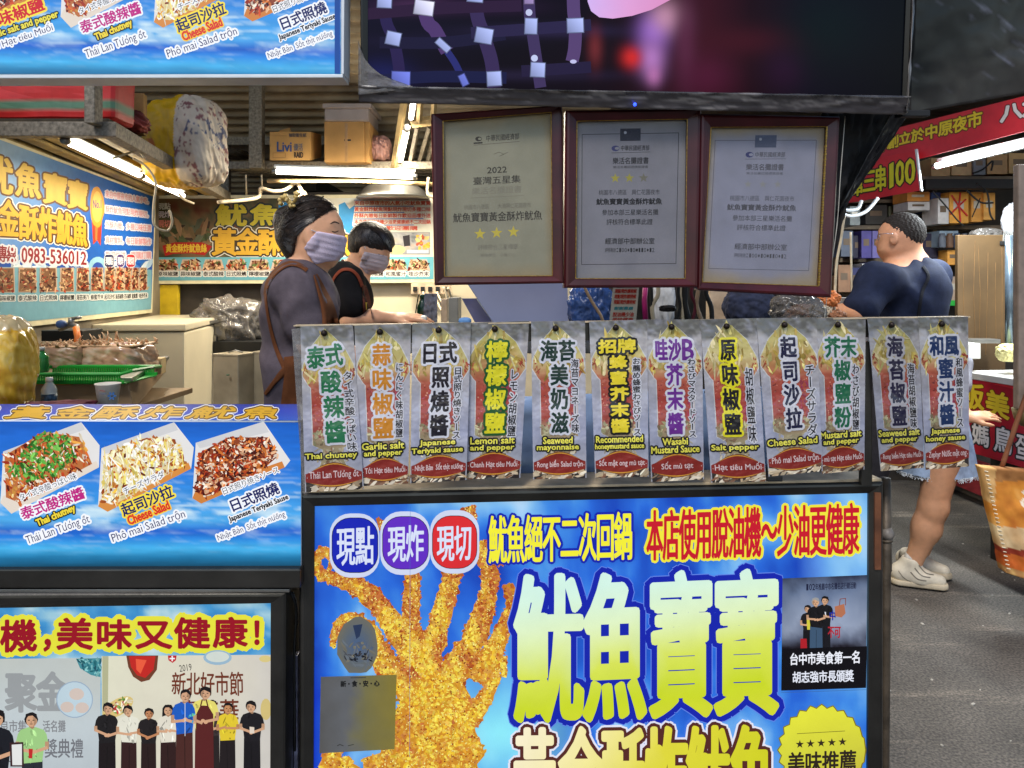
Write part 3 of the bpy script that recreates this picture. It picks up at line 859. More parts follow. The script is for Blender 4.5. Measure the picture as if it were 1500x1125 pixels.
for k, (pts, ws, n) in enumerate([
        ([(560, 1236), (620, 1110), (622, 1020), (620, 975)], [200, 124, 80, 54], 1200),
        ([(650, 1236), (655, 1120), (655, 1045), (648, 985)], [150, 100, 80, 56], 850),
        ([(618, 985), (575, 915), (535, 868), (492, 850), (462, 838)], [40, 34, 30, 20, 13], 400),
        ([(470, 852), (463, 825), (474, 808), (486, 822), (480, 838)], [10, 14, 16, 10, 6], 50),
        ([(606, 965), (602, 905), (604, 850), (602, 832)], [36, 25, 23, 22], 220),
        ([(624, 985), (640, 925), (656, 868), (664, 836)], [40, 31, 28, 26], 280),
        ([(650, 1010), (690, 945), (710, 890), (718, 840), (700, 800)], [50, 36, 29, 25, 20], 420),
        ([(700, 800), (722, 818), (744, 822)], [26, 18, 8], 60), ([(560, 762), (557, 778)], [14, 8], 18), ([(686, 742), (692, 764)], [20, 14], 30),
        ([(700, 1000), (732, 935), (750, 890), (744, 856)], [50, 26, 20, 16], 160),
        ([(604, 1010), (566, 975), (540, 925), (514, 906), (494, 918), (487, 948)], [50, 36, 26, 18, 13, 8], 300),
        ([(738, 962), (736, 975), (740, 992)], [10, 14, 6], 20), ([(676, 1070), (712, 1020), (726, 985), (722, 955)], [34, 22, 14, 7], 110),
        ([(464, 1236), (478, 1150), (492, 1090)], [50, 46, 18], 220), ([(540, 1236), (512, 1150), (500, 1110)], [70, 50, 20], 260)]):
    fried(pts, ws, n, 100 + k * 5)
# stickers stuck on the face
for k in range(9): A.ell(524, 946, 30 - k * 3, 42 - k * 4.2, tuple(int(c_) for c_ in np.array((104, 104, 96)) * (1 - k / 9) + np.array((70, 92, 128)) * k / 9), 22, wob=.05, seed=3 + k)
A.poly([(517, 916), (531, 914), (527, 932), (522, 936)], (40, 54, 84)); A.shards([(502, 940), (548, 940), (546, 975), (504, 976)], 26, [(96, 104, 112), (112, 110, 100), (84, 96, 116)], (2, 6), 3, 71, spread=.1)
A.shards([(502, 955), (546, 955), (546, 968), (502, 968)], 40, [(30, 34, 44), (60, 60, 66), (20, 22, 30)], (.8, 2.4), 3, 72)
# pills
for (x0, y0, x1, y1), (a0, b0, a1, b1), tx, (c0, d0, c1, d1), col in (
        ((483, 752, 556, 846), (487, 759, 553, 838), '現點', (493, 770, 548, 828), (22, 36, 176)),
        ((557, 749, 630, 842), (561, 757, 627, 833), '現炸', (568, 768, 621, 823), (96, 44, 190)),
        ((630, 747, 702, 840), (634, 756, 698, 832), '現切', (640, 767, 691, 822), (216, 44, 50))):
    A.rrect(x0, y0, x1, y1, 30, (204, 212, 236)); A.rrect(a0 - 1, b0 - 1, a1 + 1, b1 + 1, 27, tuple(k // 3 for k in col)); A.rrect(a0, b0, a1, b1, 26, col)
    A.htext(tx, [(c0, d0 + 1), (c1, d0 - 1), (c1, d1 - 1), (c0, d1 + 1)], (214, 222, 244), bold=.7)
YB, BL = (242, 236, 56), (20, 36, 168)
A.htext('魷魚絕不二次回鍋', [(716, 754), (926, 748), (926, 820), (716, 826)], YB, bold=1.0, out=[(3.6, BL)], gap=.02)
A.htext('本店使用脫油機～少油更健康', [(947, 746), (1258, 735), (1258, 812), (947, 822)], (196, 24, 44), bold=1.0, out=[(3.8, (238, 228, 60))], gap=.02)
def gradbig(v):
    t_ = (v[:, 1] - 850) / 200 + (v[:, 0] - 950) / 1500
    return ramp(t_, [(0, (208, 240, 226)), (.3, (222, 240, 190)), (.55, (214, 226, 90)), (.85, (198, 214, 36)), (1, (206, 214, 50))])
big = [('魷', [(756, 838), (852, 836), (852, 1058), (756, 1060)]), ('魚', [(856, 838), (944, 834), (944, 1054), (856, 1058)]), ('寶', [(952, 836), (1043, 832), (1043, 1050), (952, 1054)]), ('寶', [(1047, 834), (1140, 830), (1140, 1047), (1047, 1050)])]
A.cells(big, gradbig, 4.6, [(9.5, (96, 130, 226)), (8.2, BL)], 3)
def gradrow(v):
    return ramp((v[:, 0] - 750) / 380 + (v[:, 1] - 1080) / 600, [(0, (246, 236, 206)), (.35, (240, 230, 150)), (.6, (222, 214, 60)), (1, (206, 206, 36))])
row2 = [(ch, [(a, 1064 - k * .8), (b, 1063 - k * .8), (b, 1214), (a, 1214)]) for k, (ch, a, b) in enumerate((('黃', 754, 812), ('金', 820, 882), ('酥', 883, 943), ('炸', 945, 1005), ('魷', 1007, 1067), ('魚', 1071, 1129)))]
A.cells(row2, gradrow, 3.2, [(8, (226, 226, 240)), (5, (84, 40, 36))], 3)
# award photo
A.grid([(1146, 847), (1270, 842), (1268, 1007), (1144, 1011)], 26, 34, lambda u, v, p: np.clip(ramp(v + .35 * fbm(u * 4, v * 4, 31) - .15, [(0, (40, 44, 66)), (.15, (104, 120, 150)), (.42, (150, 162, 186)), (.56, (96, 104, 126)), (.66, (30, 26, 36)), (1, (10, 8, 14))]) * (.45 + .55 * np.clip(1.2 - np.abs(u - .55) * 1.1, 0, 1))[:, None], 0, 1))
A.htext('102年推薦中市名攤名店行銷活動', [(1180, 855), (1254, 852), (1254, 862), (1180, 865)], (30, 34, 60), bold=.15)
print_person(A, 1184, 886, 11, (28, 26, 30), (22, 20, 24)); A.poly([(1181, 902), (1186, 902), (1188, 922), (1182, 922)], (210, 200, 60))
print_person(A, 1207, 873, 12, (22, 22, 26), (24, 24, 30), prop=(220, 222, 230)); print_person(A, 1195, 875, 12.5, (24, 22, 26), (60, 84, 110), hair=(150, 150, 150))
A.htext('中', box4(1214, 894, 1224, 908), (30, 44, 150), bold=.4); A.htext('不可', box4(1212, 916, 1231, 934), (170, 34, 50), bold=.4)
A.poly([(1222, 888), (1236, 884), (1238, 898), (1232, 904), (1223, 902)], (176, 110, 80)); A.line([(1229, 886), (1230, 877), (1238, 876), (1238, 886)], 1, (130, 60, 40))
A.poly([(1172, 935), (1181, 935), (1182, 955), (1172, 955)], (170, 30, 40))
A.poly([(1144.5, 950), (1269, 946), (1268, 1007), (1144, 1011)], (12, 10, 16))
A.htext('台中市美食第一名', [(1156, 956), (1260, 952), (1260, 971), (1156, 974)], (236, 238, 246), bold=.4)
A.htext('胡志強市長頒獎', [(1160, 983), (1250, 980), (1250, 998), (1160, 1000)], (226, 230, 242), bold=.35)
# golden seal
P = []
for k in range(96):
    th = 2 * math.pi * k / 96; r = 61 + 2.6 * math.cos(24 * th); P.append((1203 + r * math.cos(th), 1098 + r * math.sin(th) * 1.04))
A.fan([(1203 + (x - 1203) * 1.03, 1098 + (y - 1098) * 1.03) for x, y in P], (120, 110, 30))
A.fan(P, lambda v: ramp((v[:, 1] - 1035) / 120 + (v[:, 0] - 1203) / 400, [(0, (226, 226, 60)), (.6, (206, 206, 60)), (1.1, (190, 170, 60))]))
A.line([(1167, 1074), (1237, 1070)], .8, (90, 80, 30))
for k in range(5): A.star(1171 + k * 15.6, 1089.5 - k * .9, 6.5, (50, 38, 26))
A.htext('美味推薦', [(1153, 1101), (1254, 1097), (1254, 1130), (1153, 1134)], (44, 34, 26), bold=.7)
A.line([(1144, 1014), (1268, 1009.5)], .5, (60, 90, 130)); A.line([(600, 1108), (601, 742)], .4, (60, 110, 190))
A.build("printed_face", INK_LIT, t)
A = Art(FP, .001)
A.grid([(470, 991), (581, 988), (578, 1097), (468, 1103)], 20, 20, lambda u, v, p: ramp(u + .3 * fbm(u * 5, v * 5, 41), [(0, (88, 84, 78)), (.5, (104, 104, 104)), (.75, (124, 116, 70)), (1.2, (140, 124, 50))]))
A.htext('新・食・安・心', [(499, 997), (556, 996), (556, 1005), (499, 1006)], (16, 15, 15), bold=.4)
A.line([(514, 992.5), (536, 992)], 1.4, (70, 68, 66)); A.line([(494, 1092), (498, 1090), (503, 1092)], 1, (40, 36, 30)); A.line([(510, 1092), (518, 1090)], 1, (40, 36, 30))
A.build("sticker", INK_PAPER, t, "torn grey paper notice stuck on the lower left of the face")

# posts beside the front light box --------------------------------------------------------
PIPE = mat("grimy_pipe", (92, 80, 66), rough=.5, metal=.35, vary=.3, scale=22, bump=.2)
TAPE = mat("scuffed_grey_tape", (128, 120, 112), rough=.45, vary=.25, scale=40)
RUST = mat("rusty_brown_angle", (120, 72, 44), rough=.7, metal=.1, vary=.35, scale=16, bump=.2)
t = empty("support_post", at(1296, 1260, 1.56), "grimy pipe post with a taped joint right of the front light box", "post")
tube_obj("pole", [at(1297, 700, 1.56), at(1298.5, 835, 1.56), at(1297, 838, 1.56), at(1296, 1010, 1.56), at(1292, 1380, 1.56)], .0105, PIPE, t, 12)
tube_obj("tape_band", [at(1297.5, 774, 1.56), at(1300, 782, 1.557), at(1298, 789, 1.56)], [.0115, .014, .0115], TAPE, t, 12)
tube_obj("joint_rim", [at(1298, 789, 1.56), at(1298.5, 793, 1.56)], .0125, PIPE, t, 12)
o = pxbox("rusty_angle_strip", 1282, 722, 1291, 835, 1.517, .01, RUST, None, .001); tag(o, "rusty brown strip on the right edge of the front light box", "strip")
t = empty("counter_upright", at(430, 1260, 1.45), "narrow silver upright in the gap between the two lower light boxes", "post")
WRAP = mat("silver_wrap", (168, 168, 196), rough=.3, metal=.3, vary=.3, scale=40, bump=.4)
pxbox("left_strip", 418, 873, 425, 1250, 1.43, .02, WRAP, t, .002); pxbox("right_strip", 430, 960, 436, 1250, 1.45, .02, WRAP, t, .002)
pxbox("gap_shade_strip", 424, 873, 431, 1250, 1.455, .03, STEEL_DK, t, .002)  # dark strip filling the gap where only shade shows
tube_obj("cable", [at(426, 868, 1.42), at(431, 880, 1.42), at(434, 902, 1.43), at(431, 960, 1.43), at(432, 1100, 1.43)], .0025, RUBBER, t, 6, 4)
t = None
bm = bmesh.new(); add_tube(bm, [at(428, 866, 1.44), at(431, 874, 1.43), at(434, 890, 1.44), at(434, 915, 1.44)], [.002, .006, .005, .004], 8, True, 3)
tag(from_bm("crumpled_bag", bm, CLEAR_FILM, None, True), "small crumpled clear bag stuffed above the silver upright", "plastic bag")
# ------------------------------------------------------------------ rail and the twelve flavour cards
CP = vplane(455, 1.40, 1290, 1.50)
t = empty("card_rail", CP.pt(930, 486, -.01), "dark steel rail the twelve flavour cards hang from", "rail")
slab("rail_bar", CP, [(432, 478.5), (1420, 465.5), (1420, 492), (432, 505)], .012, STEEL_DK, t, off=-.004, bev=.001)
slab("rail_lip", CP, [(430, 476.5), (1421, 463.5), (1421, 465.2), (430, 478.2)], .03, STEEL_TAN, t, off=.001)
for x in (470, 1262):
    pxbox("bracket", x, 500, x + 16, 712, 1.50, .014, STEEL_DK, t, .002)
W, K = (214, 212, 218), (24, 22, 26)
CARDS = [  # corners TL TR BR BL, title rows, title colour, halo, japanese, english, vietnamese, tone, label
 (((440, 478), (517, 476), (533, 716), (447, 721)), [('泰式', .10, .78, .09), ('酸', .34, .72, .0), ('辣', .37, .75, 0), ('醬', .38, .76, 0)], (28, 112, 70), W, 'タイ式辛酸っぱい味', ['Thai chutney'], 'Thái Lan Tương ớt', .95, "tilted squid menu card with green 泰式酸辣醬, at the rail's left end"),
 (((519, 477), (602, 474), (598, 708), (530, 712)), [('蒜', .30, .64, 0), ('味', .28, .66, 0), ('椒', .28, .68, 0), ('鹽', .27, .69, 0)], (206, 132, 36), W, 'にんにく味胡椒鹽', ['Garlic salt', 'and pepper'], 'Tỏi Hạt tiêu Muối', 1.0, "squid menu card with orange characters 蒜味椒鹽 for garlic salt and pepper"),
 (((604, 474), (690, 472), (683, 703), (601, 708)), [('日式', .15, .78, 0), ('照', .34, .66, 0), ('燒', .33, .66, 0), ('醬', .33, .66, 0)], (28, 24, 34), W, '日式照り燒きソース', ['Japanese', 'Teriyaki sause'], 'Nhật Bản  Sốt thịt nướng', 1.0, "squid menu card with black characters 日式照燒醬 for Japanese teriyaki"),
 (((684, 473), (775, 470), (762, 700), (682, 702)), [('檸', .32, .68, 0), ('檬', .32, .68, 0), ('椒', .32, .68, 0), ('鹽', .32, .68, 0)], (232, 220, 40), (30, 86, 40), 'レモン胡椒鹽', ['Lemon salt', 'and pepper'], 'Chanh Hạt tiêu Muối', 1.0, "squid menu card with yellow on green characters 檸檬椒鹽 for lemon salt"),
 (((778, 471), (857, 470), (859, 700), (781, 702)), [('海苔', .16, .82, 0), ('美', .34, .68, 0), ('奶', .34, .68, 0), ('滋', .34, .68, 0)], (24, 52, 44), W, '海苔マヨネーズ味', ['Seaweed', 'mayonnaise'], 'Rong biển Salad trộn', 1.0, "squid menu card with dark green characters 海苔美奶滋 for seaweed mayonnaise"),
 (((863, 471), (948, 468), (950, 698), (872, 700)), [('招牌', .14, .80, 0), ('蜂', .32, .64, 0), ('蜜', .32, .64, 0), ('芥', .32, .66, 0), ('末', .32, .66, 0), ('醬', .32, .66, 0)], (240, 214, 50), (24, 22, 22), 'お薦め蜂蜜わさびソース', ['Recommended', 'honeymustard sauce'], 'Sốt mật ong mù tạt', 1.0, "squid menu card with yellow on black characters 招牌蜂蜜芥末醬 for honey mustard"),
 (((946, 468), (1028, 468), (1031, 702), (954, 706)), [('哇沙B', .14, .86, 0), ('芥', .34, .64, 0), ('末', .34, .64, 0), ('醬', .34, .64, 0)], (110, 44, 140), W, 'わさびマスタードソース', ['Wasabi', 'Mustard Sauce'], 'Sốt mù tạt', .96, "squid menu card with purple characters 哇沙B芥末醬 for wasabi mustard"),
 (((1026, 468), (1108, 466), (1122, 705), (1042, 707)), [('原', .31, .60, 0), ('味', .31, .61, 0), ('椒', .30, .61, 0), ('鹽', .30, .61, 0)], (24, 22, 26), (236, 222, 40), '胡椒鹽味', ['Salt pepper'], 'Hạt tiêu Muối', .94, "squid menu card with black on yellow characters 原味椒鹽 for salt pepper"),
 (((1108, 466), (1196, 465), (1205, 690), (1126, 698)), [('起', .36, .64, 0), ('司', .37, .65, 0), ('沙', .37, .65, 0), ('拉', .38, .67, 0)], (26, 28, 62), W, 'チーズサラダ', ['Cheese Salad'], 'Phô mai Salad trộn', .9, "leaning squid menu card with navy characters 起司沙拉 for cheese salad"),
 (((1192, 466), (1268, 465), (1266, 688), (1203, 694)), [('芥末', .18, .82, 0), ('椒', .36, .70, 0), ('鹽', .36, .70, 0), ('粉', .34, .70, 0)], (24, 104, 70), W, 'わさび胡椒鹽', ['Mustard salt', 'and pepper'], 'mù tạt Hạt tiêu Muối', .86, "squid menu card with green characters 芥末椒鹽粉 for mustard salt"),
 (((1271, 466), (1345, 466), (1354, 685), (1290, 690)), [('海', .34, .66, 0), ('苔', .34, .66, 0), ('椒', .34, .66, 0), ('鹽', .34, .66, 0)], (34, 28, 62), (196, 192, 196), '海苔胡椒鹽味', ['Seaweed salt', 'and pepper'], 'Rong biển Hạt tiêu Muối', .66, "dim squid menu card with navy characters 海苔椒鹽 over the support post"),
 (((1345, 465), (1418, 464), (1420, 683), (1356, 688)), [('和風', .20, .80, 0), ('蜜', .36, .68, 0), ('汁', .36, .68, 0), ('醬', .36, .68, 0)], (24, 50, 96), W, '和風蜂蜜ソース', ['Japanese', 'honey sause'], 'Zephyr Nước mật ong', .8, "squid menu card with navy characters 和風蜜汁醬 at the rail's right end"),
]
for ci, (Q, rows, tc_, halo, jp, en, vn, tone, label) in enumerate(CARDS):
    Q = np.array(Q, float); M = quad_map(Q)
    m1 = lambda u, v, M=M: tuple(M(np.array([(u, v)]))[0])
    mq = lambda u0, v0, u1, v1, M=M: M(np.array([(u0, v0), (u1, v0), (u1, v1), (u0, v1)]))
    # each card hangs a little differently: its own plane through the nail
    tilt = [.03, .012, .02, -.01, .015, .022, -.008, .018, .03, .012, .02, .008][ci]
    z0 = .0015 + .0017 * ((ci * 5) % 3)
    A0, A1 = CP.pt(*Q[0], z0), CP.pt(*Q[1], z0 + .002 * ((-1) ** ci))
    B0 = CP.pt(*Q[3], z0 + tilt * .35)
    PL = plane3(A0, A1, B0)
    t = empty("menu_card", PL.pt(*m1(.5, 1.0)), label, "menu card", "flavour cards hanging on the rail")
    slab("card_sheet", PL, Q, .0012, mat("card_plastic_edge", (176, 174, 180), rough=.3), t, off=0)
    A = Art(PL, .0002); A.clip = Q
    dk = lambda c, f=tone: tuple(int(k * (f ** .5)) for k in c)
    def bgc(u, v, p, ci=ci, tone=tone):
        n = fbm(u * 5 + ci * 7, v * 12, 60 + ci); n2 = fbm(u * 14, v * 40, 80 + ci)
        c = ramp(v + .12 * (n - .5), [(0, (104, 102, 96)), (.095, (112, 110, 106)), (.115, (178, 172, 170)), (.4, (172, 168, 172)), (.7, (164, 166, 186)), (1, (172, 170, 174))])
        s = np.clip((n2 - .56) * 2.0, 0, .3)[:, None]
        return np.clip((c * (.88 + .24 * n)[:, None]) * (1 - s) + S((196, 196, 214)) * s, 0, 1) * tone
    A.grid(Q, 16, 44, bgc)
    # squid
    sq = [(.45, .015), (.60, .06), (.80, .13), (.955, .235), (.985, .30), (.87, .365), (.835, .375), (.84, .60), (.83, .72), (.66, .75), (.70, .83), (.80, .9), (.2, .9), (.29, .83), (.33, .75), (.16, .72), (.165, .6), (.16, .375), (.12, .36), (.015, .30), (.03, .235), (.18, .13), (.36, .06)]
    def outl(f): return [m1(.5 + (u - .5) * f, v) for u, v in sq]
    A.poly(outl(1.045), dk((206, 204, 200)))
    def sqc(v_, M=M, ci=ci, tone=tone, Q=Q):
        h0, h1 = (Q[0, 1] + Q[1, 1]) / 2, (Q[2, 1] + Q[3, 1]) / 2
        vv = (v_[:, 1] - h0) / (h1 - h0)
        n = fbm(v_[:, 0] / 9, v_[:, 1] / 14, 90 + ci)
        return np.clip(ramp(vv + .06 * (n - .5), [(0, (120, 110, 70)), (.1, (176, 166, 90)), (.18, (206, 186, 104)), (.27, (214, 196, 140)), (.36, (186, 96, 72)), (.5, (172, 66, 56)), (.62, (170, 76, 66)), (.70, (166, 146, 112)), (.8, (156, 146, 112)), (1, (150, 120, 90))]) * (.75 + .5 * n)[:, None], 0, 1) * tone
    # tesselate the squid with inner rows so that the colour can run along it
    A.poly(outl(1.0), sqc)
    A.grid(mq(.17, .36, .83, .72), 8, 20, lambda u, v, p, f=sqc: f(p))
    A.shards(mq(.17, .37, .83, .69), 150, [dk((150, 60, 50)), dk((196, 110, 90)), dk((214, 150, 124)), dk((130, 54, 56)), dk((176, 84, 100))], (.6, 1.7), 1.6, 300 + ci)
    A.shards(mq(.66, .4, .83, .68), 24, [dk((150, 50, 84)), dk((176, 70, 90))], (1.4, 3.2), 2.4, 320 + ci, ang=88)
    A.shards(mq(.17, .64, .83, .72), 50, [dk((170, 164, 120)), dk((190, 180, 140)), dk((140, 120, 90))], (1.4, 4), 1.8, 330 + ci)
    A.shards([m1(*p) for p in ((.45, .03), (.75, .13), (.95, .26), (.9, .33), (.1, .33), (.05, .26), (.2, .13))], 60, [dk((196, 170, 80)), dk((222, 204, 150)), dk((168, 140, 60)), dk((214, 200, 120))], (2, 6), 3.2, 340 + ci, ang=80)
    A.shards([m1(*p) for p in ((.02, .24), (.1, .24), (.14, .34), (.05, .31))], 8, [dk((176, 84, 60))], (1, 2.5), 3, 350 + ci, ang=100)
    A.shards([m1(*p) for p in ((.88, .24), (.97, .25), (.95, .31), (.86, .34))], 10, [dk((170, 74, 54))], (1, 2.6), 3, 360 + ci, ang=60)
    # tentacle strip under the ribbon
    A.poly(mq(.02, .93, .98, 1.0), dk((44, 36, 34)))
    A.shards(mq(.04, .95, .96, 1.0), 40, [dk((206, 184, 150)), dk((176, 150, 116)), dk((226, 210, 184)), dk((120, 80, 56))], (2, 6), 2.6, 370 + ci, ang=-30)
    A.shards(mq(.2, .74, .8, .86), 40, [dk((176, 160, 130)), dk((140, 110, 84)), dk((196, 184, 160))], (1.5, 4), 2, 380 + ci)
    # ribbon
    def rib(d):
        top = [(.015 + .97 * k / 12, .893 + d * .2 - (.052 + d) * math.sin(math.pi * k / 12) ** 1.2) for k in range(13)]
        bot = [(.985 - .97 * k / 12, .94 - d * .2 + (.027 + d) * math.sin(math.pi * k / 12)) for k in range(13)]
        return [m1(*p) for p in top + bot]
    A.poly(rib(.016), dk((96, 24, 24))); A.poly(rib(.010), dk((214, 150, 50))); A.poly(rib(.0), dk((140, 40, 32)))
    A.text(vn, mq(.08 if len(vn) > 11 else .2, .880, .93 if len(vn) > 11 else .8, .935), dk((226, 200, 196)), bold=.15)
    A.ell(*m1(.045, .915), .7, .7, dk((226, 200, 190)), 6); A.ell(*m1(.955, .915), .7, .7, dk((226, 200, 190)), 6)
    # english
    for k, e in enumerate(en):
        v0 = (.770 if len(en) == 1 else .735) + .049 * k
        w = min(.9, .078 * len(e)); c = .47
        A.text(e, mq(c - w / 2, v0, c + w / 2, v0 + .042), dk((240, 228, 84)), bold=.35, out=[(2.3, (20, 18, 20))])
    # title
    n = len(rows); v0, v1 = .115, .725; cells = []
    for k, (s_, u0, u1, sk) in enumerate(rows):
        a, b = v0 + (v1 - v0) * k / n, v0 + (v1 - v0) * (k + 1) / n
        for j, ch in enumerate(s_):
            x0, x1 = u0 + (u1 - u0) * j / len(s_), u0 + (u1 - u0) * (j + 1) / len(s_)
            cells.append((ch, M(np.array([(x0 + .01, a + .004 - sk * (j / 2 - .2) * .3), (x1 - .01, a + .004 - sk * (j / 2) * .3), (x1 - .01, b - .012 - sk * (j / 2) * .3), (x0 + .01, b - .012 - sk * (j / 2 - .2) * .3)]))))
    A.cells(cells, dk(tc_), 1.0, [(3.4, dk(halo))], 2)
    L = len(jp); top = {9: .28, 8: .24, 11: .24, 6: .30, 4: .30}.get(L, .27)
    A.vtext(jp, mq(.73 + (.03 if ci in (0, 8) else 0), top, .87 + (.06 if ci in (0, 8) else 0), min(.735 if len(en) == 2 else .765, top + .056 * max(L, 8.4))), K, bold=.25, out=[(1.7, dk((206, 204, 210)))], gap=.02)
    A.build("printed_face", INK_CARD, t)
    nail = PL.pt(*m1(.45, .045), .0)
    bm = bmesh.new()
    bmesh.ops.create_uvsphere(bm, u_segments=14, v_segments=8, radius=.0062, matrix=Matrix.Translation(nail + Vector(PL.n) * .003))
    add_tube(bm, [nail - Vector(PL.n) * .01, nail + Vector(PL.n) * .002], .003, 8)
    from_bm("nail", bm, SCREW, t, True)
# clear sleeve left of the first card, black clip at the ninth
o = slab("clear_sleeve", CP, [(427, 482), (445, 480), (452, 722), (444, 724)], .0006, CLEAR_FILM, None, off=-.001); tag(o, "clear plastic sleeve edge sticking out left of the first card", "sleeve")
bm = bmesh.new(); add_pxbox(bm, 1124, 686, 1136, 705, 1.47, .02, .003); add_pxbox(bm, 1124, 697, 1147, 706, 1.465, .02, .003)
tag(from_bm("binder_clip", bm, RUBBER), "small black clip under the cheese salad card", "clip")
FILM_B = mat("pale_blue_film", (150, 178, 222), rough=.25, vary=.12, scale=6, bump=.5, bscale=9)
# splash screen of pale blue film behind the cards
def wrinkled(name, corners, nx, ny, amp, freq, m, parent=None, seed=0, thick=.0, edge=0.0, colors=None):
    """crumpled sheet through four 3-D corners TL,TR,BR,BL"""
    c = [np.array(x, float) for x in corners]
    nrm = np.cross(c[1] - c[0], c[3] - c[0]); nrm /= np.linalg.norm(nrm)
    if nrm[1] > 0: nrm = -nrm
    u, v = np.meshgrid(np.linspace(0, 1, nx + 1), np.linspace(0, 1, ny + 1)); u = u.ravel(); v = v.ravel()
    ed = edge * (fbm(u * 40, v * 0 + seed, seed + 5) - .5) * (v > .98)
    p = (c[0] * (1 - u)[:, None] + c[1] * u[:, None]) * (1 - v - ed)[:, None] + (c[3] * (1 - u)[:, None] + c[2] * u[:, None]) * (v + ed)[:, None]
    h = (np.abs(fbm(u * freq, v * freq, seed) - .5) * 2 + .5 * fbm(u * freq * 3, v * freq * 2.4, seed + 3)) * amp
    p = p + nrm * h[:, None]
    i = np.arange((nx + 1) * (ny + 1)).reshape(ny + 1, nx + 1)
    f = np.stack([i[:-1, :-1].ravel(), i[1:, :-1].ravel(), i[1:, 1:].ravel(), i[:-1, 1:].ravel()], -1)
    if thick:
        n = len(p); q = p - nrm * thick
        b = np.concatenate([i[0, :], i[1:, -1], i[-1, -2::-1], i[-2:0:-1, 0]])
        f2 = f[:, ::-1] + n; b2 = np.roll(b, -1)
        f = np.concatenate([f, f2, np.stack([b, b2, b2 + n, b + n], -1)]); p = np.concatenate([p, q])
        if colors is not None: colors = np.concatenate([colors, colors])
    return mk(name, p, f, m, parent, smooth=True, colors=colors)
o = wrinkled("splash_film", [at(640, 585, 1.62), at(1252, 560, 1.72), at(1252, 760, 1.72), at(640, 770, 1.62)], 60, 20, .02, 9, FILM_B, seed=4, thick=.001); tag(o, "pale blue wrinkled film hanging behind the flavour cards", "plastic film")

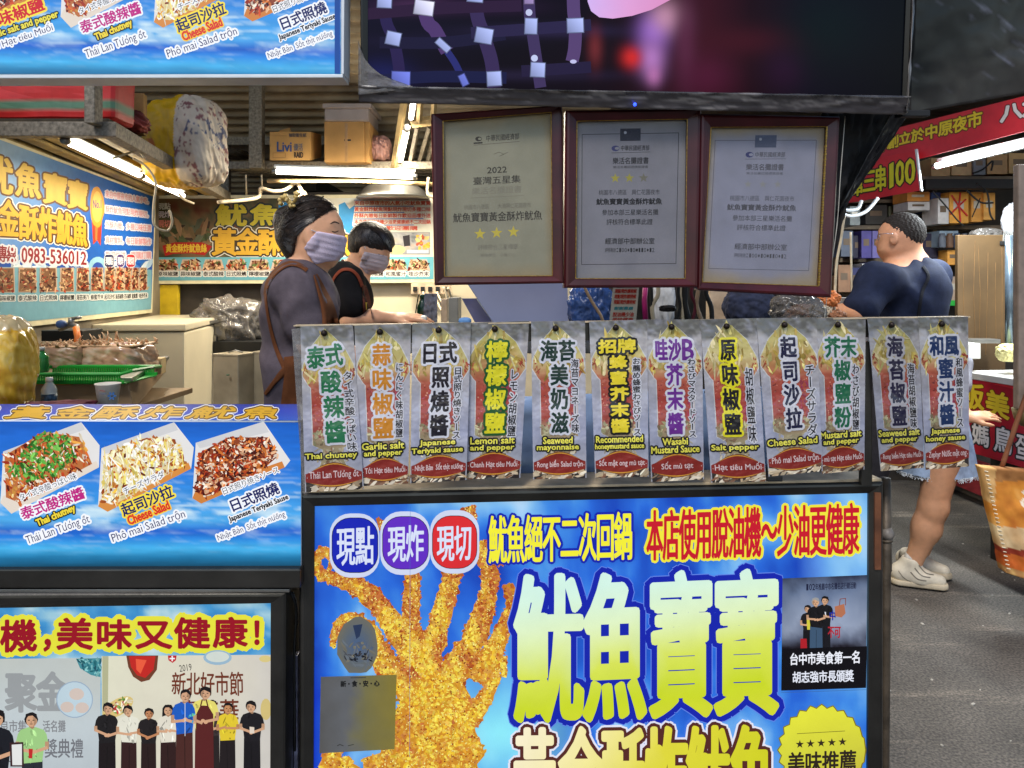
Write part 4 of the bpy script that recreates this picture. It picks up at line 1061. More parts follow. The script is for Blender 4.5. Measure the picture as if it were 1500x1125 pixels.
# ------------------------------------------------------------------ three certificates
CERT = [
 ([(632, 168), (823, 155), (825, 415), (637, 418)], [(649, 178), (807, 165), (809, 404), (651, 405)], 1.50, "leftmost framed certificate, yellowed paper reading 2022 above three gold stars", (142, 138, 116)),
 ([(828, 163), (1026, 160), (1021, 421), (826, 422)], [(845, 178), (1006, 175), (1003, 408), (843, 408)], 1.52, "middle framed certificate, grey paper with a sharp dark flag at its top", (122, 120, 126)),
 ([(1024, 168), (1228, 172), (1215, 436), (1021, 425)], [(1041, 187), (1210, 186), (1198, 419), (1028, 413)], 1.54, "tilted framed certificate with a worn gilt strip along its right side", (134, 134, 148)),
]
for ci, (O, I, Y, label, tone) in enumerate(CERT):
    xa, xb = O[0][0], O[1][0]
    PL = vplane(xa, Y - .004, xb, Y + .016)
    t = empty("framed_certificate", PL.pt((O[3][0] + O[2][0]) / 2, O[3][1], -.01), label, "certificate", "framed certificates hanging under the screen")
    ring_frame("frame", PL, O, I, .02, MAROON, t, .011)
    slab("backing", PL, [(O[0][0] + 4, O[0][1] + 5), (O[1][0] - 4, O[1][1] + 5), (O[2][0] - 4, O[2][1] - 4), (O[3][0] + 4, O[3][1] - 4)], .012, MAROON, t, off=-.009)
    A = Art(PL, -.006); A.clip = [(I[0][0] - 3, I[0][1] - 3), (I[1][0] + 3, I[1][1] - 3), (I[2][0] + 3, I[2][1] + 3), (I[3][0] - 3, I[3][1] + 3)]
    Q = np.array(A.clip, float); M = quad_map(Q)
    mq = lambda u0, v0, u1, v1, M=M: M(np.array([(u0, v0), (u1, v0), (u1, v1), (u0, v1)]))
    def pc(u, v, p, ci=ci, tone=tone):
        n = fbm(u * 4, v * 5, 400 + ci); e = np.minimum(np.minimum(u, 1 - u) * 1.2, np.minimum(v, 1 - v))
        c = np.broadcast_to(S(tone), (len(u), 3)) * (.86 + .28 * n)[:, None]
        y = np.clip((.10 - e) / .08 + (n - .5) * 1.4, 0, 1)[:, None] * (.85 if ci != 1 else .35)
        return c * (1 - y) + S((150, 132, 96) if ci != 1 else (140, 136, 126)) * y
    A.grid(Q, 22, 30, pc)
    ik = [(58, 52, 44), (26, 24, 28), (76, 74, 80)][ci]; fr = (84, 82, 88)
    if ci == 0:
        A.htext('中華民國經濟部', mq(.40, .115, .70, .155), ik, bold=.1); A.poly(mq(.29, .155, .37, .165), ik); A.ell(*M(np.array([(.335, .135)]))[0], 5, 3.6, ik, 12); A.ell(*M(np.array([(.345, .135)]))[0], 2.6, 1.8, tone, 10)
        A.line(M(np.array([(.29, .172), (.7, .168)])), .5, ik)
        A.line(M(np.array([(.47, .235), (.52, .225), (.56, .24), (.52, .25), (.60, .228)])), .5, ik)
        A.text('2022', mq(.41, .315, .585, .352), ik, bold=.2); A.htext('臺灣五星集', mq(.28, .37, .71, .42), ik, bold=.1); A.htext('樂活名攤證書', mq(.27, .435, .72, .48), (128, 122, 104), bold=.1)
        A.line(M(np.array([(.26, .50), (.74, .498)])), .5, (120, 114, 96))
        A.htext('桃園市八德區  大湳興仁花園夜市', mq(.20, .54, .80, .572), (110, 104, 90)); A.htext('魷魚寶寶黃金酥炸魷魚', mq(.10, .59, .90, .65), ik, bold=.15)
        for k in range(3): A.star(*M(np.array([(.34 + .15 * k, .725 - .004 * k)]))[0], 9, (196, 176, 66))
        A.htext('評核符合三星標準', mq(.32, .79, .68, .825), (120, 114, 100)); A.htext('評核單位 中衛中心', mq(.34, .845, .66, .868), (130, 124, 108))
    else:
        P = M(np.array([(.07, .09), (.92, .09), (.91, .895), (.075, .90), (.07, .09)])); A.line(P, .8, ik if ci == 1 else fr)
        A.poly(mq(.405, .058, .585, .135), (40, 40, 52) if ci == 1 else (74, 80, 100)); A.ell(*M(np.array([(.45, .083)]))[0], 2.2, 2.2, (150, 150, 156), 10)
        A.ell(*M(np.array([(.365, .18)]))[0], 6, 4.2, (52, 54, 100), 12); A.ell(*M(np.array([(.378, .18)]))[0], 3.4, 2.2, tone, 10)
        A.htext('中華民國經濟部', mq(.41, .162, .665, .196), ik, bold=.1); A.line(M(np.array([(.33, .208), (.67, .205)])), .6, ik)
        A.htext('樂活名攤證書', mq(.34, .236, .66, .278), ik, bold=.15); A.htext('樂活名攤認證標章證書', mq(.345, .288, .655, .305), ik)
        for k in range(3): A.star(*M(np.array([(.365 + .125 * k, .365)]))[0], 7.5 if ci == 1 else 6, ((160, 150, 60), (150, 142, 60), (110, 106, 90))[k] if ci == 1 else (136, 134, 132))
        A.htext('桃園市八德區 興仁花園夜市', mq(.22, .435, .76, .47), ik); A.htext('魷魚寶寶黃金酥炸魷魚', mq(.20, .49, .78, .53), ik, bold=.3 if ci == 1 else .2)
        A.htext('參加本部三星樂活名攤', mq(.25, .558, .75, .596), ik, bold=.05); A.htext('評核符合標準此證', mq(.29, .617, .70, .655), ik, bold=.05)
        A.htext('經濟部中部辦公室', mq(.28, .735, .72, .775), ik, bold=.1); A.htext('評核有效:100.10-110.12', mq(.28, .797, .72, .825), ik)
    A.build("paper", INK_PAPER, t)
    slab("glass", PL, [(I[0][0] - 2, I[0][1] - 2), (I[1][0] + 2, I[1][1] - 2), (I[2][0] + 2, I[2][1] + 2), (I[3][0] - 2, I[3][1] + 2)], .0012, GLASS, t, off=.0016)
    bm = bmesh.new()
    for e in range(4):
        a, b = PL.pt(*I[e], .0031), PL.pt(*I[(e + 1) % 4], .0031)
        if ci == 2 and e == 1:
            rnd = random.Random(3); n = 60
            for k in range(n):
                p, q = a.lerp(b, k / n), a.lerp(b, (k + .8) / n)
                add_tube(bm, [p, q], .0016 + .0012 * rnd.random(), 5)
        else: add_tube(bm, [a, b], .0009, 5)
    from_bm("gilt_slip", bm, GOLD_TRIM, t, False)
    bm = bmesh.new()
    add_tube(bm, [PL.pt(O[0][0] + 1, O[0][1] + 2, .003), PL.pt(O[3][0] + 1, O[3][1] - 2, .003)], .0024, 6)
    from_bm("worn_edge", bm, MAROON_EDGE, t, True)

# ------------------------------------------------------------------ wrapped television above
a, b, c = at(527, 148, 1.455), at(1328, 166, 1.52), at(527, -190, 1.40)
TV = plane3(a, b, c)
t = empty("television", TV.pt(930, 160, -.05), "wide wrapped television showing a plaid shirt above the framed certificates", "television")
SCREEN = print_mat("screen_glow", emit=.72, rough=.12, dirt=.02, spec=.06)
def blob(p, x, y, rx, ry, c, a=1.0): return (a * np.exp(-((p[:, 0] - x) / rx) ** 2 - ((p[:, 1] - y) / ry) ** 2))[:, None], S(c)
def scr(u, v, p):
    x = p[:, 0]
    c = ramp((x - 540) / 800, [(0, (12, 10, 34)), (.25, (9, 6, 22)), (.42, (14, 6, 22)), (.52, (30, 8, 20)), (.62, (52, 12, 28)), (.7, (26, 6, 20)), (.8, (12, 10, 26)), (1, (8, 12, 18))])
    for B in (blob(p, 612, 8, 60, 12, (70, 40, 78), .8), blob(p, 720, 10, 70, 12, (40, 20, 52), .8), blob(p, 800, 45, 110, 9, (42, 34, 70), .8), blob(p, 620, 60, 100, 9, (26, 22, 52), .7), blob(p, 760, 110, 160, 8, (34, 28, 56), .8), blob(p, 560, 110, 40, 22, (24, 30, 86), .8),
              blob(p, 958, 45, 22, 26, (140, 96, 190), .95), blob(p, 975, 25, 22, 24, (206, 150, 176), .7), blob(p, 955, 85, 18, 26, (176, 120, 190), .9), blob(p, 958, 110, 10, 14, (190, 116, 176), .7), blob(p, 926, 84, 14, 14, (206, 40, 40), .95), blob(p, 872, 70, 10, 26, (120, 44, 50), .7), blob(p, 1005, 60, 16, 60, (90, 40, 70), .8), blob(p, 1090, 60, 70, 22, (60, 14, 30), .8), blob(p, 1150, 100, 30, 30, (40, 12, 44), .7), blob(p, 1035, 110, 40, 30, (76, 20, 50), .7), blob(p, 1215, 40, 60, 60, (8, 20, 26), .9)):
        c = c * (1 - np.clip(B[0], 0, 1)) + B[1] * np.clip(B[0], 0, 1)
    return c
A = Art(TV, -.002); q = [(538, -210), (1336, -210), (1322, 144), (538, 129)]; A.clip = q
A.grid(q, 170, 70, scr)
def strip(pts, w, c):
    rb = [Vector((*p, 0)) for p in pts]; Ps = smooth_path(rb, 6); L, R = [], []
    for i, p in enumerate(Ps):
        d = (Ps[min(i + 1, len(Ps) - 1)] - Ps[max(i - 1, 0)]).normalized(); L.append((p.x - d.y * w / 2, p.y + d.x * w / 2)); R.append((p.x + d.y * w / 2, p.y - d.x * w / 2))
    A.poly(L + R[::-1], c)
strip([(560, -180), (562, 5), (576, 56), (583, 90), (587, 128)], 17, (40, 32, 76)); strip([(610, -160), (621, 10), (638, 45), (655, 75)], 20, (76, 54, 106)); strip([(655, 75), (668, 95), (680, 122)], 10, (40, 44, 110)); strip([(690, -170), (696, 0), (709, 52), (720, 90), (724, 128)], 20, (54, 42, 84))
strip([(770, -180), (775, 0), (779, 40), (787, 95), (792, 128)], 17, (62, 50, 92)); strip([(840, -150), (840, 0), (843, 35), (842, 70), (838, 90)], 19, (84, 64, 112))
for pts_, c_ in (([(538, 20), (640, 12), (764, 8)], (44, 26, 56)), ([(556, 62), (650, 62), (740, 50)], (26, 24, 54)), ([(690, 48), (780, 42), (866, 36)], (40, 34, 70)), ([(548, 118), (640, 112), (742, 114)], (24, 28, 66)), ([(764, 104), (800, 102), (866, 98)], (34, 28, 60)), ([(540, -60), (700, -70), (860, -80)], (44, 30, 66))): strip(pts_, 17, c_)
LB1, LB2 = (158, 170, 222), (104, 116, 206)
for cx, cy, w, h, d, c in ((563, 4, 20, 13, 3, LB1), (576, 56, 20, 18, 12, LB1), (587, 115, 26, 20, 2, LB2), (621, 11, 27, 20, 8, (210, 210, 240)), (649, 66, 9, 22, -48, LB1), (679, 117, 9, 16, -25, LB2), (696, -3, 22, 10, 5, LB1), (709, 52, 24, 21, 10, LB1), (724, 115, 20, 20, -3, LB1), (778, 38, 17, 22, 2, LB1), (775, 1, 13, 8, 0, (150, 130, 180)), (788, 102, 20, 20, 3, LB1), (843, 37, 23, 20, -2, LB1), (563, -70, 20, 18, 3, LB1), (700, -80, 22, 18, 3, LB1)):
    A.poly(rbox(cx, cy, w + 2.5, h + 2.5, d), tuple(int(k_ * .62) for k_ in c)); A.poly(rbox(cx, cy, w, h, d), lambda v, c=c, cx=cx, cy=cy: np.clip(S(c) * (1.0 + .02 * (v[:, :1] - cx) - .018 * (v[:, 1:] - cy)), 0, 1))
A.ell(775, 18, 5, 5, (190, 196, 230), 14); A.ell(783, 85, 5, 5, (190, 200, 236), 14); A.ell(840, 90, 5, 3, (190, 190, 230), 10)
A.poly([(858, -110), (861, 2), (866, 16), (878, 25), (898, 27), (926, 23), (955, 14), (985, -2), (1000, -60), (980, -140), (900, -160)], lambda v: ramp((v[:, 0] - 860) / 120, [(0, (206, 176, 236)), (.4, (222, 160, 214)), (1, (214, 140, 190))]))
A.build("screen", SCREEN, t)
ring_frame("bezel", TV, [(527, -225), (1342, -225), (1328, 150), (529, 139)], [(539, -212), (1335, -212), (1321, 143), (539, 128.5)], .05, mat("black_bezel", (16, 16, 18), rough=.25, vary=.2), t, .006)
slab("back_shell", TV, [(532, -220), (1338, -220), (1324, 146), (533, 134)], .06, mat("black_shell", (14, 14, 15), rough=.5, vary=.2), t, off=-.012)
GREYW = print_mat("scratched_grey_film", rough=.22, coat=.4, dirt=.3, alpha=.93)
def filmc(nx, ny, c0, c1, seed):
    u, v = np.meshgrid(np.linspace(0, 1, nx + 1), np.linspace(0, 1, ny + 1)); u, v = u.ravel(), v.ravel()
    s = np.clip((fbm(u * 26, v * 7 + u * 9, seed) - .56) * 7, 0, 1)[:, None]
    base = ramp(v, [(0, c0), (1, c1)])
    return base * (1 - s * .5) + S((176, 168, 164)) * s * .5
wrinkled("plastic_wrap", [TV.pt(526, 126, .010), TV.pt(1329, 141, .010), TV.pt(1328, 167, -.004), TV.pt(526, 149, -.004)], 120, 8, .007, 14, GREYW, t, 7, .001, colors=filmc(120, 8, (58, 54, 54), (96, 90, 92), 5))
wrinkled("plastic_wrap", [TV.pt(526, 60, .008), TV.pt(538, 104, .008), TV.pt(612, 130, .009), TV.pt(526, 140, .008)], 20, 16, .004, 8, CLEAR_FILM, t, 9, .0008)
wrinkled("side_wrap", [TV.pt(1341, -225, .008), TV.pt(1362, -225, -.03), TV.pt(1335, 164, -.02), TV.pt(1322, 166, .008)], 8, 70, .008, 6, GREYW, t, 12, .001, colors=filmc(8, 70, (70, 64, 62), (104, 96, 92), 8))
bm = bmesh.new(); bmesh.ops.create_uvsphere(bm, u_segments=10, v_segments=6, radius=.0035, matrix=Matrix.Translation(TV.pt(928, 154, .012)))
from_bm("power_light", bm, mat("blue_led", (40, 70, 255), emit=3.0, vary=0), t, True)
# black film trailing off the television towards the street
BK2 = print_mat("dark_film_print", rough=.4, coat=.12, dirt=.3, spec=.2)
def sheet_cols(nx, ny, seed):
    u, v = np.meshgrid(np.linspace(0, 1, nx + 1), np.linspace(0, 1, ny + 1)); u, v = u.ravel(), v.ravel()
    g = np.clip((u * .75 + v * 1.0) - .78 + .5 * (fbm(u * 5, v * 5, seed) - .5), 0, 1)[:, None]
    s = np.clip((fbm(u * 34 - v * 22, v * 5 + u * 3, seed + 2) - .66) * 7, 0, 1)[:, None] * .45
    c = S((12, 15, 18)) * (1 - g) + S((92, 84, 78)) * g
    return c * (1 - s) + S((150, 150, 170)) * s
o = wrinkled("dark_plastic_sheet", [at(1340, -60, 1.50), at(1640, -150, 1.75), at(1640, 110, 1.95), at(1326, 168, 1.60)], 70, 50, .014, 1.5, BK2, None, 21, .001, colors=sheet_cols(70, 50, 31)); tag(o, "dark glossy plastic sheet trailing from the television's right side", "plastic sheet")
o = wrinkled("black_cloth", [at(1195, 164, 1.60), at(1312, 164, 1.66), at(1214, 336, 1.66), at(1206, 420, 1.60)], 30, 40, .03, 5, mat("black_cloth", (20, 17, 16), rough=.75, vary=.5, scale=9, bump=.4, bscale=30), None, 23, .002); tag(o, "black cloth bunched behind the tilted certificate", "cloth")
o = wrinkled("black_flap", [at(1306, 160, 1.58), at(1328, 166, 1.60), at(1228, 316, 1.64), at(1212, 335, 1.62)], 10, 30, .01, 4, BLACK_FILM, None, 25, .002); tag(o, "narrow black plastic flap hanging beside the red banner", "plastic flap")
o = pxbox("bracket_arm", 1322, 161, 1363, 170, 1.56, .02, RUBBER, None, .002); tag(o, "short black bracket arm at the television's lower right corner", "bracket")
tag(tube_obj("wire", [at(1238, 170, 1.555), at(1231, 260, 1.56), at(1226, 330, 1.57), at(1212, 430, 1.57), at(1208, 466, 1.57)], .0009, mat("pale_wire", (200, 196, 186), rough=.4), None, 6, 5), "thin pale wire hanging right of the tilted certificate", "wire")
# ------------------------------------------------------------------ ground, roof, walls
def asphalt():
    m = bpy.data.materials.new("asphalt"); t, p = nodes_of(m); N, Lk = t.nodes, t.links
    tc = N.new("ShaderNodeTexCoord")
    n1 = N.new("ShaderNodeTexNoise"); n1.inputs["Scale"].default_value = 3.4; n1.inputs["Detail"].default_value = 8
    n2 = N.new("ShaderNodeTexNoise"); n2.inputs["Scale"].default_value = 110; n2.inputs["Detail"].default_value = 3
    mp = N.new("ShaderNodeMapping"); mp.inputs["Scale"].default_value = (.5, 3.2, 1); mp.inputs["Rotation"].default_value = (0, 0, .22)
    Lk.new(tc.outputs["Object"], mp.inputs["Vector"])
    n3 = N.new("ShaderNodeTexNoise"); n3.inputs["Scale"].default_value = 2.2; n3.inputs["Detail"].default_value = 10; n3.inputs["Roughness"].default_value = .7
    Lk.new(mp.outputs[0], n3.inputs["Vector"])
    for n in (n1, n2): Lk.new(tc.outputs["Object"], n.inputs["Vector"])
    r1 = N.new("ShaderNodeValToRGB"); e = r1.color_ramp.elements
    e[0].position, e[1].position = .3, .75; e[0].color = (.11, .099, .087, 1); e[1].color = (.20, .18, .158, 1)
    Lk.new(n1.outputs["Fac"], r1.inputs["Fac"])
    r3 = N.new("ShaderNodeValToRGB"); e = r3.color_ramp.elements
    e[0].position, e[1].position = .56, .66; e[0].color = (0, 0, 0, 1); e[1].color = (1, 1, 1, 1)
    Lk.new(n3.outputs["Fac"], r3.inputs["Fac"])
    mx = N.new("ShaderNodeMixRGB"); mx.inputs[2].default_value = (.33, .285, .235, 1)
    ml = N.new("ShaderNodeMath"); ml.operation = 'MULTIPLY'; ml.inputs[1].default_value = .85
    Lk.new(r3.outputs["Color"], ml.inputs[0]); Lk.new(ml.outputs[0], mx.inputs[0]); Lk.new(r1.outputs["Color"], mx.inputs[1])
    r2 = N.new("ShaderNodeValToRGB"); e = r2.color_ramp.elements
    e[0].position, e[1].position = .35, .68; e[0].color = (.45, .45, .45, 1); e[1].color = (1.5, 1.46, 1.4, 1)
    Lk.new(n2.outputs["Fac"], r2.inputs["Fac"])
    m2 = N.new("ShaderNodeMixRGB"); m2.blend_type = 'MULTIPLY'; m2.inputs[0].default_value = 1
    sx = N.new("ShaderNodeSeparateXYZ"); Lk.new(tc.outputs["Object"], sx.inputs[0])
    def mth(op, a, b=None):
        q = N.new("ShaderNodeMath"); q.operation = op
        for i_, v_ in enumerate((a, b)):
            if v_ is None: continue
            if isinstance(v_, (int, float)): q.inputs[i_].default_value = v_
            else: Lk.new(v_, q.inputs[i_])
        return q.outputs[0]
    dd = mth('ADD', mth('ADD', mth('MULTIPLY', sx.outputs[0], .13), sx.outputs[1]), mth('MULTIPLY', mth('SUBTRACT', n3.outputs["Fac"], .5), .55))
    ds = mth('SUBTRACT', dd, 3.60)                      # a crack line: darker on the near side, tan streak along it
    far_ = N.new("ShaderNodeMapRange"); Lk.new(ds, far_.inputs[0]); far_.inputs[1].default_value = -.06; far_.inputs[2].default_value = .06; far_.inputs[3].default_value = .74; far_.inputs[4].default_value = 1.2
    pat = N.new("ShaderNodeVectorMath"); pat.operation = 'SCALE'; Lk.new(mx.outputs[0], pat.inputs[0]); Lk.new(far_.outputs[0], pat.inputs["Scale"])
    ed = N.new("ShaderNodeMapRange"); Lk.new(mth('ABSOLUTE', ds), ed.inputs[0]); ed.inputs[1].default_value = .02; ed.inputs[2].default_value = .07; ed.inputs[3].default_value = .75; ed.inputs[4].default_value = 0
    mm = N.new("ShaderNodeMixRGB"); mm.inputs[2].default_value = (.30, .255, .20, 1); Lk.new(mth('MULTIPLY', ed.outputs[0], mth('MULTIPLY', n2.outputs["Fac"], 1.6)), mm.inputs[0]); Lk.new(pat.outputs[0], mm.inputs[1])
    Lk.new(mm.outputs[0], m2.inputs[1]); Lk.new(r2.outputs["Color"], m2.inputs[2]); Lk.new(m2.outputs[0], p.inputs["Base Color"])
    p.inputs["Roughness"].default_value = .72
    b = N.new("ShaderNodeBump"); b.inputs["Strength"].default_value = .5; b.inputs["Distance"].default_value = .006
    Lk.new(n2.outputs["Fac"], b.inputs["Height"]); Lk.new(b.outputs["Normal"], p.inputs["Normal"])
    return m
o = mk("street", [(-40, -40, 0), (40, -40, 0), (40, 60, 0), (-40, 60, 0)], [(0, 1, 2, 3)], asphalt()); tag(o, kind="structure")
rnd = random.Random(11)
LITTER = mat("pale_grit", (190, 184, 172), rough=.8)
bm = bmesh.new()
for k in range(46):
    x, y = rnd.uniform(1.3, 2.7), rnd.uniform(2.2, 4.6); s = rnd.uniform(.003, .009)
    add_box(bm, x, x + s * rnd.uniform(.8, 2.5), y, y + s, .0005, .0005 + s * .4, 0, rnd.uniform(0, 3))
tag(from_bm("grit", bm, LITTER), kind="stuff")

FLOORM = mat("stall_floor_tile", (96, 88, 78), rough=.5, vary=.2, scale=6)
o = box_obj("floor", -4.0, .75, 1.75, 4.75, .004, .15, FLOORM, None, .004); tag(o, kind="structure")
CREAM = mat("cream_wall_board", (204, 190, 160), rough=.6, vary=.08, scale=5)
DARKW = mat("dark_back_board", (60, 52, 44), rough=.8, vary=.35, scale=5)
GREYW2 = mat("stained_grey_wall", (128, 116, 96), rough=.7, vary=.25, scale=5)
t = empty("back_wall", (-.9, 4.7, .15), "cream back wall of the stall under the far menu banner", "wall")
box_obj("wall_board", -.95, .55, 4.66, 4.74, .15, 2.10, CREAM, t, 0)
box_obj("dark_board", -2.9, -.953, 4.665, 4.74, .15, 2.10, DARKW, t, 0)
LWn = (1, .158)
def lw(Y, dx=0.0): return -1.45 - .158 * Y + dx
bm = bmesh.new()
add_hexa(bm, [(lw(1.2, -.02), 1.2, 2.2), (lw(4.66, -.02), 4.66, 2.2), (lw(4.66, -.02), 4.66, .0), (lw(1.2, -.02), 1.2, .0), (lw(1.2, -.1), 1.2, 2.2), (lw(4.66, -.1), 4.66, 2.2), (lw(4.66, -.1), 4.66, .0), (lw(1.2, -.1), 1.2, .0)])
tag(from_bm("side_wall", bm, GREYW2), "stained grey side wall carrying the long blue menu banner", "wall")

# corrugated roof: slopes up towards the viewer
ROOF = mat("rusty_corrugated_iron", (184, 170, 144), rough=.6, metal=.0, vary=.3, scale=3, col2=(124, 110, 94))
def corrugated(name, x0, x1, y0, z0, y1, z1, pitch, amp, m):
    n = int(abs(y1 - y0) / pitch * 6); v, f = [], []
    for k in range(n + 1):
        s = k / n; h = amp * math.sin(2 * math.pi * k / 6)
        for x in (x0, x1): v.append((x, y0 + (y1 - y0) * s, z0 + (z1 - z0) * s + h))
    f = [(2 * k, 2 * k + 1, 2 * k + 3, 2 * k + 2) for k in range(n)]
    return mk(name, v, f, m, smooth=True)
o = corrugated("roof_sheet", -6, .62, 7.4, 1.75, 1.75, 3.55, .09, .016, ROOF); tag(o, "brown corrugated roof over the squid stall", "roof")
ROOF2 = mat("dusty_roof_sheet", (120, 108, 94), rough=.6, metal=.1, vary=.3, scale=3)
o = corrugated("roof_sheet", .63, 9, 9.5, 3.1, 3.3, 3.05, .12, .02, ROOF2); tag(o, "dusty corrugated roof over the street side stall", "roof")
bm = bmesh.new()
add_hexa(bm, [(-1.9, 5.6, 2.85), (-1.80, 5.6, 2.85), (-1.15, 6.2, 2.0), (-1.25, 6.2, 2.0), (-1.9, 5.7, 2.9), (-1.80, 5.7, 2.9), (-1.15, 6.3, 2.05), (-1.25, 6.3, 2.05)])
tag(from_bm("roof_brace", bm, mat("dark_beam", (34, 30, 28), rough=.7)), "dark diagonal roof brace behind the storage shelf", "beam")
o = box_obj("roof_beam", -1.45, -1.30, 4.9, 6.9, 2.14, 2.24, mat("dark_beam", (34, 30, 28)), None, .003); tag(o, "dark roof beam running back behind the cartons", "beam")
o = box_obj("partition", .6, 5.4, 7.2, 7.3, 0, 3.3, DARKW, None, 0); tag(o, "dark wall at the far end of the opposite stall", "wall")
o = box_obj("rear_partition", -6, .6, 7.3, 7.4, 0, 2.9, DARKW, None, 0); tag(o, "dark wall far behind the squid stall", "wall")

# ------------------------------------------------------------------ menu banners inside the stall
a, b = (lw(2.0), 2.0), (lw(4.4), 4.4)
LWP = Plane((a[0], a[1], 1.5), (1, .158, 0))
t = empty("wall_menu_banner", LWP.pt(60, 470, -.01), "long blue menu banner on the left wall with phone number 0983-536012", "banner")
sq = [(-150, 149), (227, 289), (221, 453), (-150, 489)]
slab("board", LWP, [(-150, 143), (229, 287), (223, 458), (-150, 500)], .012, mat("banner_edge", (206, 196, 160), rough=.5, vary=.1), t, off=0)
A = Art(LWP, .001); A.clip = sq
def lband(x): return 391 + .018 * x
A.grid(sq, 60, 40, lambda u, v, p: np.clip(ramp(p[:, 0] / 230 + .35 * (p[:, 1] - 290) / 150 + .2 * fbm(p[:, 0] / 20, p[:, 1] / 20, 3), [(0, (150, 184, 220)), (.25, (110, 158, 214)), (.55, (50, 112, 196)), (.8, (24, 96, 186)), (1.2, (30, 100, 190))]), 0, 1))
A.poly([(-150, 372), (60, 376), (140, 384), (222, 386), (221, 453), (-150, 489)], (28, 84, 176))
A.shards([(20, 372), (140, 380), (222, 380), (222, 396), (20, 394)], 60, [(214, 226, 236), (180, 206, 230), (236, 236, 230), (60, 120, 190)], (3, 8), 2, 41)
A.poly([(-150, lband(-150)), (222, lband(222)), (221, 453), (-150, 489)], (126, 178, 192))
GD, BR = (226, 186, 70), (104, 66, 26)
A.cells([('魷', [(-34, 220), (18, 232), (18, 286), (-34, 280)]), ('魚', [(23, 236), (59, 245), (59, 291), (23, 286)]), ('寶', [(63, 250), (98, 259), (98, 301), (63, 297)]), ('寶', [(99, 261), (128, 268), (128, 308), (99, 304)])], GD, 1.6, [(2.8, BR)], 2)
A.cells([('黃', [(-46, 284), (-4, 290), (-4, 348), (-46, 346)]), ('金', [(-3, 288), (27, 296), (27, 348), (-3, 347)]), ('酥', [(28, 297), (57, 304), (57, 352), (28, 350)]), ('炸', [(57, 301), (82, 308), (82, 355), (57, 352)]), ('魷', [(83, 307), (105, 312), (105, 359), (83, 356)]), ('魚', [(106, 312), (127, 317), (127, 362), (106, 359)])], (230, 178, 50), 1.2, [(4.2, (236, 234, 226)), (2.6, BR)], 2)
A.cells([('專', [(-4, 358), (10, 360), (10, 384), (-4, 384)]), ('線', [(10, 360), (23, 361), (23, 384), (10, 384)])], (150, 30, 40), .5, [(2.6, (236, 232, 236))], 2)
A.text('：0983-536012', [(16, 361), (126, 369), (126, 388), (16, 384)], (150, 30, 40), bold=.5, out=[(2.6, (236, 232, 236))])
A.poly([(134, 322), (149, 324), (147, 360), (142, 352), (136, 358)], (206, 60, 36)); A.poly([(139, 325), (143, 325), (142, 352), (139, 352)], (236, 120, 60))
A.ell(142, 303, 10.5, 30, (226, 160, 50), 24, wob=.06, seed=2); A.ell(142, 303, 7.5, 23, (240, 196, 90), 20); A.text('No.1', box4(136, 293, 148, 305), (120, 80, 130), bold=.2)
A.ell(143, 392, 14, 16, (150, 200, 220), 18); A.ell(143, 396, 9, 12, (40, 80, 170), 18)
for k, s_ in enumerate(('來自中原夜市的人氣小吃，', '酥炸魷魚現點現炸現切，', '外酥內嫩，多種口味任選', '真材實料，每日新鮮製作', '歡迎外送、團購訂購')):
    y0 = 277 + k * 22.6; sl = -.0 + (4 - k) * 3.2
    A.htext(s_, [(154, y0 + 1), (221, y0 + 1 + sl), (221, y0 + 12 + sl * .8), (154, y0 + 12)], (226, 150, 156), bold=.2, out=[(1.4, (226, 226, 236))])
for tx, x0, x1, c in (('現點', 152, 167, (40, 44, 90)), ('現炸', 170, 182, (80, 44, 120)), ('現切', 184, 198, (190, 40, 50))):
    A.rrect(x0, 372, x1, 392, 5, (226, 226, 230)); A.rrect(x0 + 1, 373, x1 - 1, 391, 4, c); A.htext(tx, box4(x0 + 2, 376, x1 - 2, 388), (226, 226, 230), bold=.3)
FLAV = ['原味椒鹽', '蒜味椒鹽', '泰式酸辣', '日式照燒', '檸檬椒鹽', '海苔美乃', '蜂蜜芥末', '起司沙拉', '海苔椒鹽', '芥末椒鹽', '和風蜜汁', '哇沙芥末']
for k, (x0, x1) in enumerate(((-40, -5), (-3, 20), (27, 52), (58, 82), (88, 107), (112, 129), (133, 150), (153, 167), (169, 180), (182, 191), (193, 202), (204, 214))):
    q = [(x0 + 1.5, 393), (x1 - 1.5, 393), (x1, 428 - k * .4), (x0, 428 - k * .4)]
    A.poly([(x0 - .5, 392), (x1 + .5, 392), (x1 + 1, 429 - k * .4), (x0 - 1, 429 - k * .4)], (206, 176, 150)); A.poly(q, (134, 92, 62))
    A.shards(q, 60, PAL_DARK[:5] + [(186, 146, 104), (206, 176, 130), (90, 60, 40)], (1, 2.8), 2.2, 500 + k)
    A.htext(FLAV[k], [(x0 - 1, 433 - k * .3), (x1 + 1, 433 - k * .35), (x1 + 1, 441 - k * .5), (x0 - 1, 442 - k * .4)], (40, 34, 34), bold=.15, out=[(1.4, (232, 232, 226))])
A.build("printed_face", INK_WALL, t)

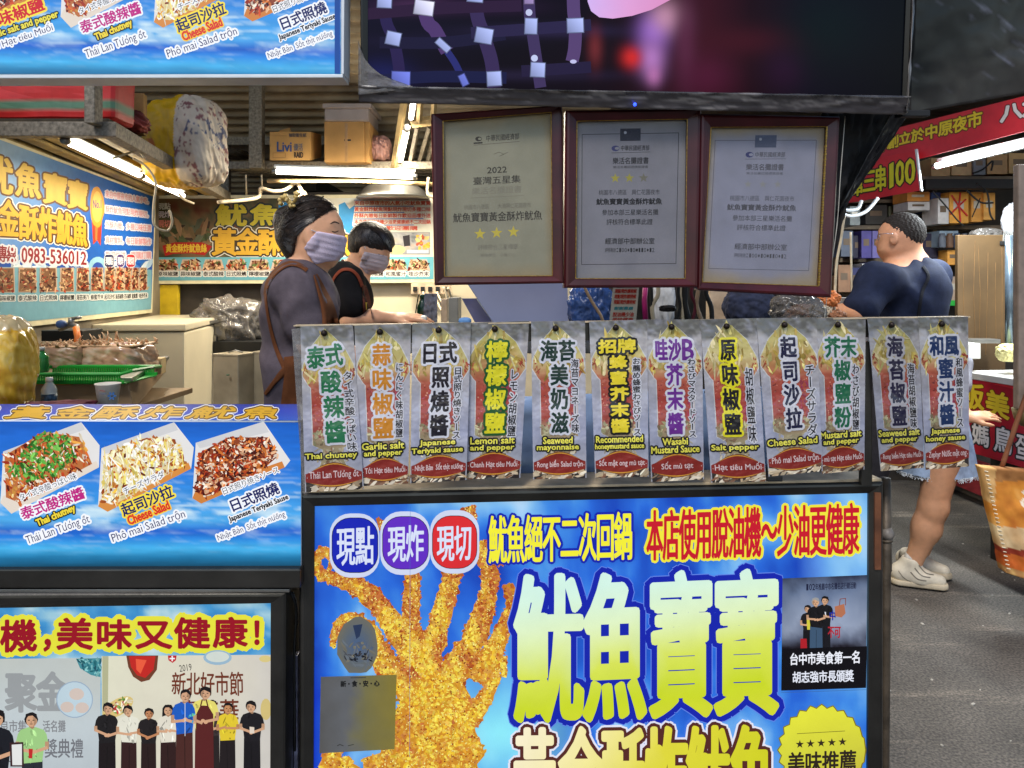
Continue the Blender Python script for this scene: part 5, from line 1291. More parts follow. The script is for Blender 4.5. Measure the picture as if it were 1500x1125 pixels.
BWP = vplane(228, 4.60, 636, 4.60)
t = empty("back_menu_banner", BWP.pt(430, 413, -.01), "wide menu banner on the back wall behind the two workers", "banner")
slab("board", BWP, [(224, 286), (640, 285), (640, 414), (222, 416)], .02, mat("banner_edge", (206, 196, 160)), t, off=0)
A = Art(BWP, .001); sq = [(229, 291), (635, 290), (635, 409), (228, 411)]; A.clip = sq
A.grid(sq, 70, 20, lambda u, v, p: np.where((p[:, 0] < 412)[:, None], ramp(fbm(p[:, 0] / 16, p[:, 1] / 14, 7) + .2 * u, [(.2, (60, 50, 40)), (.45, (86, 88, 64)), (.6, (120, 96, 66)), (.8, (110, 60, 44)), (1, (150, 110, 80))]), ramp(fbm(p[:, 0] / 22, p[:, 1] / 18, 9), [(.2, (226, 216, 190)), (.6, (230, 224, 206)), (1, (206, 222, 226))])))
A.poly([(412, 291), (424, 300), (418, 320), (430, 340), (420, 375), (408, 375), (408, 291)], (60, 140, 196)); A.poly([(505, 296), (512, 306), (520, 300), (516, 330), (524, 345), (508, 372), (498, 376), (496, 300)], (66, 150, 206))
A.ell(266, 352, 30, 18, (120, 96, 66), 16, wob=.2, seed=4); A.shards([(232, 330), (310, 320), (312, 360), (234, 370)], 70, [(110, 90, 60), (70, 80, 50), (140, 110, 80), (54, 44, 36), (96, 100, 80)], (3, 9), 2, 61)
A.poly([(238, 360), (256, 355), (296, 355), (311, 361), (300, 374), (280, 371), (254, 372), (242, 375)], (176, 40, 36)); A.htext('黃金酥炸魷魚絲', box4(243, 357, 303, 370), (226, 190, 60), bold=.3)
A.htext('現點', box4(231, 297, 250, 307), (226, 226, 220), bold=.2); A.htext('現炸', box4(231, 309, 250, 319), (216, 206, 220), bold=.2); A.htext('現切', box4(231, 322, 250, 333), (226, 130, 120), bold=.2)
GB = (206, 190, 60)
A.cells([('魷', [(317, 299), (361, 299), (361, 331), (317, 331)]), ('魚', [(367, 299), (411, 299), (411, 330), (367, 330)])], GB, 1.4, [(2.6, (50, 60, 60))], 2)
A.cells([('黃', box4(311, 334, 347, 374)), ('金', box4(346, 334, 379, 374)), ('酥', box4(379, 335, 410, 374)), ('炸', box4(412, 335, 444, 374)), ('魷', box4(446, 335, 478, 374)), ('魚', box4(480, 335, 512, 374))], (222, 172, 56), 1.3, [(3.8, (226, 222, 210)), (2.4, (70, 56, 40))], 2)
for k, s_ in enumerate(('來自中原夜市的人氣小吃魷魚寶寶', '黃金酥炸魷魚現點現炸現切多種口味', '外酥內嫩每日新鮮製作歡迎品嚐外送', '本店使用脫油機少油更健康絕不二次回鍋', '美味推薦歡迎團購')):
    y0 = 294 + k * 9.2
    A.line([(519, y0 - .8), (620 - 14 * (k % 3), y0 - 1.2)], 1.2, (60, 96, 170))
    A.htext(s_, box4(519, y0, 631 if k < 4 else 612, y0 + 6.6), (214, 90, 70), bold=.2)
A.poly(box4(572, 340, 630, 373), (150, 150, 150)); A.grid(box4(573, 341, 629, 366), 16, 8, lambda u, v, p: ramp(fbm(u * 7, v * 4, 14), [(.2, (110, 112, 116)), (.6, (176, 174, 170)), (1, (206, 160, 120))]))
A.shards(box4(608, 345, 628, 366), 24, [(214, 160, 60), (190, 90, 60), (226, 196, 120)], (2, 4), 1.5, 64); A.ell(582, 366, 12, 7, (222, 200, 140), 14); A.poly(box4(596, 366, 628, 371), (190, 196, 206)); A.poly([(590, 346), (600, 344), (601, 360), (592, 361)], (50, 46, 50))
A.poly([(229, 377), (635, 376), (635, 409), (228, 411)], (110, 178, 190))
for k in range(12):
    cx = 246 + k * 33.4
    A.poly([(cx - 12, 380), (cx + 12, 380), (cx + 17, 397), (cx - 17, 397)], (206, 182, 164)); A.poly([(cx - 10, 382), (cx + 10, 382), (cx + 13, 395), (cx - 13, 395)], (146, 106, 76)); A.shards([(cx - 11, 381), (cx + 11, 381), (cx + 15, 396), (cx - 15, 396)], 40, PAL_DARK[:4] + [(206, 180, 140), (186, 150, 100), (90, 110, 60)], (1.3, 3.2), 2.2, 540 + k)
    A.htext(FLAV[k], box4(cx - 15, 397.5, cx + 15, 404.5), (50, 40, 40), bold=.15, out=[(1.5, (232, 228, 220))])
A.build("printed_face", INK_WALL, t)

# ------------------------------------------------------------------ fluorescent tubes (real lit lamps)
def tube_lamp(label, p, q, r=.013, strength=14.0, col=(255, 240, 205), watts=9.0, fitting=True):
    p, q = Vector(p), Vector(q); c = (p + q) / 2
    t = empty("fluorescent_tube", c, label, "tube light")
    m = bpy.data.materials.new("lit_tube"); tr, b = nodes_of(m)
    nz = tr.nodes.new("ShaderNodeTexNoise"); nz.inputs["Scale"].default_value = 3
    mr = tr.nodes.new("ShaderNodeMapRange"); mr.inputs[3].default_value = strength * .9; mr.inputs[4].default_value = strength * 1.1
    tr.links.new(nz.outputs["Fac"], mr.inputs[0]); tr.links.new(mr.outputs[0], b.inputs["Emission Strength"])
    b.inputs["Emission Color"].default_value = (*S(col), 1)
    tube_obj("glass_tube", [p, q], r, m, t, 12)
    d = (q - p).normalized()
    for e, s in ((p, -1), (q, 1)): tube_obj("end_cap", [e - d * s * .012, e + d * s * .012], r * 1.12, STEEL, t, 12)
    if fitting:
        bm = bmesh.new(); o_ = Vector((0, 0, r + .014))
        add_tube(bm, [p + o_, q + o_], .011, 4); from_bm("batten", bm, WHITE_EDGE, t)
    if watts:
        l = bpy.data.lights.new("tube_glow", 'AREA'); l.shape = 'RECTANGLE'; l.size = (q - p).length * .95; l.size_y = .05
        l.energy = watts; l.color = tuple(S(col) / max(S(col)))
        lo = bpy.data.objects.new("tube_glow", l); COL.objects.link(lo); lo.parent = t
        lo.location = (0, 0, -r - .012)
        lo.rotation_euler = (0, 0, math.atan2(d.y, d.x))
    return t
def pz(px, py, z):
    """point at height z seen at the photo pixel"""
    Y = (CAMZ - z) * F / (py - HY)
    return at(px, py, Y)
WARM = (255, 244, 220)
zt_ = 2.02
p0, p1, p2 = pz(96, 206, zt_), pz(206, 257, zt_), pz(269, 287, zt_)
tube_lamp("longer lit tube under the left storage shelf, above the blue wall banner", p0, p0.lerp(p1, .99), .013, 8, WARM, 5)
tube_lamp("shorter lit tube continuing towards the back under the left storage shelf", p1.lerp(p2, .02), p2, .013, 8, WARM, 5)
tube_lamp("long lit tube across the back, above the woman's head", at(402, 251, 4.2), at(608, 259, 4.2), .015, 8, WARM, 20)
tube_lamp("twin ceiling tube, its left cooler half, behind the grey storage bin", at(454, 122, 5.0), at(466, 164, 5.25), .026, 7, (240, 240, 240), 30, False)
tube_lamp("twin ceiling tube, its right yellowish half, behind the grey storage bin", at(463, 121, 5.0), at(474, 163, 5.25), .026, 6, (255, 246, 200), 0, False)
tube_lamp("lit tube standing steeply left of the first certificate", at(606, 146, 3.6), at(602, 173, 4.0), .014, 8, WARM, 8, False)
tube_lamp("lit tube running back to the bare wooden rafters left of the certificates", at(596, 188, 4.0), at(586, 235, 4.4), .018, 8, WARM, 12, False)

# ------------------------------------------------------------------ storage shelf frames
GALV = mat("spotted_galvanised_steel", (134, 124, 108), rough=.6, metal=.2, vary=.3, scale=70, bump=.1)
WOODY = mat("yellowed_shelf_slat", (150, 126, 70), rough=.6, vary=.3, scale=8)
WOODD = mat("dark_shelf_underside", (66, 56, 40), rough=.8, vary=.3)
t = empty("storage_shelf", (-2.0, 3.4, 1.98), "galvanised steel storage shelf above the left wall banner, loaded with bags", "shelf")
a, b = pz(-120, 190, 2.05), pz(150, 190, 2.05)
box_obj("front_beam", a.x - .6, b.x, 2.57, 2.62, 2.027, 2.077, GALV, t, .003)
c, d = Vector((-1.432, 2.57, 2.052)), Vector((-1.765, 4.5, 2.052))
bm = bmesh.new(); n_ = Vector((.05, .009, 0))
add_hexa(bm, [c + Vector((0, 0, .026)), c + n_ + Vector((0, 0, .026)), c + n_ - Vector((0, 0, .026)), c - Vector((0, 0, .026)), d + Vector((0, 0, .026)), d + n_ + Vector((0, 0, .026)), d + n_ - Vector((0, 0, .026)), d - Vector((0, 0, .026))], .003)
from_bm("side_beam", bm, GALV, t)
bm = bmesh.new()
for k in range(7):
    u0 = -.10 - k * .098
    add_hexa(bm, [(c.x + u0, 2.625, 2.074), (c.x + u0 + .05, 2.625, 2.074), (c.x + u0 + .05, 2.625, 2.058), (c.x + u0, 2.625, 2.058), (d.x + u0, 4.5, 2.074), (d.x + u0 + .05, 4.5, 2.074), (d.x + u0 + .05, 4.5, 2.058), (d.x + u0, 4.5, 2.058)])
from_bm("deck_slats", bm, WOODY, t)
bm = bmesh.new(); add_hexa(bm, [(c.x - .9, 2.625, 2.10), (c.x, 2.625, 2.10), (c.x, 2.625, 2.078), (c.x - .9, 2.625, 2.078), (d.x - .9, 4.5, 2.10), (d.x, 4.5, 2.10), (d.x, 4.5, 2.078), (d.x - .9, 4.5, 2.078)])
from_bm("deck_sheet", bm, WOODD, t)
a0, a1 = at(134, 205, 2.56), at(149, 205, 2.56)
box_obj("upright", a0.x, a1.x, 2.515, 2.568, 2.06, 2.9, GALV, t, .003)
a0, a1 = at(366, 205, 4.35), at(385, 205, 4.35)
t = empty("back_shelf", (-.9, 4.4, 2.2), "galvanised steel shelf at the back holding the cardboard cartons", "shelf")
box_obj("upright", a0.x, a1.x, 4.33, 4.392, 2.2, 3.1, GALV, t, .004)
a0, a1 = at(323, 205, 5.0), at(335, 205, 5.0)
box_obj("upright", a0.x, a1.x, 5.0, 5.05, 1.9, 3.1, GALV, t, .004)
a0, a1 = at(328, 247, 4.4), at(642, 236, 4.4)
box_obj("front_beam", a0.x, a1.x, 4.4, 4.45, 2.205, 2.25, GALV, t, .003)
bm = bmesh.new()
for y in (4.5, 4.62, 4.74): add_box(bm, a0.x, a1.x, y, y + .08, 2.215, 2.245, .002)
from_bm("deck_slats", bm, GALV, t)
for k, (x, y) in enumerate(((0, 0),)):
    q0, q1 = at(330, 212, 4.9), at(475, 200, 4.9); box_obj("rear_rail", q0.x, q1.x, 4.9, 4.94, q0.z, q1.z, GALV, t, .003)
tag(tube_obj("conduit", [at(392, 265, 4.25), at(520, 265, 4.25), at(640, 270, 4.25)], .012, mat("cream_conduit", (190, 160, 110), rough=.5), None, 8), "cream conduit running below the long back tube", "conduit")
# rafters left of certificates
t = empty("rafter_frame", at(600, 235, 4.3), "bare wooden rafters with slats left of the first certificate", "rafters")
RAF = mat("yellow_rafter_wood", (186, 160, 112), rough=.6, vary=.2, scale=9)
bm = bmesh.new(); add_tube(bm, [at(592, 148, 4.0), at(577, 246, 4.4)], .02, 4); from_bm("rafter", bm, RAF, t)
bm = bmesh.new(); add_tube(bm, [at(604, 180, 4.05), at(640, 176, 4.0)], .028, 4); from_bm("cross_rail", bm, RAF, t)
for x0, x1 in ((612, 600), (630, 612), (640, 625)):
    bm = bmesh.new(); add_tube(bm, [at(x0, 186, 4.1), at(x1, 246, 4.5)], .016, 4); from_bm("slat", bm, GALV, t)
for x in (614, 634):
    bm = bmesh.new(); add_tube(bm, [at(x + 2, 148, 3.9), at(x, 178, 4.0)], .016, 4); from_bm("slat", bm, RAF, t)
t = None

# ------------------------------------------------------------------ soft lumps: bags, packs
def lump(name, c, dims, m, label=None, cat=None, parent=None, seed=0, amp=.12, freq=3.0, sq=2.6, rotz=0.0, sub=5, colf=None, group=None, crease=0.0, flat=True):
    bm = bmesh.new(); bmesh.ops.create_icosphere(bm, subdivisions=sub, radius=1)
    v = np.array([x.co[:] for x in bm.verts]); f = np.array([[x.index for x in q.verts] for q in bm.faces]); bm.free()
    r = (np.abs(v) ** sq).sum(1) ** (-1 / sq); s = v * r[:, None]
    n = fbm(v[:, 0] * freq + 3.1 * v[:, 2] + seed, v[:, 1] * freq + 2.3 * v[:, 2], seed) - .5
    cr = np.abs(fbm(v[:, 0] * freq * 1.7 + v[:, 1] * 2 + v[:, 2], v[:, 2] * freq * .7 + v[:, 1] * 3 - v[:, 0] * freq * .5, seed + 5, 3) - .5) * 2
    s = s * (1 + amp * n * 2 - crease * cr)[:, None]
    s = s * np.array(dims) / 2
    ca, sa = math.cos(rotz), math.sin(rotz); s = np.stack([s[:, 0] * ca - s[:, 1] * sa, s[:, 0] * sa + s[:, 1] * ca, s[:, 2]], -1)
    if flat: s[:, 2] = np.maximum(s[:, 2], -dims[2] / 2 * .9)
    w = s + np.array(c)
    cols = colf(v, w) if colf else None
    o = mk(name, w, f, m, parent, smooth=True, colors=cols)
    if label: tag(o, label, cat, group)
    return o
SACK = print_mat("printed_plastic_sack", rough=.45, dirt=.15)
# red woven bag with green stripe: body + stripe in one weave
def redbag(v, w):
    z = w[:, 2]; g = ((z > 2.135) & (z < 2.172))[:, None]
    return np.where(g, S((96, 128, 100)), S((186, 46, 40)))
bmx = bmesh.new(); add_box(bmx, -2.45, -1.43, 2.66, 2.82, 2.102, 2.42, .03, 0, 3); 
bmesh.ops.subdivide_edges(bmx, edges=bmx.edges, cuts=14, use_grid_fill=True)
vv = np.array([x.co[:] for x in bmx.verts]); ff = [[x.index for x in q.verts] for q in bmx.faces]
bmx.verts.ensure_lookup_table(); ff = [[x.index for x in q.verts] for q in bmx.faces]; bmx.free()
zz = vv[:, 2]; vv[:, 1] += .02 * (fbm(vv[:, 0] * 9, zz * 9, 4) - .5); vv[:, 2] += .008 * (fbm(vv[:, 0] * 6, vv[:, 1] * 6, 9) - .5)
vz = vv[:, 2]; cols = np.where(((vz > 2.134) & (vz < 2.172))[:, None], S((92, 130, 100)), S((206, 44, 40)))
me_o = mk("woven_bag", vv, ff, SACK, None, smooth=False, colors=cols); tag(me_o, "big red woven bag with a green stripe on the left shelf", "bag")
o = pxbox("cardboard_sheet", 191, 136, 208, 196, 3.05, .05, mat("cardboard_light", (190, 146, 84), rough=.7, vary=.15), None, .003, .2); tag(o, "cardboard piece wedged between the red woven bag and the yellow sack", "cardboard")
lump("crumpled_paper", at(186, 178, 2.95), (.16, .14, .10), mat("red_scrap", (150, 60, 50), rough=.6, vary=.4, scale=20), "crumpled reddish scrap behind the shelf upright", "scrap", seed=4, amp=.3)
def sackcol(v, w):
    n = fbm(w[:, 0] * 30, w[:, 2] * 30, 3)
    yellow = (v[:, 0] < .2)[:, None]
    red = ((np.hypot(v[:, 0] + .5, (v[:, 2] + .15) * 1.0) < .17) & (n > .42))[:, None]
    ink = ((fbm(w[:, 0] * 90, w[:, 2] * 60 + w[:, 1] * 30, 8) > .58) & (fbm(w[:, 0] * 16, w[:, 2] * 16 + w[:, 1] * 16, 12) > .53))[:, None]; tint = (fbm(w[:, 0] * 14, w[:, 2] * 14, 17) > .5)[:, None]
    c = np.where(yellow, np.where(red, S((216, 116, 30)), S((232, 180, 30))), np.where(ink, np.where(tint, S((150, 96, 96)), S((96, 100, 130))), S((226, 208, 184))))
    return c * (.8 + .3 * n)[:, None]
lump("printed_sack", at(273, 210, 3.4) , (.335, .26, .40), SACK, "yellow and white printed plastic sack slumped over the left shelf's edge", "sack", seed=9, amp=.07, freq=2.4, sq=4.6, rotz=-.25, colf=sackcol, crease=.13, sub=6, flat=False)
# cartons
CARD = mat("brown_carton", (186, 140, 78), rough=.7, vary=.1, scale=6)
CARD2 = mat("pale_carton", (176, 132, 74), rough=.7, vary=.12, scale=7)
t = empty("carton", at(432, 236, 4.4), "open brown carton printed Livi on the back shelf", "carton")
a, b = at(395, 193, 4.32), at(455, 235, 4.32)
bm = bmesh.new(); add_hexa(bm, [at(395, 193, 4.30), at(455, 193, 4.30), at(455, 235, 4.30), at(395, 235, 4.30), at(412, 195, 4.62), at(471, 197, 4.62), at(471, 231, 4.62), at(412, 231, 4.62)], .003); from_bm("box_body", bm, CARD, t)
A = Art(vplane(395, 4.298, 455, 4.298), .001); A.text('Livi', box4(406, 208, 427, 222), (40, 70, 120), bold=.4); A.htext('優活', box4(430, 210, 444, 221), (90, 96, 110), bold=.1); A.htext('抽取衛生紙', box4(423, 195, 449, 201), (60, 60, 70), bold=.1); A.text('RAID', box4(431, 223, 444, 231), (50, 40, 34), bold=.3); A.line([(400, 224), (418, 224), (418, 231), (400, 231), (400, 224)], .5, (120, 90, 50)); A.line([(397, 199), (420, 199)], .4, (130, 96, 50))
A.build("carton_print", INK_PAPER, t)
bm = bmesh.new(); add_hexa(bm, [at(410, 191, 4.45), at(424, 187, 4.45), at(426, 193, 4.45), at(408, 193, 4.45), at(411, 191, 4.5), at(425, 187, 4.5), at(427, 193, 4.5), at(409, 193, 4.5)]); from_bm("flap", bm, CARD, t)
t = empty("carton", at(508, 238, 4.45), "taller closed brown carton beneath the lidded grey bin", "carton")
pxbox("box_body", 475, 178, 534, 238, 4.32, .3, CARD2, t, .004); pxbox("tape_strip", 505, 180, 509, 237, 4.3185, .001, mat("carton_tape", (160, 120, 70), rough=.3), t, 0); pxbox("handle_hole", 504, 204, 514, 206.5, 4.3188, .0006, RUBBER, t, 0)
t = empty("storage_bin", at(508, 178, 4.45), "greyish lidded storage bin on top of the tall carton", "bin")
BIN = mat("mauve_grey_bin", (150, 136, 130), rough=.4, vary=.1, scale=10)
pxbox("tub", 475, 158, 540, 177.5, 4.31, .32, BIN, t, .01); pxbox("lid", 472, 151, 544, 158.5, 4.30, .34, BIN, t, .006); pxbox("side_panel", 534.5, 178.5, 541, 238, 4.33, .3, CARD2, t, .003)
lump("pink_bag", at(556, 219, 4.5), (.15, .2, .17), mat("pink_plastic_bag", (186, 140, 130), rough=.4, vary=.15, scale=20, bump=.3, bscale=30), "crumpled pink plastic bag beside the tall carton", "plastic bag", seed=14, crease=.3)
lump("scrap_stack", at(346, 226, 4.6), (.15, .2, .06), WOODD, "dark flattened scraps on the back shelf left of the upright", "scraps", seed=16, crease=.2)
t = empty("steel_pot", at(576, 290, 4.5), "wide upturned steel pot hanging above the back banner", "pot")
c = at(576, 291, 4.52)
lathe_obj("pot_body", c, [(.215, 0), (.215, .012), (.205, .02), (.19, .05), (.14, .085), (.06, .098), (.0, .1)], STEEL, t, 40)
tube_obj("rim", [c + Vector((.217 * math.cos(a), .217 * math.sin(a), .004)) for a in np.linspace(0, 2 * math.pi, 41)], .006, STEEL, t)
# cables, hooks
CABW = mat("cream_cable", (206, 190, 160), rough=.5)
for pts, r, lb in (([at(320, 296, 4.0), at(376, 290, 4.3), at(382, 276, 4.3), at(400, 280, 4.3), at(418, 278, 4.3), at(434, 268, 4.3), at(444, 284, 4.3)], .011, "looping cream cable above the back banner's left half"),
                   ([at(195, 232, 2.9), at(215, 245, 2.9), at(228, 268, 2.9), at(225, 300, 2.9), at(226, 330, 2.9), at(245, 338, 2.95), at(252, 325, 2.95), at(248, 308, 2.95)], .0045, "cream cable drooping from the left shelf past the banners' corner"),
                   ([at(165, 232, 2.8), at(190, 224, 2.85), at(203, 222, 2.9), at(212, 232, 2.9)], .004, "short cream cable tied along the left shelf beam"),
                   ([at(262, 284, 3.9), at(270, 292, 3.95), at(284, 298, 4.0)], .006, "short cable at the end of the left tubes"),
                   ([at(360, 256, 4.35), at(361, 285, 4.4)], .005, "cream hook hanging left of the long back tube"),
                   ([at(383, 256, 4.35), at(384, 282, 4.4)], .005, "cream hook hanging under the left end of the long back tube"),
                   ([at(628, 260, 4.2), at(627, 284, 4.2), at(640, 290, 4.2)], .008, "cream cable dropping beside the first certificate")):
    tag(tube_obj("cable", pts, r, CABW, None, 8, 6), lb, "cable")
lump("wall_fan_cap", at(441, 286, 4.35), (.07, .07, .06), mat("cream_plastic", (206, 180, 150), rough=.5), "round cream plastic cap behind the woman's hair clip", "cap", seed=1, amp=.02)

# ------------------------------------------------------------------ work area on the left
FRZ = mat("cream_freezer_enamel", (206, 194, 166), rough=.35, vary=.06, scale=4)
t = empty("chest_freezer", at(230, 640, 4.0), "cream chest freezer with a closed lid below the yellow panel", "freezer")
FR, BRr, FL, BLl = at(270, 486, 3.5), at(335, 470, 4.55), at(110, 487, 3.62), at(214, 470, 4.6)
def dn(p, z): return Vector((p.x, p.y, z))
bm = bmesh.new(); add_hexa(bm, [FL, FR, dn(FR, .32), dn(FL, .32), BLl, BRr, dn(BRr, .32), dn(BLl, .32)], .012); from_bm("cabinet", bm, FRZ, t)
up = Vector((0, 0, .034)); g = Vector((0, 0, .004)); ov = Vector((.012, -.014, 0)); ovl = Vector((-.012, -.014, 0))
bm = bmesh.new(); add_hexa(bm, [FL + up + g + ovl, FR + up + g + ov, FR + g + ov, FL + g + ovl, BLl + up + g, BRr + up + g, BRr + g, BLl + g], .008); from_bm("lid", bm, FRZ, t)
m_ = FR.lerp(BRr, .6); box_obj("hinge_handle", m_.x + .012, m_.x + .03, m_.y - .12, m_.y, m_.z + .01, m_.z + .026, STEEL, t, .004)
m_ = FR.lerp(BRr, .62); box_obj("latch", m_.x + .006, m_.x + .02, m_.y - .03, m_.y + .0, m_.z - .2, m_.z - .06, STEEL, t, .003)
for p in (FL, FR, BLl, BRr): box_obj("foot", p.x - (.06 if p in (FR, BRr) else -.02), p.x - (.02 if p in (FR, BRr) else -.06), p.y + (.02 if p in (FL, FR) else -.06), p.y + (.06 if p in (FL, FR) else -.02), .15, .33, RUBBER, t, .003)
o = pxbox("yellow_board", 221, 417, 261, 466, 4.62, .03, mat("yellow_board", (196, 166, 30), rough=.5, vary=.12), None, .004); tag(o, "yellow board on the back wall behind the freezer", "board")
TIN = mat("oil_tin_steel", (186, 172, 144), rough=.32, metal=.45, vary=.15, scale=10)
def oil_tin(label, x0, x1, ytop, Y, rot):
    t = empty("oil_tin", at((x0 + x1) / 2, 604, Y + .06), label, "oil tin", "square oil tins beside the freezer")
    a, b = at(x0, ytop, Y), at(x1, 604, Y)
    box_obj("can", a.x, b.x, Y, Y + .12, b.z, a.z, TIN, t, .006, rot)
    box_obj("top_rim", a.x - .002, b.x + .002, Y - .002, Y + .122, a.z - .006, a.z + .004, TIN, t, .003, rot)
    box_obj("base_rim", a.x - .002, b.x + .002, Y - .002, Y + .122, b.z, b.z + .01, TIN, t, .003, rot)
    tube_obj("carry_handle", [((a.x + b.x) / 2 - .03, Y + .06, a.z + .005), ((a.x + b.x) / 2, Y + .06, a.z + .014), ((a.x + b.x) / 2 + .03, Y + .06, a.z + .005)], .003, STEEL, t, 6)
    return t
t = oil_tin("silver square oil tin with a small green mark, nearest the freezer", 314, 360, 520, 2.95, -.35)
o = lathe_obj("green_mark", at(334, 550, 2.93), [(.006, 0), (.006, .004)], mat("green_seal", (60, 110, 80)), t, 12)
oil_tin("silver square oil tin half hidden behind the woman", 372, 418, 517, 3.0, -.3)
lump("clear_bag", at(338, 474, 4.3), (.42, .35, .32), mat("grey_clear_plastic", (116, 110, 104), rough=.18, vary=.2, scale=12, bump=.6, bscale=30, alpha=.72, spec=.7), "heap of grey clear plastic bags on the floor behind the freezer", "plastic bag", seed=21, crease=.35, amp=.2)
o = pxbox("dark_cabinet", 312, 500, 400, 530, 4.1, .3, mat("black_shell", (14, 14, 15)), None, .004); tag(o, "dark cabinet behind the oil tins", "cabinet")
# sink and squid
TANS = mat("dull_steel_sink", (150, 126, 96), rough=.4, metal=.35, vary=.2, scale=6)
t = empty("steel_sink", at(110, 640, 2.4), "dull steel sink with a flared right drainboard, full of frozen squid", "sink")
zt2 = at(100, 556, 2.3).z
a, b = at(-60, 556, 2.3), at(180, 592, 2.3)
box_obj("front_apron", a.x, b.x, 2.3, 2.33, zt2 - .35, zt2, TANS, t, .004)
box_obj("basin_floor", a.x, b.x - .02, 2.335, 2.85, zt2 - .12, zt2 - .1, TANS, t, .003)
bm = bmesh.new(); add_hexa(bm, [at(180, 560, 2.3), at(188, 560, 2.3), at(196, 600, 2.3), at(172, 620, 2.3), at(236, 524, 2.95), at(247, 522, 2.95), at(240, 548, 2.95), at(226, 560, 2.95)], .004); from_bm("drainboard_wall", bm, TANS, t)
bm = bmesh.new(); add_hexa(bm, [at(172, 553, 2.3), at(194, 553, 2.3), at(194, 559, 2.3), at(172, 560, 2.3), at(216, 524, 2.95), at(248, 521, 2.95), at(248, 526, 2.95), at(216, 530, 2.95)], .003); from_bm("drainboard_rim", bm, STEEL, t)
box_obj("orange_edge", a.x, at(105, 1, 2.29).x, 2.288, 2.298, zt2 - .016, zt2 - .001, mat("orange_tape", (190, 110, 50), rough=.5), t, .001)
for x in (a.x + .05, b.x - .05): box_obj("leg", x, x + .03, 2.36, 2.39, .15, zt2 - .12, STEEL, t, .003)
o = pxbox("wooden_block", 222, 525, 235, 548, 2.75, .05, mat("pale_wood_block", (196, 170, 120), rough=.6), None, .003, .1); tag(o, "pale wooden block leaning on the sink's drainboard", "block")
SQD = print_mat("frozen_squid_in_film", rough=.25, coat=.5, dirt=.25)
def sqcol(v, w):
    n = fbm(w[:, 0] * 60, w[:, 2] * 60 + w[:, 1] * 20, 31); m = fbm(w[:, 0] * 22, w[:, 2] * 16, 35)
    return ramp(n * .6 + m * .5, [(.25, (120, 84, 64)), (.45, (178, 136, 106)), (.6, (200, 160, 126)), (.8, (222, 200, 176))])
def squid_pack(label, c, dims, seed, rot, tall):
    t = empty("frozen_squid_pack", Vector(c) - Vector((0, 0, dims[2] / 2)), label, "squid pack", "film wrapped packs of squid in the sink")
    lump("wrapped_block", c, dims, SQD, parent=t, seed=seed, amp=.07, sq=5, rotz=rot, colf=sqcol, crease=.06)
    bm = bmesh.new(); rnd = random.Random(seed)
    for k in range(64):
        x = rnd.uniform(-.48, .48) * dims[0]; y = rnd.uniform(-.45, .45) * dims[1]
        b = Vector(c) + Vector((x, y, dims[2] * .46)); h = rnd.uniform(.006, .018) * (2.2 if (tall and abs(x / dims[0] - tall[0]) < tall[1] and rnd.random() < .6) else 1)
        add_tube(bm, [b, b + Vector((rnd.uniform(-.008, .008), rnd.uniform(-.006, .006), h * .6)), b + Vector((rnd.uniform(-.014, .014), rnd.uniform(-.01, .01), h))], [.0045, .003, .0012], 5)
    add_box(bm, c[0] - dims[0] * .46, c[0] + dims[0] * .46, c[1] - dims[1] * .44, c[1] + dims[1] * .44, c[2] + dims[2] * .40, c[2] + dims[2] * .465, .004)
    from_bm("tentacle_fringe", bm, mat("squid_tips", (196, 156, 116), rough=.5, vary=.25, scale=50), t, True)
squid_pack("smaller film wrapped squid pack, beside the green liquid bottle", at(98, 522, 2.55), (.15, .16, .085), 3, .1, None)
squid_pack("larger film wrapped squid pack with a raised tuft of tentacles", at(172, 525, 2.6), (.225, .2, .115), 7, -.08, (-.25, .14))
# green basket
GRN = mat("green_plastic", (30, 150, 50), rough=.4, vary=.12, scale=20)
t = empty("green_basket", at(105, 556, 2.28), "bright green slatted plastic tray across the sink front", "basket")
c0, c1 = at(12, 549, 2.26), at(176, 549, 2.26); zb = c0.z
x0, x1 = c0.x, c1.x
bm = bmesh.new()
add_tube(bm, [(x0, 2.26, zb + .002), (x1, 2.26, zb + .002), (x1 + .035, 2.26, zb + .012), (x1 + .05, 2.36, zb + .012), (x1 + .02, 2.48, zb + .002), (x0, 2.48, zb + .002), (x0, 2.26, zb + .002)], .006, 6)
from_bm("rim", bm, GRN, t, False)
bm = bmesh.new(); bm2 = bmesh.new()
for k in range(46):
    x = x0 + (x1 - x0) * (k + .5) / 46
    add_box(bm, x - .0022, x + .0022, 2.475, 2.479, zb - .026, zb); add_box(bm2, x - .0022, x + .0022, 2.262, 2.266, zb - .026, zb)
add_box(bm2, x0, x1 + .01, 2.262, 2.267, zb - .026, zb - .017); add_box(bm, x0, x1 + .01, 2.474, 2.48, zb - .026, zb - .017)
from_bm("slatted_side", bm, GRN, t); from_bm("slatted_side", bm2, GRN, t)
box_obj("tray_bottom", x0, x1 + .01, 2.268, 2.474, zb - .03, zb - .026, GRN, t, .001)
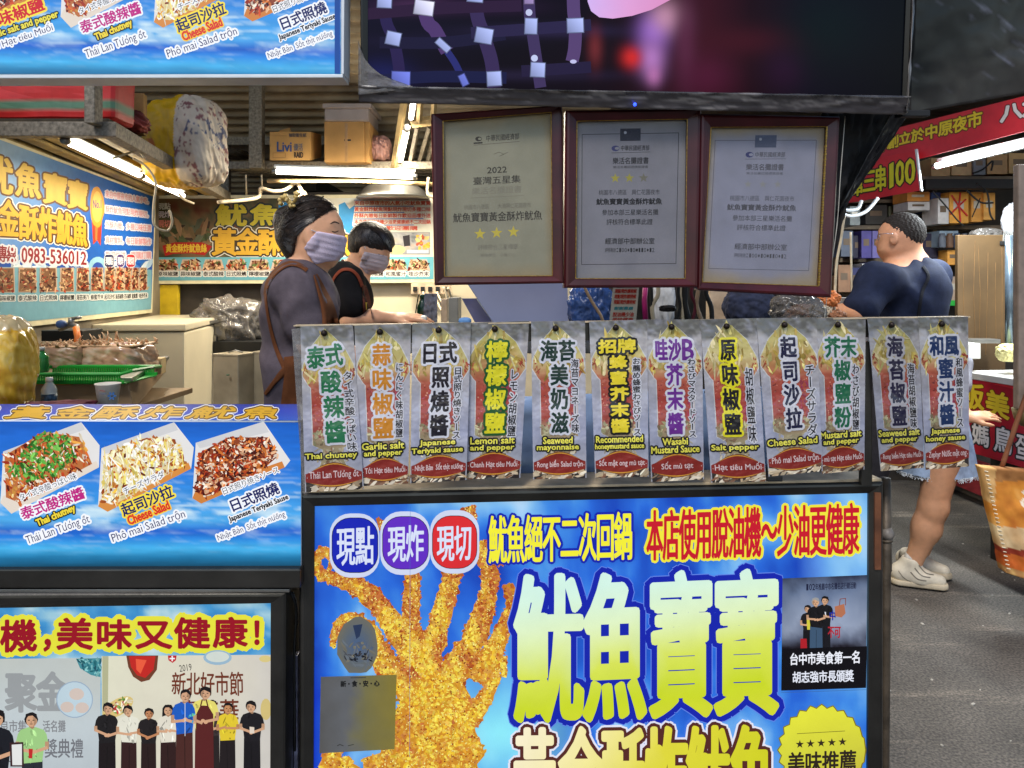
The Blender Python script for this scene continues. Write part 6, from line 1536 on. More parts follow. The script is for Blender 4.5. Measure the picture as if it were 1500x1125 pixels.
# bottles, cup
CLR = mat("clear_bottle", (225, 232, 226), rough=.08, alpha=.45, vary=.05, spec=.7)
def bottle(label, px, pbase, Y, r, h, body, cap, band=None):
    c = at(px, pbase, Y); t = empty("bottle", c, label, "bottle")
    lathe_obj("bottle_body", c, [(r * .9, 0), (r, .004), (r, h * .56), (r * .93, h * .62), (r * .55, h * .78), (r * .4, h * .84), (r * .4, h * .9)], body, t, 20)
    lathe_obj("cap", c + Vector((0, 0, h * .86)), [(r * .5, 0), (r * .5, h * .13), (r * .44, h * .14)], cap, t, 16)
    if band: lathe_obj("label_band", c + Vector((0, 0, h * .12)), [(r * 1.02, 0), (r * 1.02, h * .3)], band, t, 20)
    return t
WCAP = mat("white_cap", (226, 226, 220), rough=.4, vary=.05)
bottle("small bottle of bright green liquid standing on the green tray", 60, 545, 2.2, .021, .075, mat("green_liquid", (40, 130, 60), rough=.1, alpha=.85), mat("clear_grey_cap", (190, 196, 190), rough=.3))
bottle("clear little water bottle with a white cap and dark label", 72, 594, 2.05, .0195, .078, CLR, WCAP, mat("blue_green_label", (60, 90, 110), rough=.4, vary=.4, scale=90))
c = at(158, 597, 2.0); t = empty("paper_cup", c, "white paper cup with a blue flower print behind the light box", "cup")
lathe_obj("cup_wall", c, [(.023, 0), (.031, .062), (.0325, .063), (.0325, .066), (.030, .066), (.0295, .06)], mat("paper_white", (222, 214, 198), rough=.5, vary=.06), t, 28)
A = Art(vplane(150, 1.9685, 170, 1.9685), .0005)
for k in range(6): A.ell(164 + 4 * math.cos(k * 1.047), 580 + 4 * math.sin(k * 1.047), 2.6, 1.5, (60, 110, 170), 8, k * 60)
A.line([(146, 572), (154, 573)], .7, (180, 60, 50)); A.line([(146, 577), (156, 577)], .5, (60, 100, 160)); A.build("flower_print", INK_PAPER, t)
lump("maroon_cloth", at(85, 598, 1.9), (.19, .14, .035), mat("maroon_cloth", (96, 24, 40), rough=.8, vary=.25, scale=20), "folded maroon cloth behind the counter light box", "cloth", seed=6, amp=.25, crease=.2)
def chips(v, w):
    n = fbm(w[:, 0] * 26, w[:, 2] * 85 + w[:, 1] * 20, 5)
    z = (w[:, 2] < 1.39)[:, None]
    return np.where(z, ramp(n, [(.2, (176, 120, 20)), (.5, (220, 172, 50)), (.8, (240, 206, 100))]), S((196, 176, 134)) * (.8 + .35 * n)[:, None])
lump("chip_bag", at(2, 538, 1.95) , (.15, .16, .27), print_mat("clear_bag_of_chips", rough=.2, coat=.6, dirt=.15), "tall clear bag of yellow chips at the photo's left edge", "bag", seed=33, amp=.08, sq=2.8, colf=chips, crease=.12, flat=False)
box_o = pxbox("work_surface", -80, 636, 410, 645, 1.66, .4, STEEL, None, .004); tag(box_o, "steel work surface right behind the counter light box", "worktop")
t = empty("faucet", at(100, 492, 2.7), "steel wall faucet with a blue handle and orange hose over the sink", "faucet")
tube_obj("spout", [at(88, 482, 2.75), at(104, 476, 2.7), at(112, 478, 2.66), at(113, 484, 2.65)], .009, STEEL, t, 10, 4)
tube_obj("valve", [at(104, 476, 2.7), at(105, 466, 2.7)], .011, STEEL, t, 10); tube_obj("lever", [at(105, 467, 2.7), at(118, 465, 2.68)], .006, STEEL, t, 8)
lump("blue_knob", at(90, 475, 2.7), (.035, .03, .03), mat("blue_plastic", (70, 100, 150), rough=.4), parent=t, amp=.05, sub=3); tube_obj("hose", [at(111, 480, 2.64), at(114, 494, 2.62), at(112, 506, 2.6)], .011, mat("orange_hose", (210, 110, 30), rough=.5), t, 10)
tag(tube_obj("orange_handle", [at(34, 492, 2.3), at(49, 546, 2.28)], .009, mat("orange_hose", (210, 110, 30)), None, 10), "orange rod leaning behind the green liquid bottle", "rod")
tag(pxbox("recess_block", 60, 484, 120, 500, 2.9, .15, mat("black_shell", (14, 14, 15)), None, .004), "dark recess block behind the faucet", "block")  # solid black block; the recess's shade is put into its colour

# ------------------------------------------------------------------ things seen between rail and certificates
t = empty("power_strip", at(621, 432, 4.6), "cream power strip with plugs and cables under the back banner", "power strip")
pxbox("strip_body", 602, 415, 660, 431, 4.58, .03, mat("cream_plastic", (206, 180, 150)), t, .004)
for k in range(5): pxbox("socket", 605 + k * 11, 420, 611 + k * 11, 427, 4.572, .008, RUBBER, t, .001)
for pts in ([at(620, 428, 4.5), at(622, 440, 4.4), at(627, 446, 4.4), at(624, 455, 4.4)], [at(650, 420, 4.3), at(655, 440, 4.3), at(648, 455, 4.3), at(640, 440, 4.35)], [at(640, 428, 4.4), at(650, 445, 4.35), at(660, 436, 4.35), at(656, 422, 4.3)]):
    tube_obj("plug_cable", pts, .007, CABW, t, 8, 5)
tag(tube_obj("wire", [at(613, 432, 3.6), at(610, 450, 3.6), at(608, 466, 3.6)], .003, RUBBER, None, 6, 4), "dark wire hanging above the young man's hand", "wire")
bottle("dark green bottle beside the hanging grey rag", 619, 476, 3.4, .026, .14, mat("dark_green_glass", (20, 60, 40), rough=.1), mat("dark_green_glass", (20, 60, 40)))
wrinkled("grey_rag", [at(622, 430, 3.3), at(641, 430, 3.3), at(641, 478, 3.3), at(620, 478, 3.3)], 16, 24, .02, 4, mat("grey_cloth", (120, 124, 136), rough=.85, vary=.2, scale=20), None, 8, .002)["label"] = "grey rag hanging beside the young man's hand"; bpy.data.objects["grey_rag"]["category"] = "rag"
tag(pxbox("pale_box", 646, 438, 655, 472, 3.2, .1, mat("cream_plastic", (206, 180, 150)), None, .004), "narrow cream box standing left of the grey cabinet", "box")
tag(pxbox("grey_cabinet", 657, 436, 671, 476, 3.0, .2, mat("grey_paint", (130, 128, 120), rough=.4, vary=.1), None, .004), "narrow grey cabinet left of the blue steel hood", "cabinet")
HOOD = mat("blue_film_steel", (140, 146, 178), rough=.3, metal=.25, vary=.1, scale=3)
t = empty("steel_hood", at(760, 480, 2.6), "blue tinted steel hood under the first certificate", "hood")
bm = bmesh.new(); add_hexa(bm, [at(684, 415, 2.5), at(831, 410, 2.5), at(833, 480, 2.5), at(727, 480, 2.5), at(690, 415, 2.9), at(825, 410, 2.9), at(826, 480, 2.9), at(730, 480, 2.9)], .003); from_bm("front_panel", bm, HOOD, t)
bm = bmesh.new(); add_hexa(bm, [at(676, 437, 2.62), at(700, 437, 2.55), at(726, 480, 2.55), at(700, 480, 2.62), at(676, 437, 2.64), at(700, 437, 2.57), at(726, 480, 2.57), at(700, 480, 2.64)], .001); from_bm("side_flap", bm, mat("lavender_film", (120, 124, 176), rough=.25, vary=.15, scale=5), t)
tube_obj("flap_edge", [at(699, 438, 2.53), at(727, 478, 2.53)], .003, WHITE_EDGE, t, 6)
lump("blue_sponge", at(681, 470, 2.3), (.04, .03, .022), mat("light_blue_foam", (110, 160, 220), rough=.7), "light blue sponge on the rail left of the hood", "sponge", seed=3, amp=.05, sub=3)
lump("blue_bag", at(866, 452, 2.3), (.15, .14, .16), mat("blue_plastic_bag", (50, 80, 140), rough=.25, vary=.3, scale=14, bump=.6, bscale=30), "shiny blue plastic bag hanging under the middle certificate", "plastic bag", seed=17, crease=.3, amp=.15)
tag(tube_obj("hose", [at(852, 412, 2.15), at(866, 440, 2.15), at(880, 462, 2.15), at(884, 475, 2.15)], .0045, mat("tan_hose", (170, 140, 110), rough=.4), None, 8, 5), "thin tan hose drooping over the blue plastic bag", "hose")
SP = plane3(at(898, 415, 2.0), at(936, 415, 2.0), at(890, 476, 2.02)); t = empty("price_slip", SP.pt(912, 474, 0), "white notice slip with red writing under the middle certificate", "slip")
slab("paper_slip", SP, [(899, 412), (937, 412), (931, 478), (892, 478)], .001, mat("paper_white", (222, 214, 198)), t)
A = Art(SP, .0006)
for k in range(4): A.htext('現點現炸請稍候', [(902 - k * .8, 415 + k * 8), (934 - k * .8, 415 + k * 8), (933 - k * .8, 421.5 + k * 8), (901 - k * .8, 421.5 + k * 8)], (200, 60, 44), bold=.2)
A.htext('謝謝惠顧', [(900, 449), (928, 449), (927, 454), (899, 454)], (70, 150, 160), bold=.2); A.htext('脫油機少油', [(898, 457), (929, 457), (928, 464), (897, 464)], (200, 60, 44), bold=.2); A.htext('美味健康', [(897, 465), (928, 465), (927, 472), (896, 472)], (200, 60, 44), bold=.2)
A.build("slip_writing", INK_PAPER, t)
tag(tube_obj("pink_strap", [at(946, 412, 2.2), at(944, 440, 2.2), at(946, 478, 2.2)], .008, mat("magenta_strap", (176, 30, 110), rough=.5), None, 8), "magenta strap right of the white notice slip", "strap")
lump("white_towel", at(972, 440, 2.5), (.08, .06, .17), mat("white_towel", (196, 196, 196), rough=.9, vary=.15, scale=30), "white towel hanging among the dark cables", "towel", seed=25, crease=.15)
tag(pxbox("cream_post", 1040, 418, 1066, 480, 2.7, .06, mat("cream_plastic", (206, 180, 150)), None, .004), "cream board right of the dark cable bundle", "board")
rnd = random.Random(5)
for k, (x, lb, colr, r) in enumerate(((952, "black cable right of the magenta strap", RUBBER, .005), (960, "pale cable beside the white towel", CABW, .006), (992, "black cable right of the white towel", RUBBER, .006), (999, "cream twisted cable in the cable bundle", CABW, .005), (1006, "thick black cable in the cable bundle", RUBBER, .009), (1016, "maroon cable in the cable bundle", mat("maroon_cloth", (96, 24, 40)), .005), (1026, "brown cable in the cable bundle", mat("tan_hose", (170, 140, 110)), .006), (1037, "rightmost black cable of the cable bundle", RUBBER, .007))):
    tag(tube_obj("cable", [at(x + rnd.uniform(-3, 3), 405, 2.1), at(x + rnd.uniform(-5, 5), 430, 2.1), at(x + rnd.uniform(-5, 5), 450, 2.1), at(x + rnd.uniform(-8, 8), 480, 2.1)], r, colr, None, 8, 4), lb, "cable")
lump("dark_bundle", at(978, 452, 2.15), (.05, .05, .02), RUBBER, "knot of dark cords tied round the white towel", "knot", seed=9, crease=.2)
lump("denim_bag", at(1098, 450, 2.6), (.18, .12, .14), mat("dark_denim", (44, 50, 74), rough=.85, vary=.3, scale=40), "dark denim bundle under the tilted certificate", "bundle", seed=27, crease=.15)
lump("grey_film_heap", at(1168, 458, 2.3), (.17, .12, .12), mat("grey_clear_plastic", (150, 142, 134)), "heap of grey cling film under the tilted certificate", "cling film", seed=29, crease=.35, amp=.2)
tag(box_obj("steel_worktop", -.3, 1.0, 1.9, 2.9, 1.33, 1.36, STEEL, None, .004), "steel counter top hidden behind the flavour cards", "counter")
# ------------------------------------------------------------------ people: one smooth surface grown round a posed skeleton
from mathutils.bvhtree import BVHTree
class Body:
    def __init__(s): s.p = []
    def cone(s, a, b, r1, r2, k=.03): s.p.append(('c', np.array(a, float), np.array(b, float), r1, r2, k)); return s
    def chain(s, pts, rs, k=.03):
        for i in range(len(pts) - 1): s.cone(pts[i], pts[i + 1], rs[i], rs[i + 1], k)
        return s
    def ell(s, c, r, k=.03, rot=None): s.p.append(('e', np.array(c, float), np.array(r, float), None if rot is None else np.array(rot), k)); return s
    def cut(s, c, r, k=.01): s.p.append(('s', np.array(c, float), np.array(r, float), None, k)); return s
    def half(s, pt, n, k=.004): s.p.append(('h', np.array(pt, float), np.array(n, float) / np.linalg.norm(n), k)); return s   # keep the side n points away from
    def mesh(s, res, infl=0.0, noise=None):
        lo, hi = np.full(3, 1e9), np.full(3, -1e9)
        for p in s.p:
            if p[0] == 'c':
                r = max(p[3], p[4]); lo = np.minimum(lo, np.minimum(p[1], p[2]) - r); hi = np.maximum(hi, np.maximum(p[1], p[2]) + r)
            elif p[0] == 'e':
                r = p[2].max() if p[3] is not None else p[2]; lo = np.minimum(lo, p[1] - r); hi = np.maximum(hi, p[1] + r)
        pad = .03 + infl; lo -= pad; hi += pad
        n = np.ceil((hi - lo) / res).astype(int) + 1
        ax = [lo[i] + res * np.arange(n[i]) for i in range(3)]
        D = np.full(n, .2, np.float32)
        for p in s.p:
            k = p[-1]
            if p[0] == 'h':
                X, Y, Z = np.meshgrid(*ax, indexing='ij'); d = ((X - p[1][0]) * p[2][0] + (Y - p[1][1]) * p[2][1] + (Z - p[1][2]) * p[2][2]).astype(np.float32)
                h = np.clip(.5 - .5 * (d - D) / k, 0, 1) if k else 0
                D = np.maximum(D, d); continue
            m = .06 + k + infl
            if p[0] == 'c': r = max(p[3], p[4]); a, b = np.minimum(p[1], p[2]) - r - m, np.maximum(p[1], p[2]) + r + m
            else: r = p[2].max() if p[3] is not None else p[2]; a, b = p[1] - r - m, p[1] + r + m
            i0 = np.maximum(((a - lo) / res).astype(int), 0); i1 = np.minimum(((b - lo) / res).astype(int) + 2, n)
            if (i1 <= i0).any(): continue
            sl = tuple(slice(i0[i], i1[i]) for i in range(3))
            X, Y, Z = np.meshgrid(*[ax[i][sl[i]] for i in range(3)], indexing='ij')
            if p[0] == 'c':
                A, B = p[1], p[2]; ba = B - A; L2 = max(ba @ ba, 1e-9)
                t = np.clip(((X - A[0]) * ba[0] + (Y - A[1]) * ba[1] + (Z - A[2]) * ba[2]) / L2, 0, 1)
                d = np.sqrt((X - A[0] - t * ba[0]) ** 2 + (Y - A[1] - t * ba[1]) ** 2 + (Z - A[2] - t * ba[2]) ** 2) - (p[3] + (p[4] - p[3]) * t)
            else:
                q = np.stack([X - p[1][0], Y - p[1][1], Z - p[1][2]], -1)
                if p[3] is not None: q = q @ p[3]
                k0 = np.sqrt(((q / p[2]) ** 2).sum(-1)); k1 = np.sqrt(((q / p[2] ** 2) ** 2).sum(-1)); d = k0 * (k0 - 1) / np.maximum(k1, 1e-6)
            d = d.astype(np.float32); O = D[sl]
            if p[0] == 's':
                h = np.clip(.5 - .5 * (O + d) / k, 0, 1); D[sl] = O + (-d - O) * h + k * h * (1 - h)
            else:
                h = np.clip(.5 + .5 * (d - O) / k, 0, 1); D[sl] = d + (O - d) * h - k * h * (1 - h)
        D = D - infl
        if noise is not None:
            X, Y, Z = np.meshgrid(*ax, indexing='ij'); D = D + noise(X, Y, Z).astype(np.float32)
        return surface_nets(D, lo, res)

def surface_nets(D, lo, res):
    S_ = D < 0; n = np.array(D.shape)
    c = n - 1; acc = np.zeros((*c, 3)); cnt = np.zeros(c)
    for ax in range(3):
        s0 = [slice(None)] * 3; s1 = [slice(None)] * 3; s0[ax] = slice(0, -1); s1[ax] = slice(1, None)
        a, b = D[tuple(s0)], D[tuple(s1)]; cr = S_[tuple(s0)] != S_[tuple(s1)]
        t = np.where(cr, a / np.where(cr, a - b, 1), 0)
        o1, o2 = [i for i in range(3) if i != ax]
        for d1 in (0, 1):
            for d2 in (0, 1):
                sl = [slice(None)] * 3; sl[o1] = slice(d1, d1 + c[o1]); sl[o2] = slice(d2, d2 + c[o2])
                m = cr[tuple(sl)]; cnt += m
                acc[..., ax] += np.where(m, t[tuple(sl)], 0); acc[..., o1] += m * d1; acc[..., o2] += m * d2
    act = cnt > 0; idx = np.full(c, -1); idx[act] = np.arange(act.sum())
    ijk = np.argwhere(act); V = lo + res * (ijk + acc[act] / cnt[act][:, None])
    Q = []
    for ax in range(3):
        o1, o2 = [(1, 2), (2, 0), (0, 1)][ax]
        s0 = [slice(None)] * 3; s1 = [slice(None)] * 3; s0[ax] = slice(0, -1); s1[ax] = slice(1, None)
        cr = S_[tuple(s0)] != S_[tuple(s1)]; e = np.argwhere(cr)
        e = e[(e[:, o1] > 0) & (e[:, o2] > 0) & (e[:, o1] < c[o1]) & (e[:, o2] < c[o2])]
        if not len(e): continue
        ins = S_[tuple(e.T)]
        def cell(d1, d2):
            f = e.copy(); f[:, o1] -= d1; f[:, o2] -= d2; return idx[tuple(f.T)]
        q = np.stack([cell(1, 1), cell(0, 1), cell(0, 0), cell(1, 0)], -1)
        q[~ins] = q[~ins][:, ::-1]; Q.append(q)
    return V, np.concatenate(Q)

def skin_mat(name, col, rough=.5):
    m = mat(name, col, rough=rough, vary=.06, scale=40, bump=.06, bscale=220, spec=.35)
    p = m.node_tree.nodes["Principled BSDF"]; p.inputs["Subsurface Weight"].default_value = .08; p.inputs["Subsurface Radius"].default_value = (.01, .004, .002)
    return m
SKIN = skin_mat("skin_tan", (226, 172, 136)); SKIN2 = skin_mat("skin_ruddy", (204, 148, 114)); SKIN3 = skin_mat("skin_leg", (196, 146, 112))
HAIR = mat("black_hair", (30, 24, 22), rough=.42, vary=.35, scale=90, bump=.5, bscale=160, spec=.5)
BUZZ = mat("cropped_hair", (40, 32, 28), rough=.75, vary=.3, scale=160, bump=.4, bscale=400)
def cloth(name, col, sc=30): return mat(name, col, rough=.85, vary=.14, scale=sc, bump=.15, bscale=240, spec=.2)
def folds(amp, f=16, seed=0):
    return lambda X, Y, Z: amp * .8 * (1 - 2 * np.abs(np.sin(X * f * .45 + Z * f * .35 + 1.6 * np.sin(Z * f * .3 + Y * f * .4 + seed)))) ** 2 * np.sin(Z * f * .22 + Y * f * .3 + seed) + amp * (np.sin(X * f + 2.2 * np.sin(Z * f * .7 + seed)) * np.sin(Z * f * .55 + Y * f * .8 + seed * 1.7 + 1.3 * np.sin(X * f * .9))) - amp * .9
def bmesh_obj(name, B, res, m, parent, infl=0.0, noise=None):
    v, f = B.mesh(res, infl, noise); return mk(name, v, f, m, parent, smooth=True)
def bvh(o):
    M = wloc(o); return BVHTree.FromPolygons([v.co + M for v in o.data.vertices], [p.vertices[:] for p in o.data.polygons])
EYE = Vector((0, 0, CAMZ))
def on_surface(name, o, pts, wpx, m, parent, lift=.004, thick=.0025, n=6, label=None):
    """a strap or line laid on a body surface, following it"""
    T = bvh(o); P = smooth_path([Vector((*p, 0)) for p in pts], n); V, Fc = [], []; rows = []; last = None
    for i, p in enumerate(P):
        d = (P[min(i + 1, len(P) - 1)] - P[max(i - 1, 0)]).normalized()
        w = wpx if not isinstance(wpx, (list, tuple)) else np.interp(i / (len(P) - 1) * (len(wpx) - 1), range(len(wpx)), wpx)
        row = []
        for s in (-.5, -.17, .17, .5):
            q = (p.x - d.y * w * s, p.y + d.x * w * s); ray = (at(*q, 1) - EYE).normalized(); h = T.ray_cast(EYE, ray)
            row.append((q, h[0]))
        rows.append(row)
    good = [h for r in rows for _, h in r if h is not None]
    if not good: return None
    my = sum(h.y for h in good) / len(good)
    for r in rows:
        for q, h in r:
            c = h if h is not None else at(*q, last.y if last is not None else my)
            last = c; V.append(c - (c - EYE).normalized() * lift)
    k = len(V); V += [v + (v - EYE).normalized() * thick for v in V]
    for i in range(len(P) - 1):
        for j in range(3):
            a = i * 4 + j; Fc += [(a, a + 1, a + 5, a + 4), (k + a + 4, k + a + 5, k + a + 1, k + a)]
        Fc += [(i * 4, i * 4 + 4, k + i * 4 + 4, k + i * 4), (i * 4 + 3, k + i * 4 + 3, k + i * 4 + 7, i * 4 + 7)]
    ob = mk(name, V, Fc, m, parent, smooth=True)
    return ob
def prism(B, pts, Y):
    """keep only what lies inside the convex outline (photo pixels, clockwise on screen)"""
    Q = [at(*p, Y) for p in pts]; c = sum(Q, Vector()) / len(Q)
    for a, b in zip(Q, Q[1:] + Q[:1]):
        n = Vector(((b - a).z, 0, -(b - a).x))
        if n.dot(c - a) > 0: n = -n
        B.half(a, n)
    return B
def roty(deg):
    a = math.radians(deg); return [[math.cos(a), 0, math.sin(a)], [0, 1, 0], [-math.sin(a), 0, math.cos(a)]]

def hand(B, wrist, fdir, up, side, scale=1.0, curl=.35, thumb_side=1, spread=.10):
    """palm and five bent fingers growing from the wrist: fdir along the hand, up = back of the hand, side = towards the thumb"""
    w = Vector(wrist); f = Vector(fdir).normalized(); u = Vector(up); u = (u - f * u.dot(f)).normalized(); sd = Vector(side); sd = (sd - f * sd.dot(f) - u * sd.dot(u)).normalized(); k = scale
    pc = w + f * .05 * k
    for j, (o, L) in enumerate(((.028, .082), (.009, .092), (-.010, .086), (-.028, .068))):
        kn = w + f * (.088 - .004 * abs(j - 1)) * k + sd * o * k
        B.cone(w + sd * o * .5 * k, kn, .017 * k, .0115 * k, .012)
        d0 = (f - u * curl * .5 + sd * spread * (1 - j) * .6).normalized(); p1 = kn + d0 * L * .45 * k
        d1 = (f - u * (curl * 1.3) + sd * spread * (1 - j) * .5).normalized(); p2 = p1 + d1 * L * .32 * k
        d2 = (f - u * (curl * 2.1)).normalized(); p3 = p2 + d2 * L * .25 * k
        B.chain([kn, p1, p2, p3], [.0102 * k, .0092 * k, .0084 * k, .0068 * k], .004)
    t0 = w + f * .022 * k + sd * .024 * k; t1 = t0 + (f * .7 + sd * .6 - u * .15).normalized() * .042 * k; t2 = t1 + (f * .9 + sd * .25 - u * .2).normalized() * .032 * k; t3 = t2 + (f * .95 + sd * .05 - u * .3).normalized() * .024 * k
    B.chain([t0, t1, t2, t3], [.015 * k, .0125 * k, .0105 * k, .008 * k], .008)
    B.ell(pc, (.036 * k, .036 * k, .020 * k), .012, np.array([f, sd, u]).T)

# ---- woman in grey shirt, profile to the right
WY = 2.4
def wp(x, y, dy=0.0): return np.array(at(x, y, WY + dy))
t = empty("person", (wp(435, 500)[0], WY, .15), "woman with hair in a clip, grey T-shirt, brown apron straps, lavender mask", "person")
def w_head(B):
    B.ell(wp(457, 335), (.094, .077, .103), .02); B.ell(wp(466, 345), (.078, .070, .09), .03, roty(-20))
    B.ell(wp(474, 371), (.046, .050, .046), .03); B.ell(wp(462, 372), (.05, .056, .036), .03)
    B.ell(wp(482, 383), (.020, .026, .018), .016)
    B.cone(wp(495, 333), wp(501, 350), .006, .0125, .012); B.ell(wp(499, 351), (.014, .016, .010), .008)
    B.ell(wp(494, 367), (.014, .022, .012), .012); B.ell(wp(491, 329), (.014, .05, .012), .014)
    for s in (-1, 1): B.ell(wp(454, 347, s * .075), (.021, .011, .034), .006, roty(-12)); B.cut(wp(457, 346, s * .089), (.009, .008, .017), .006)
    B.chain([wp(452, 372), wp(444, 402), wp(436, 432)], [.056, .052, .062], .03)
    return B
SHr, SHl = wp(433, 424, -.165), wp(430, 424, .165)
def w_torso(B):
    B.ell(wp(437, 452), (.100, .160, .145), .05, roty(8)); B.ell(wp(436, 540), (.094, .14, .17), .06); B.ell(wp(436, 640), (.12, .17, .13), .06)
    B.cone(SHr, SHl, .055, .055, .05); B.ell(wp(467, 455, -.06), (.05, .06, .055), .04); B.ell(wp(467, 455, .06), (.05, .06, .055), .04)
    return B
ELr, WRr = wp(458, 505, -.20), wp(548, 530, -.14)
ELl, WRl = wp(458, 510, .20), wp(548, 532, .10)
def w_arms(B):
    for a, e, w_, s in ((SHr, ELr, WRr, -1), (SHl, ELl, WRl, 1)):
        B.chain([a, e], [.054, .041], .04); B.chain([e, w_], [.041, .026], .02)
        hand(B, w_, (1, -.1 * s, -.05), (0, 0, 1), (0, -s, .1), .95, .4)
    return B
B = w_arms(w_torso(w_head(Body())))
for s in (-.09, .09): B.chain([wp(436, 660, s), wp(438, 800, s), wp(436, 1000, s)], [.085, .06, .045], .04); B.cone(np.array([wp(436, 1, s)[0], WY + s, .19]), np.array([wp(470, 1, s)[0], WY + s, .18]), .04, .035, .03)
body = bmesh_obj("body", B, .0055, SKIN, t)
B = w_torso(Body())
for a, e in ((SHr, ELr), (SHl, ELl)): B.chain([a, a + (e - a) * .62], [.054, .057], .05)
B.cut(wp(449, 394), (.068, .075, .050), .02)
B.half(wp(436, 600), (0, 0, -1))
shirt = bmesh_obj("tshirt", B, .0065, cloth("grey_mauve_cotton", (98, 88, 96)), t, .006, folds(.0075, 26, 2))
B = Body(); B.ell(wp(436, 640), (.125, .175, .14), .05)
for s in (-.09, .09): B.chain([wp(436, 660, s), wp(438, 800, s), wp(436, 990, s)], [.095, .075, .06], .04)
bmesh_obj("trousers", B, .012, cloth("dark_trousers", (40, 38, 42)), t, .006)
B = Body(); B.ell(wp(456, 334), (.101, .084, .109), .02); B.ell(wp(434, 343), (.052, .062, .066), .04); B.ell(wp(428, 352), (.032, .045, .045), .03); B.ell(wp(417, 324), (.036, .045, .048), .015); B.ell(wp(416, 346), (.026, .036, .034), .012); B.ell(wp(436, 370), (.03, .046, .045), .03)
B.half(wp(445, 345), (50, 0, -14))
hair = bmesh_obj("hair", B, .005, HAIR, t, .0, lambda X, Y, Z: .0005 * np.sin((X * .3 + Z) * 620 + 2 * np.sin(Y * 40)))
B = Body(); B.ell(wp(457, 334), (.0985, .082, .1075), .02); B.half(wp(488, 311), (37, 0, -44)); B.half(wp(452, 346), (15, 0, -60))
hairf = bmesh_obj("hair", B, .005, HAIR, t, .0, lambda X, Y, Z: .0005 * np.sin((X * .3 + Z) * 620 + 2 * np.sin(Y * 40)))
on_surface("headband", hairf, [(474, 287), (464, 302), (458, 318), (455, 334)], 2.2, RUBBER, t, .003)
B = w_head(Body()); prism(B, [(476, 345), (503, 349), (503, 366), (492, 379), (470, 384), (459, 366)], WY)
mask = bmesh_obj("face_mask", B, .004, cloth("lavender_mask", (222, 208, 230), 12), t, .0075, lambda X, Y, Z: .0007 * np.sin((Z + X * .25) * 330))
for s in (-1, 1):
    tube_obj("ear_loop", [wp(478, 348, s * .058), wp(466, 341, s * .073), wp(456, 337, s * .088)], .0019, mat("white_elastic", (224, 220, 220), rough=.6), t, 6, 4)
    tube_obj("ear_loop", [wp(462, 371, s * .060), wp(456, 362, s * .077), wp(453, 353, s * .09)], .0019, mat("white_elastic", (224, 220, 220)), t, 6, 4)
BROW = mat("eyebrow_dark", (48, 34, 28), rough=.8)
on_surface("eyebrow", body, [(484, 328), (490, 325), (497, 327.5)], [.8, 2.0, 1.2], BROW, t, .001, .0008)
on_surface("eyelash", body, [(486, 338.5), (491, 340), (496, 338)], [.6, 1.8, .8], BROW, t, .001, .0008)
LEATH = cloth("brown_apron_cloth", (112, 66, 38)); 
on_surface("apron_strap", shirt, [(388, 432), (393, 412), (408, 394), (425, 386), (440, 389), (450, 396)], [5, 7, 8, 8, 7, 6], LEATH, t, .006, .003)
on_surface("apron_strap", shirt, [(388, 428), (391, 455), (397, 485), (406, 515), (420, 545), (436, 575)], [4, 4, 5, 6, 8, 12], LEATH, t, .006, .003)
on_surface("apron_strap", shirt, [(437, 528), (420, 540), (403, 558), (388, 578)], [16, 12, 7, 5], LEATH, t, .008, .003)
on_surface("apron_bib", shirt, [(462, 402), (471, 425), (480, 450), (484, 475), (482, 520), (476, 580)], [6, 13, 20, 24, 50, 60], LEATH, t, .007, .003)
on_surface("apron_skirt", shirt, [(424, 522), (427, 550), (429, 585), (431, 610)], [16, 22, 34, 44], LEATH, t, .010, .003)
def strands(name, objs, n, start, end, mid, m, parent, seed, r=.0011):
    """combed hair: fine strands lying on the hair's surface from the start line to the end line (photo pixels)"""
    Ts = [bvh(o) for o in objs]; rnd = random.Random(seed); bm = bmesh.new()
    L = lambda P, t: np.array(P[0]) * (1 - t) + np.array(P[1]) * t
    for k in range(n):
        t = rnd.random(); a, b, c = L(start, t) + [rnd.uniform(-2, 2), rnd.uniform(-2, 2)], L(mid, t) + [rnd.uniform(-3, 3), rnd.uniform(-3, 3)], L(end, t) + [rnd.uniform(-3, 3), rnd.uniform(-3, 3)]
        pts = []; lift = rnd.uniform(.0006, .003)
        for q in np.linspace(rnd.uniform(0, .25), rnd.uniform(.75, 1), 9):
            p = a * (1 - q) ** 2 + 2 * b * q * (1 - q) + c * q * q
            d = (at(p[0], p[1], 1) - EYE).normalized(); hs = [h for h in (T.ray_cast(EYE, d) for T in Ts) if h[0] is not None]
            if not hs: continue
            h = min(hs, key=lambda h: h[3]); nn_ = h[1] if h[1].dot(d) < 0 else -h[1]; pts.append(h[0] + nn_ * lift)
        if len(pts) > 3 and all((pts[i_] - pts[i_ + 1]).length < .06 for i_ in range(len(pts) - 1)): add_tube(bm, pts, [r * (.5 + .5 * math.sin(math.pi * (i_ + .7) / (len(pts) + .4))) for i_ in range(len(pts))], 4, False)
    return from_bm(name, bm, m, parent)
HAIR2 = mat("hair_strand_sheen", (52, 42, 38), rough=.35, vary=.4, scale=60, spec=.6)
strands("combed_hair", [hair, hairf], 170, [(498, 306), (476, 326)], [(414, 318), (420, 362)], [(462, 278), (446, 330)], HAIR2, t, 12)
strands("combed_hair", [hair, hairf], 110, [(458, 336), (444, 384)], [(412, 330), (416, 360)], [(436, 334), (428, 372)], HAIR2, t, 13)
CLIP = mat("cream_resin_clip", (236, 206, 130), rough=.35)
bm = bmesh.new(); rnd = random.Random(4)
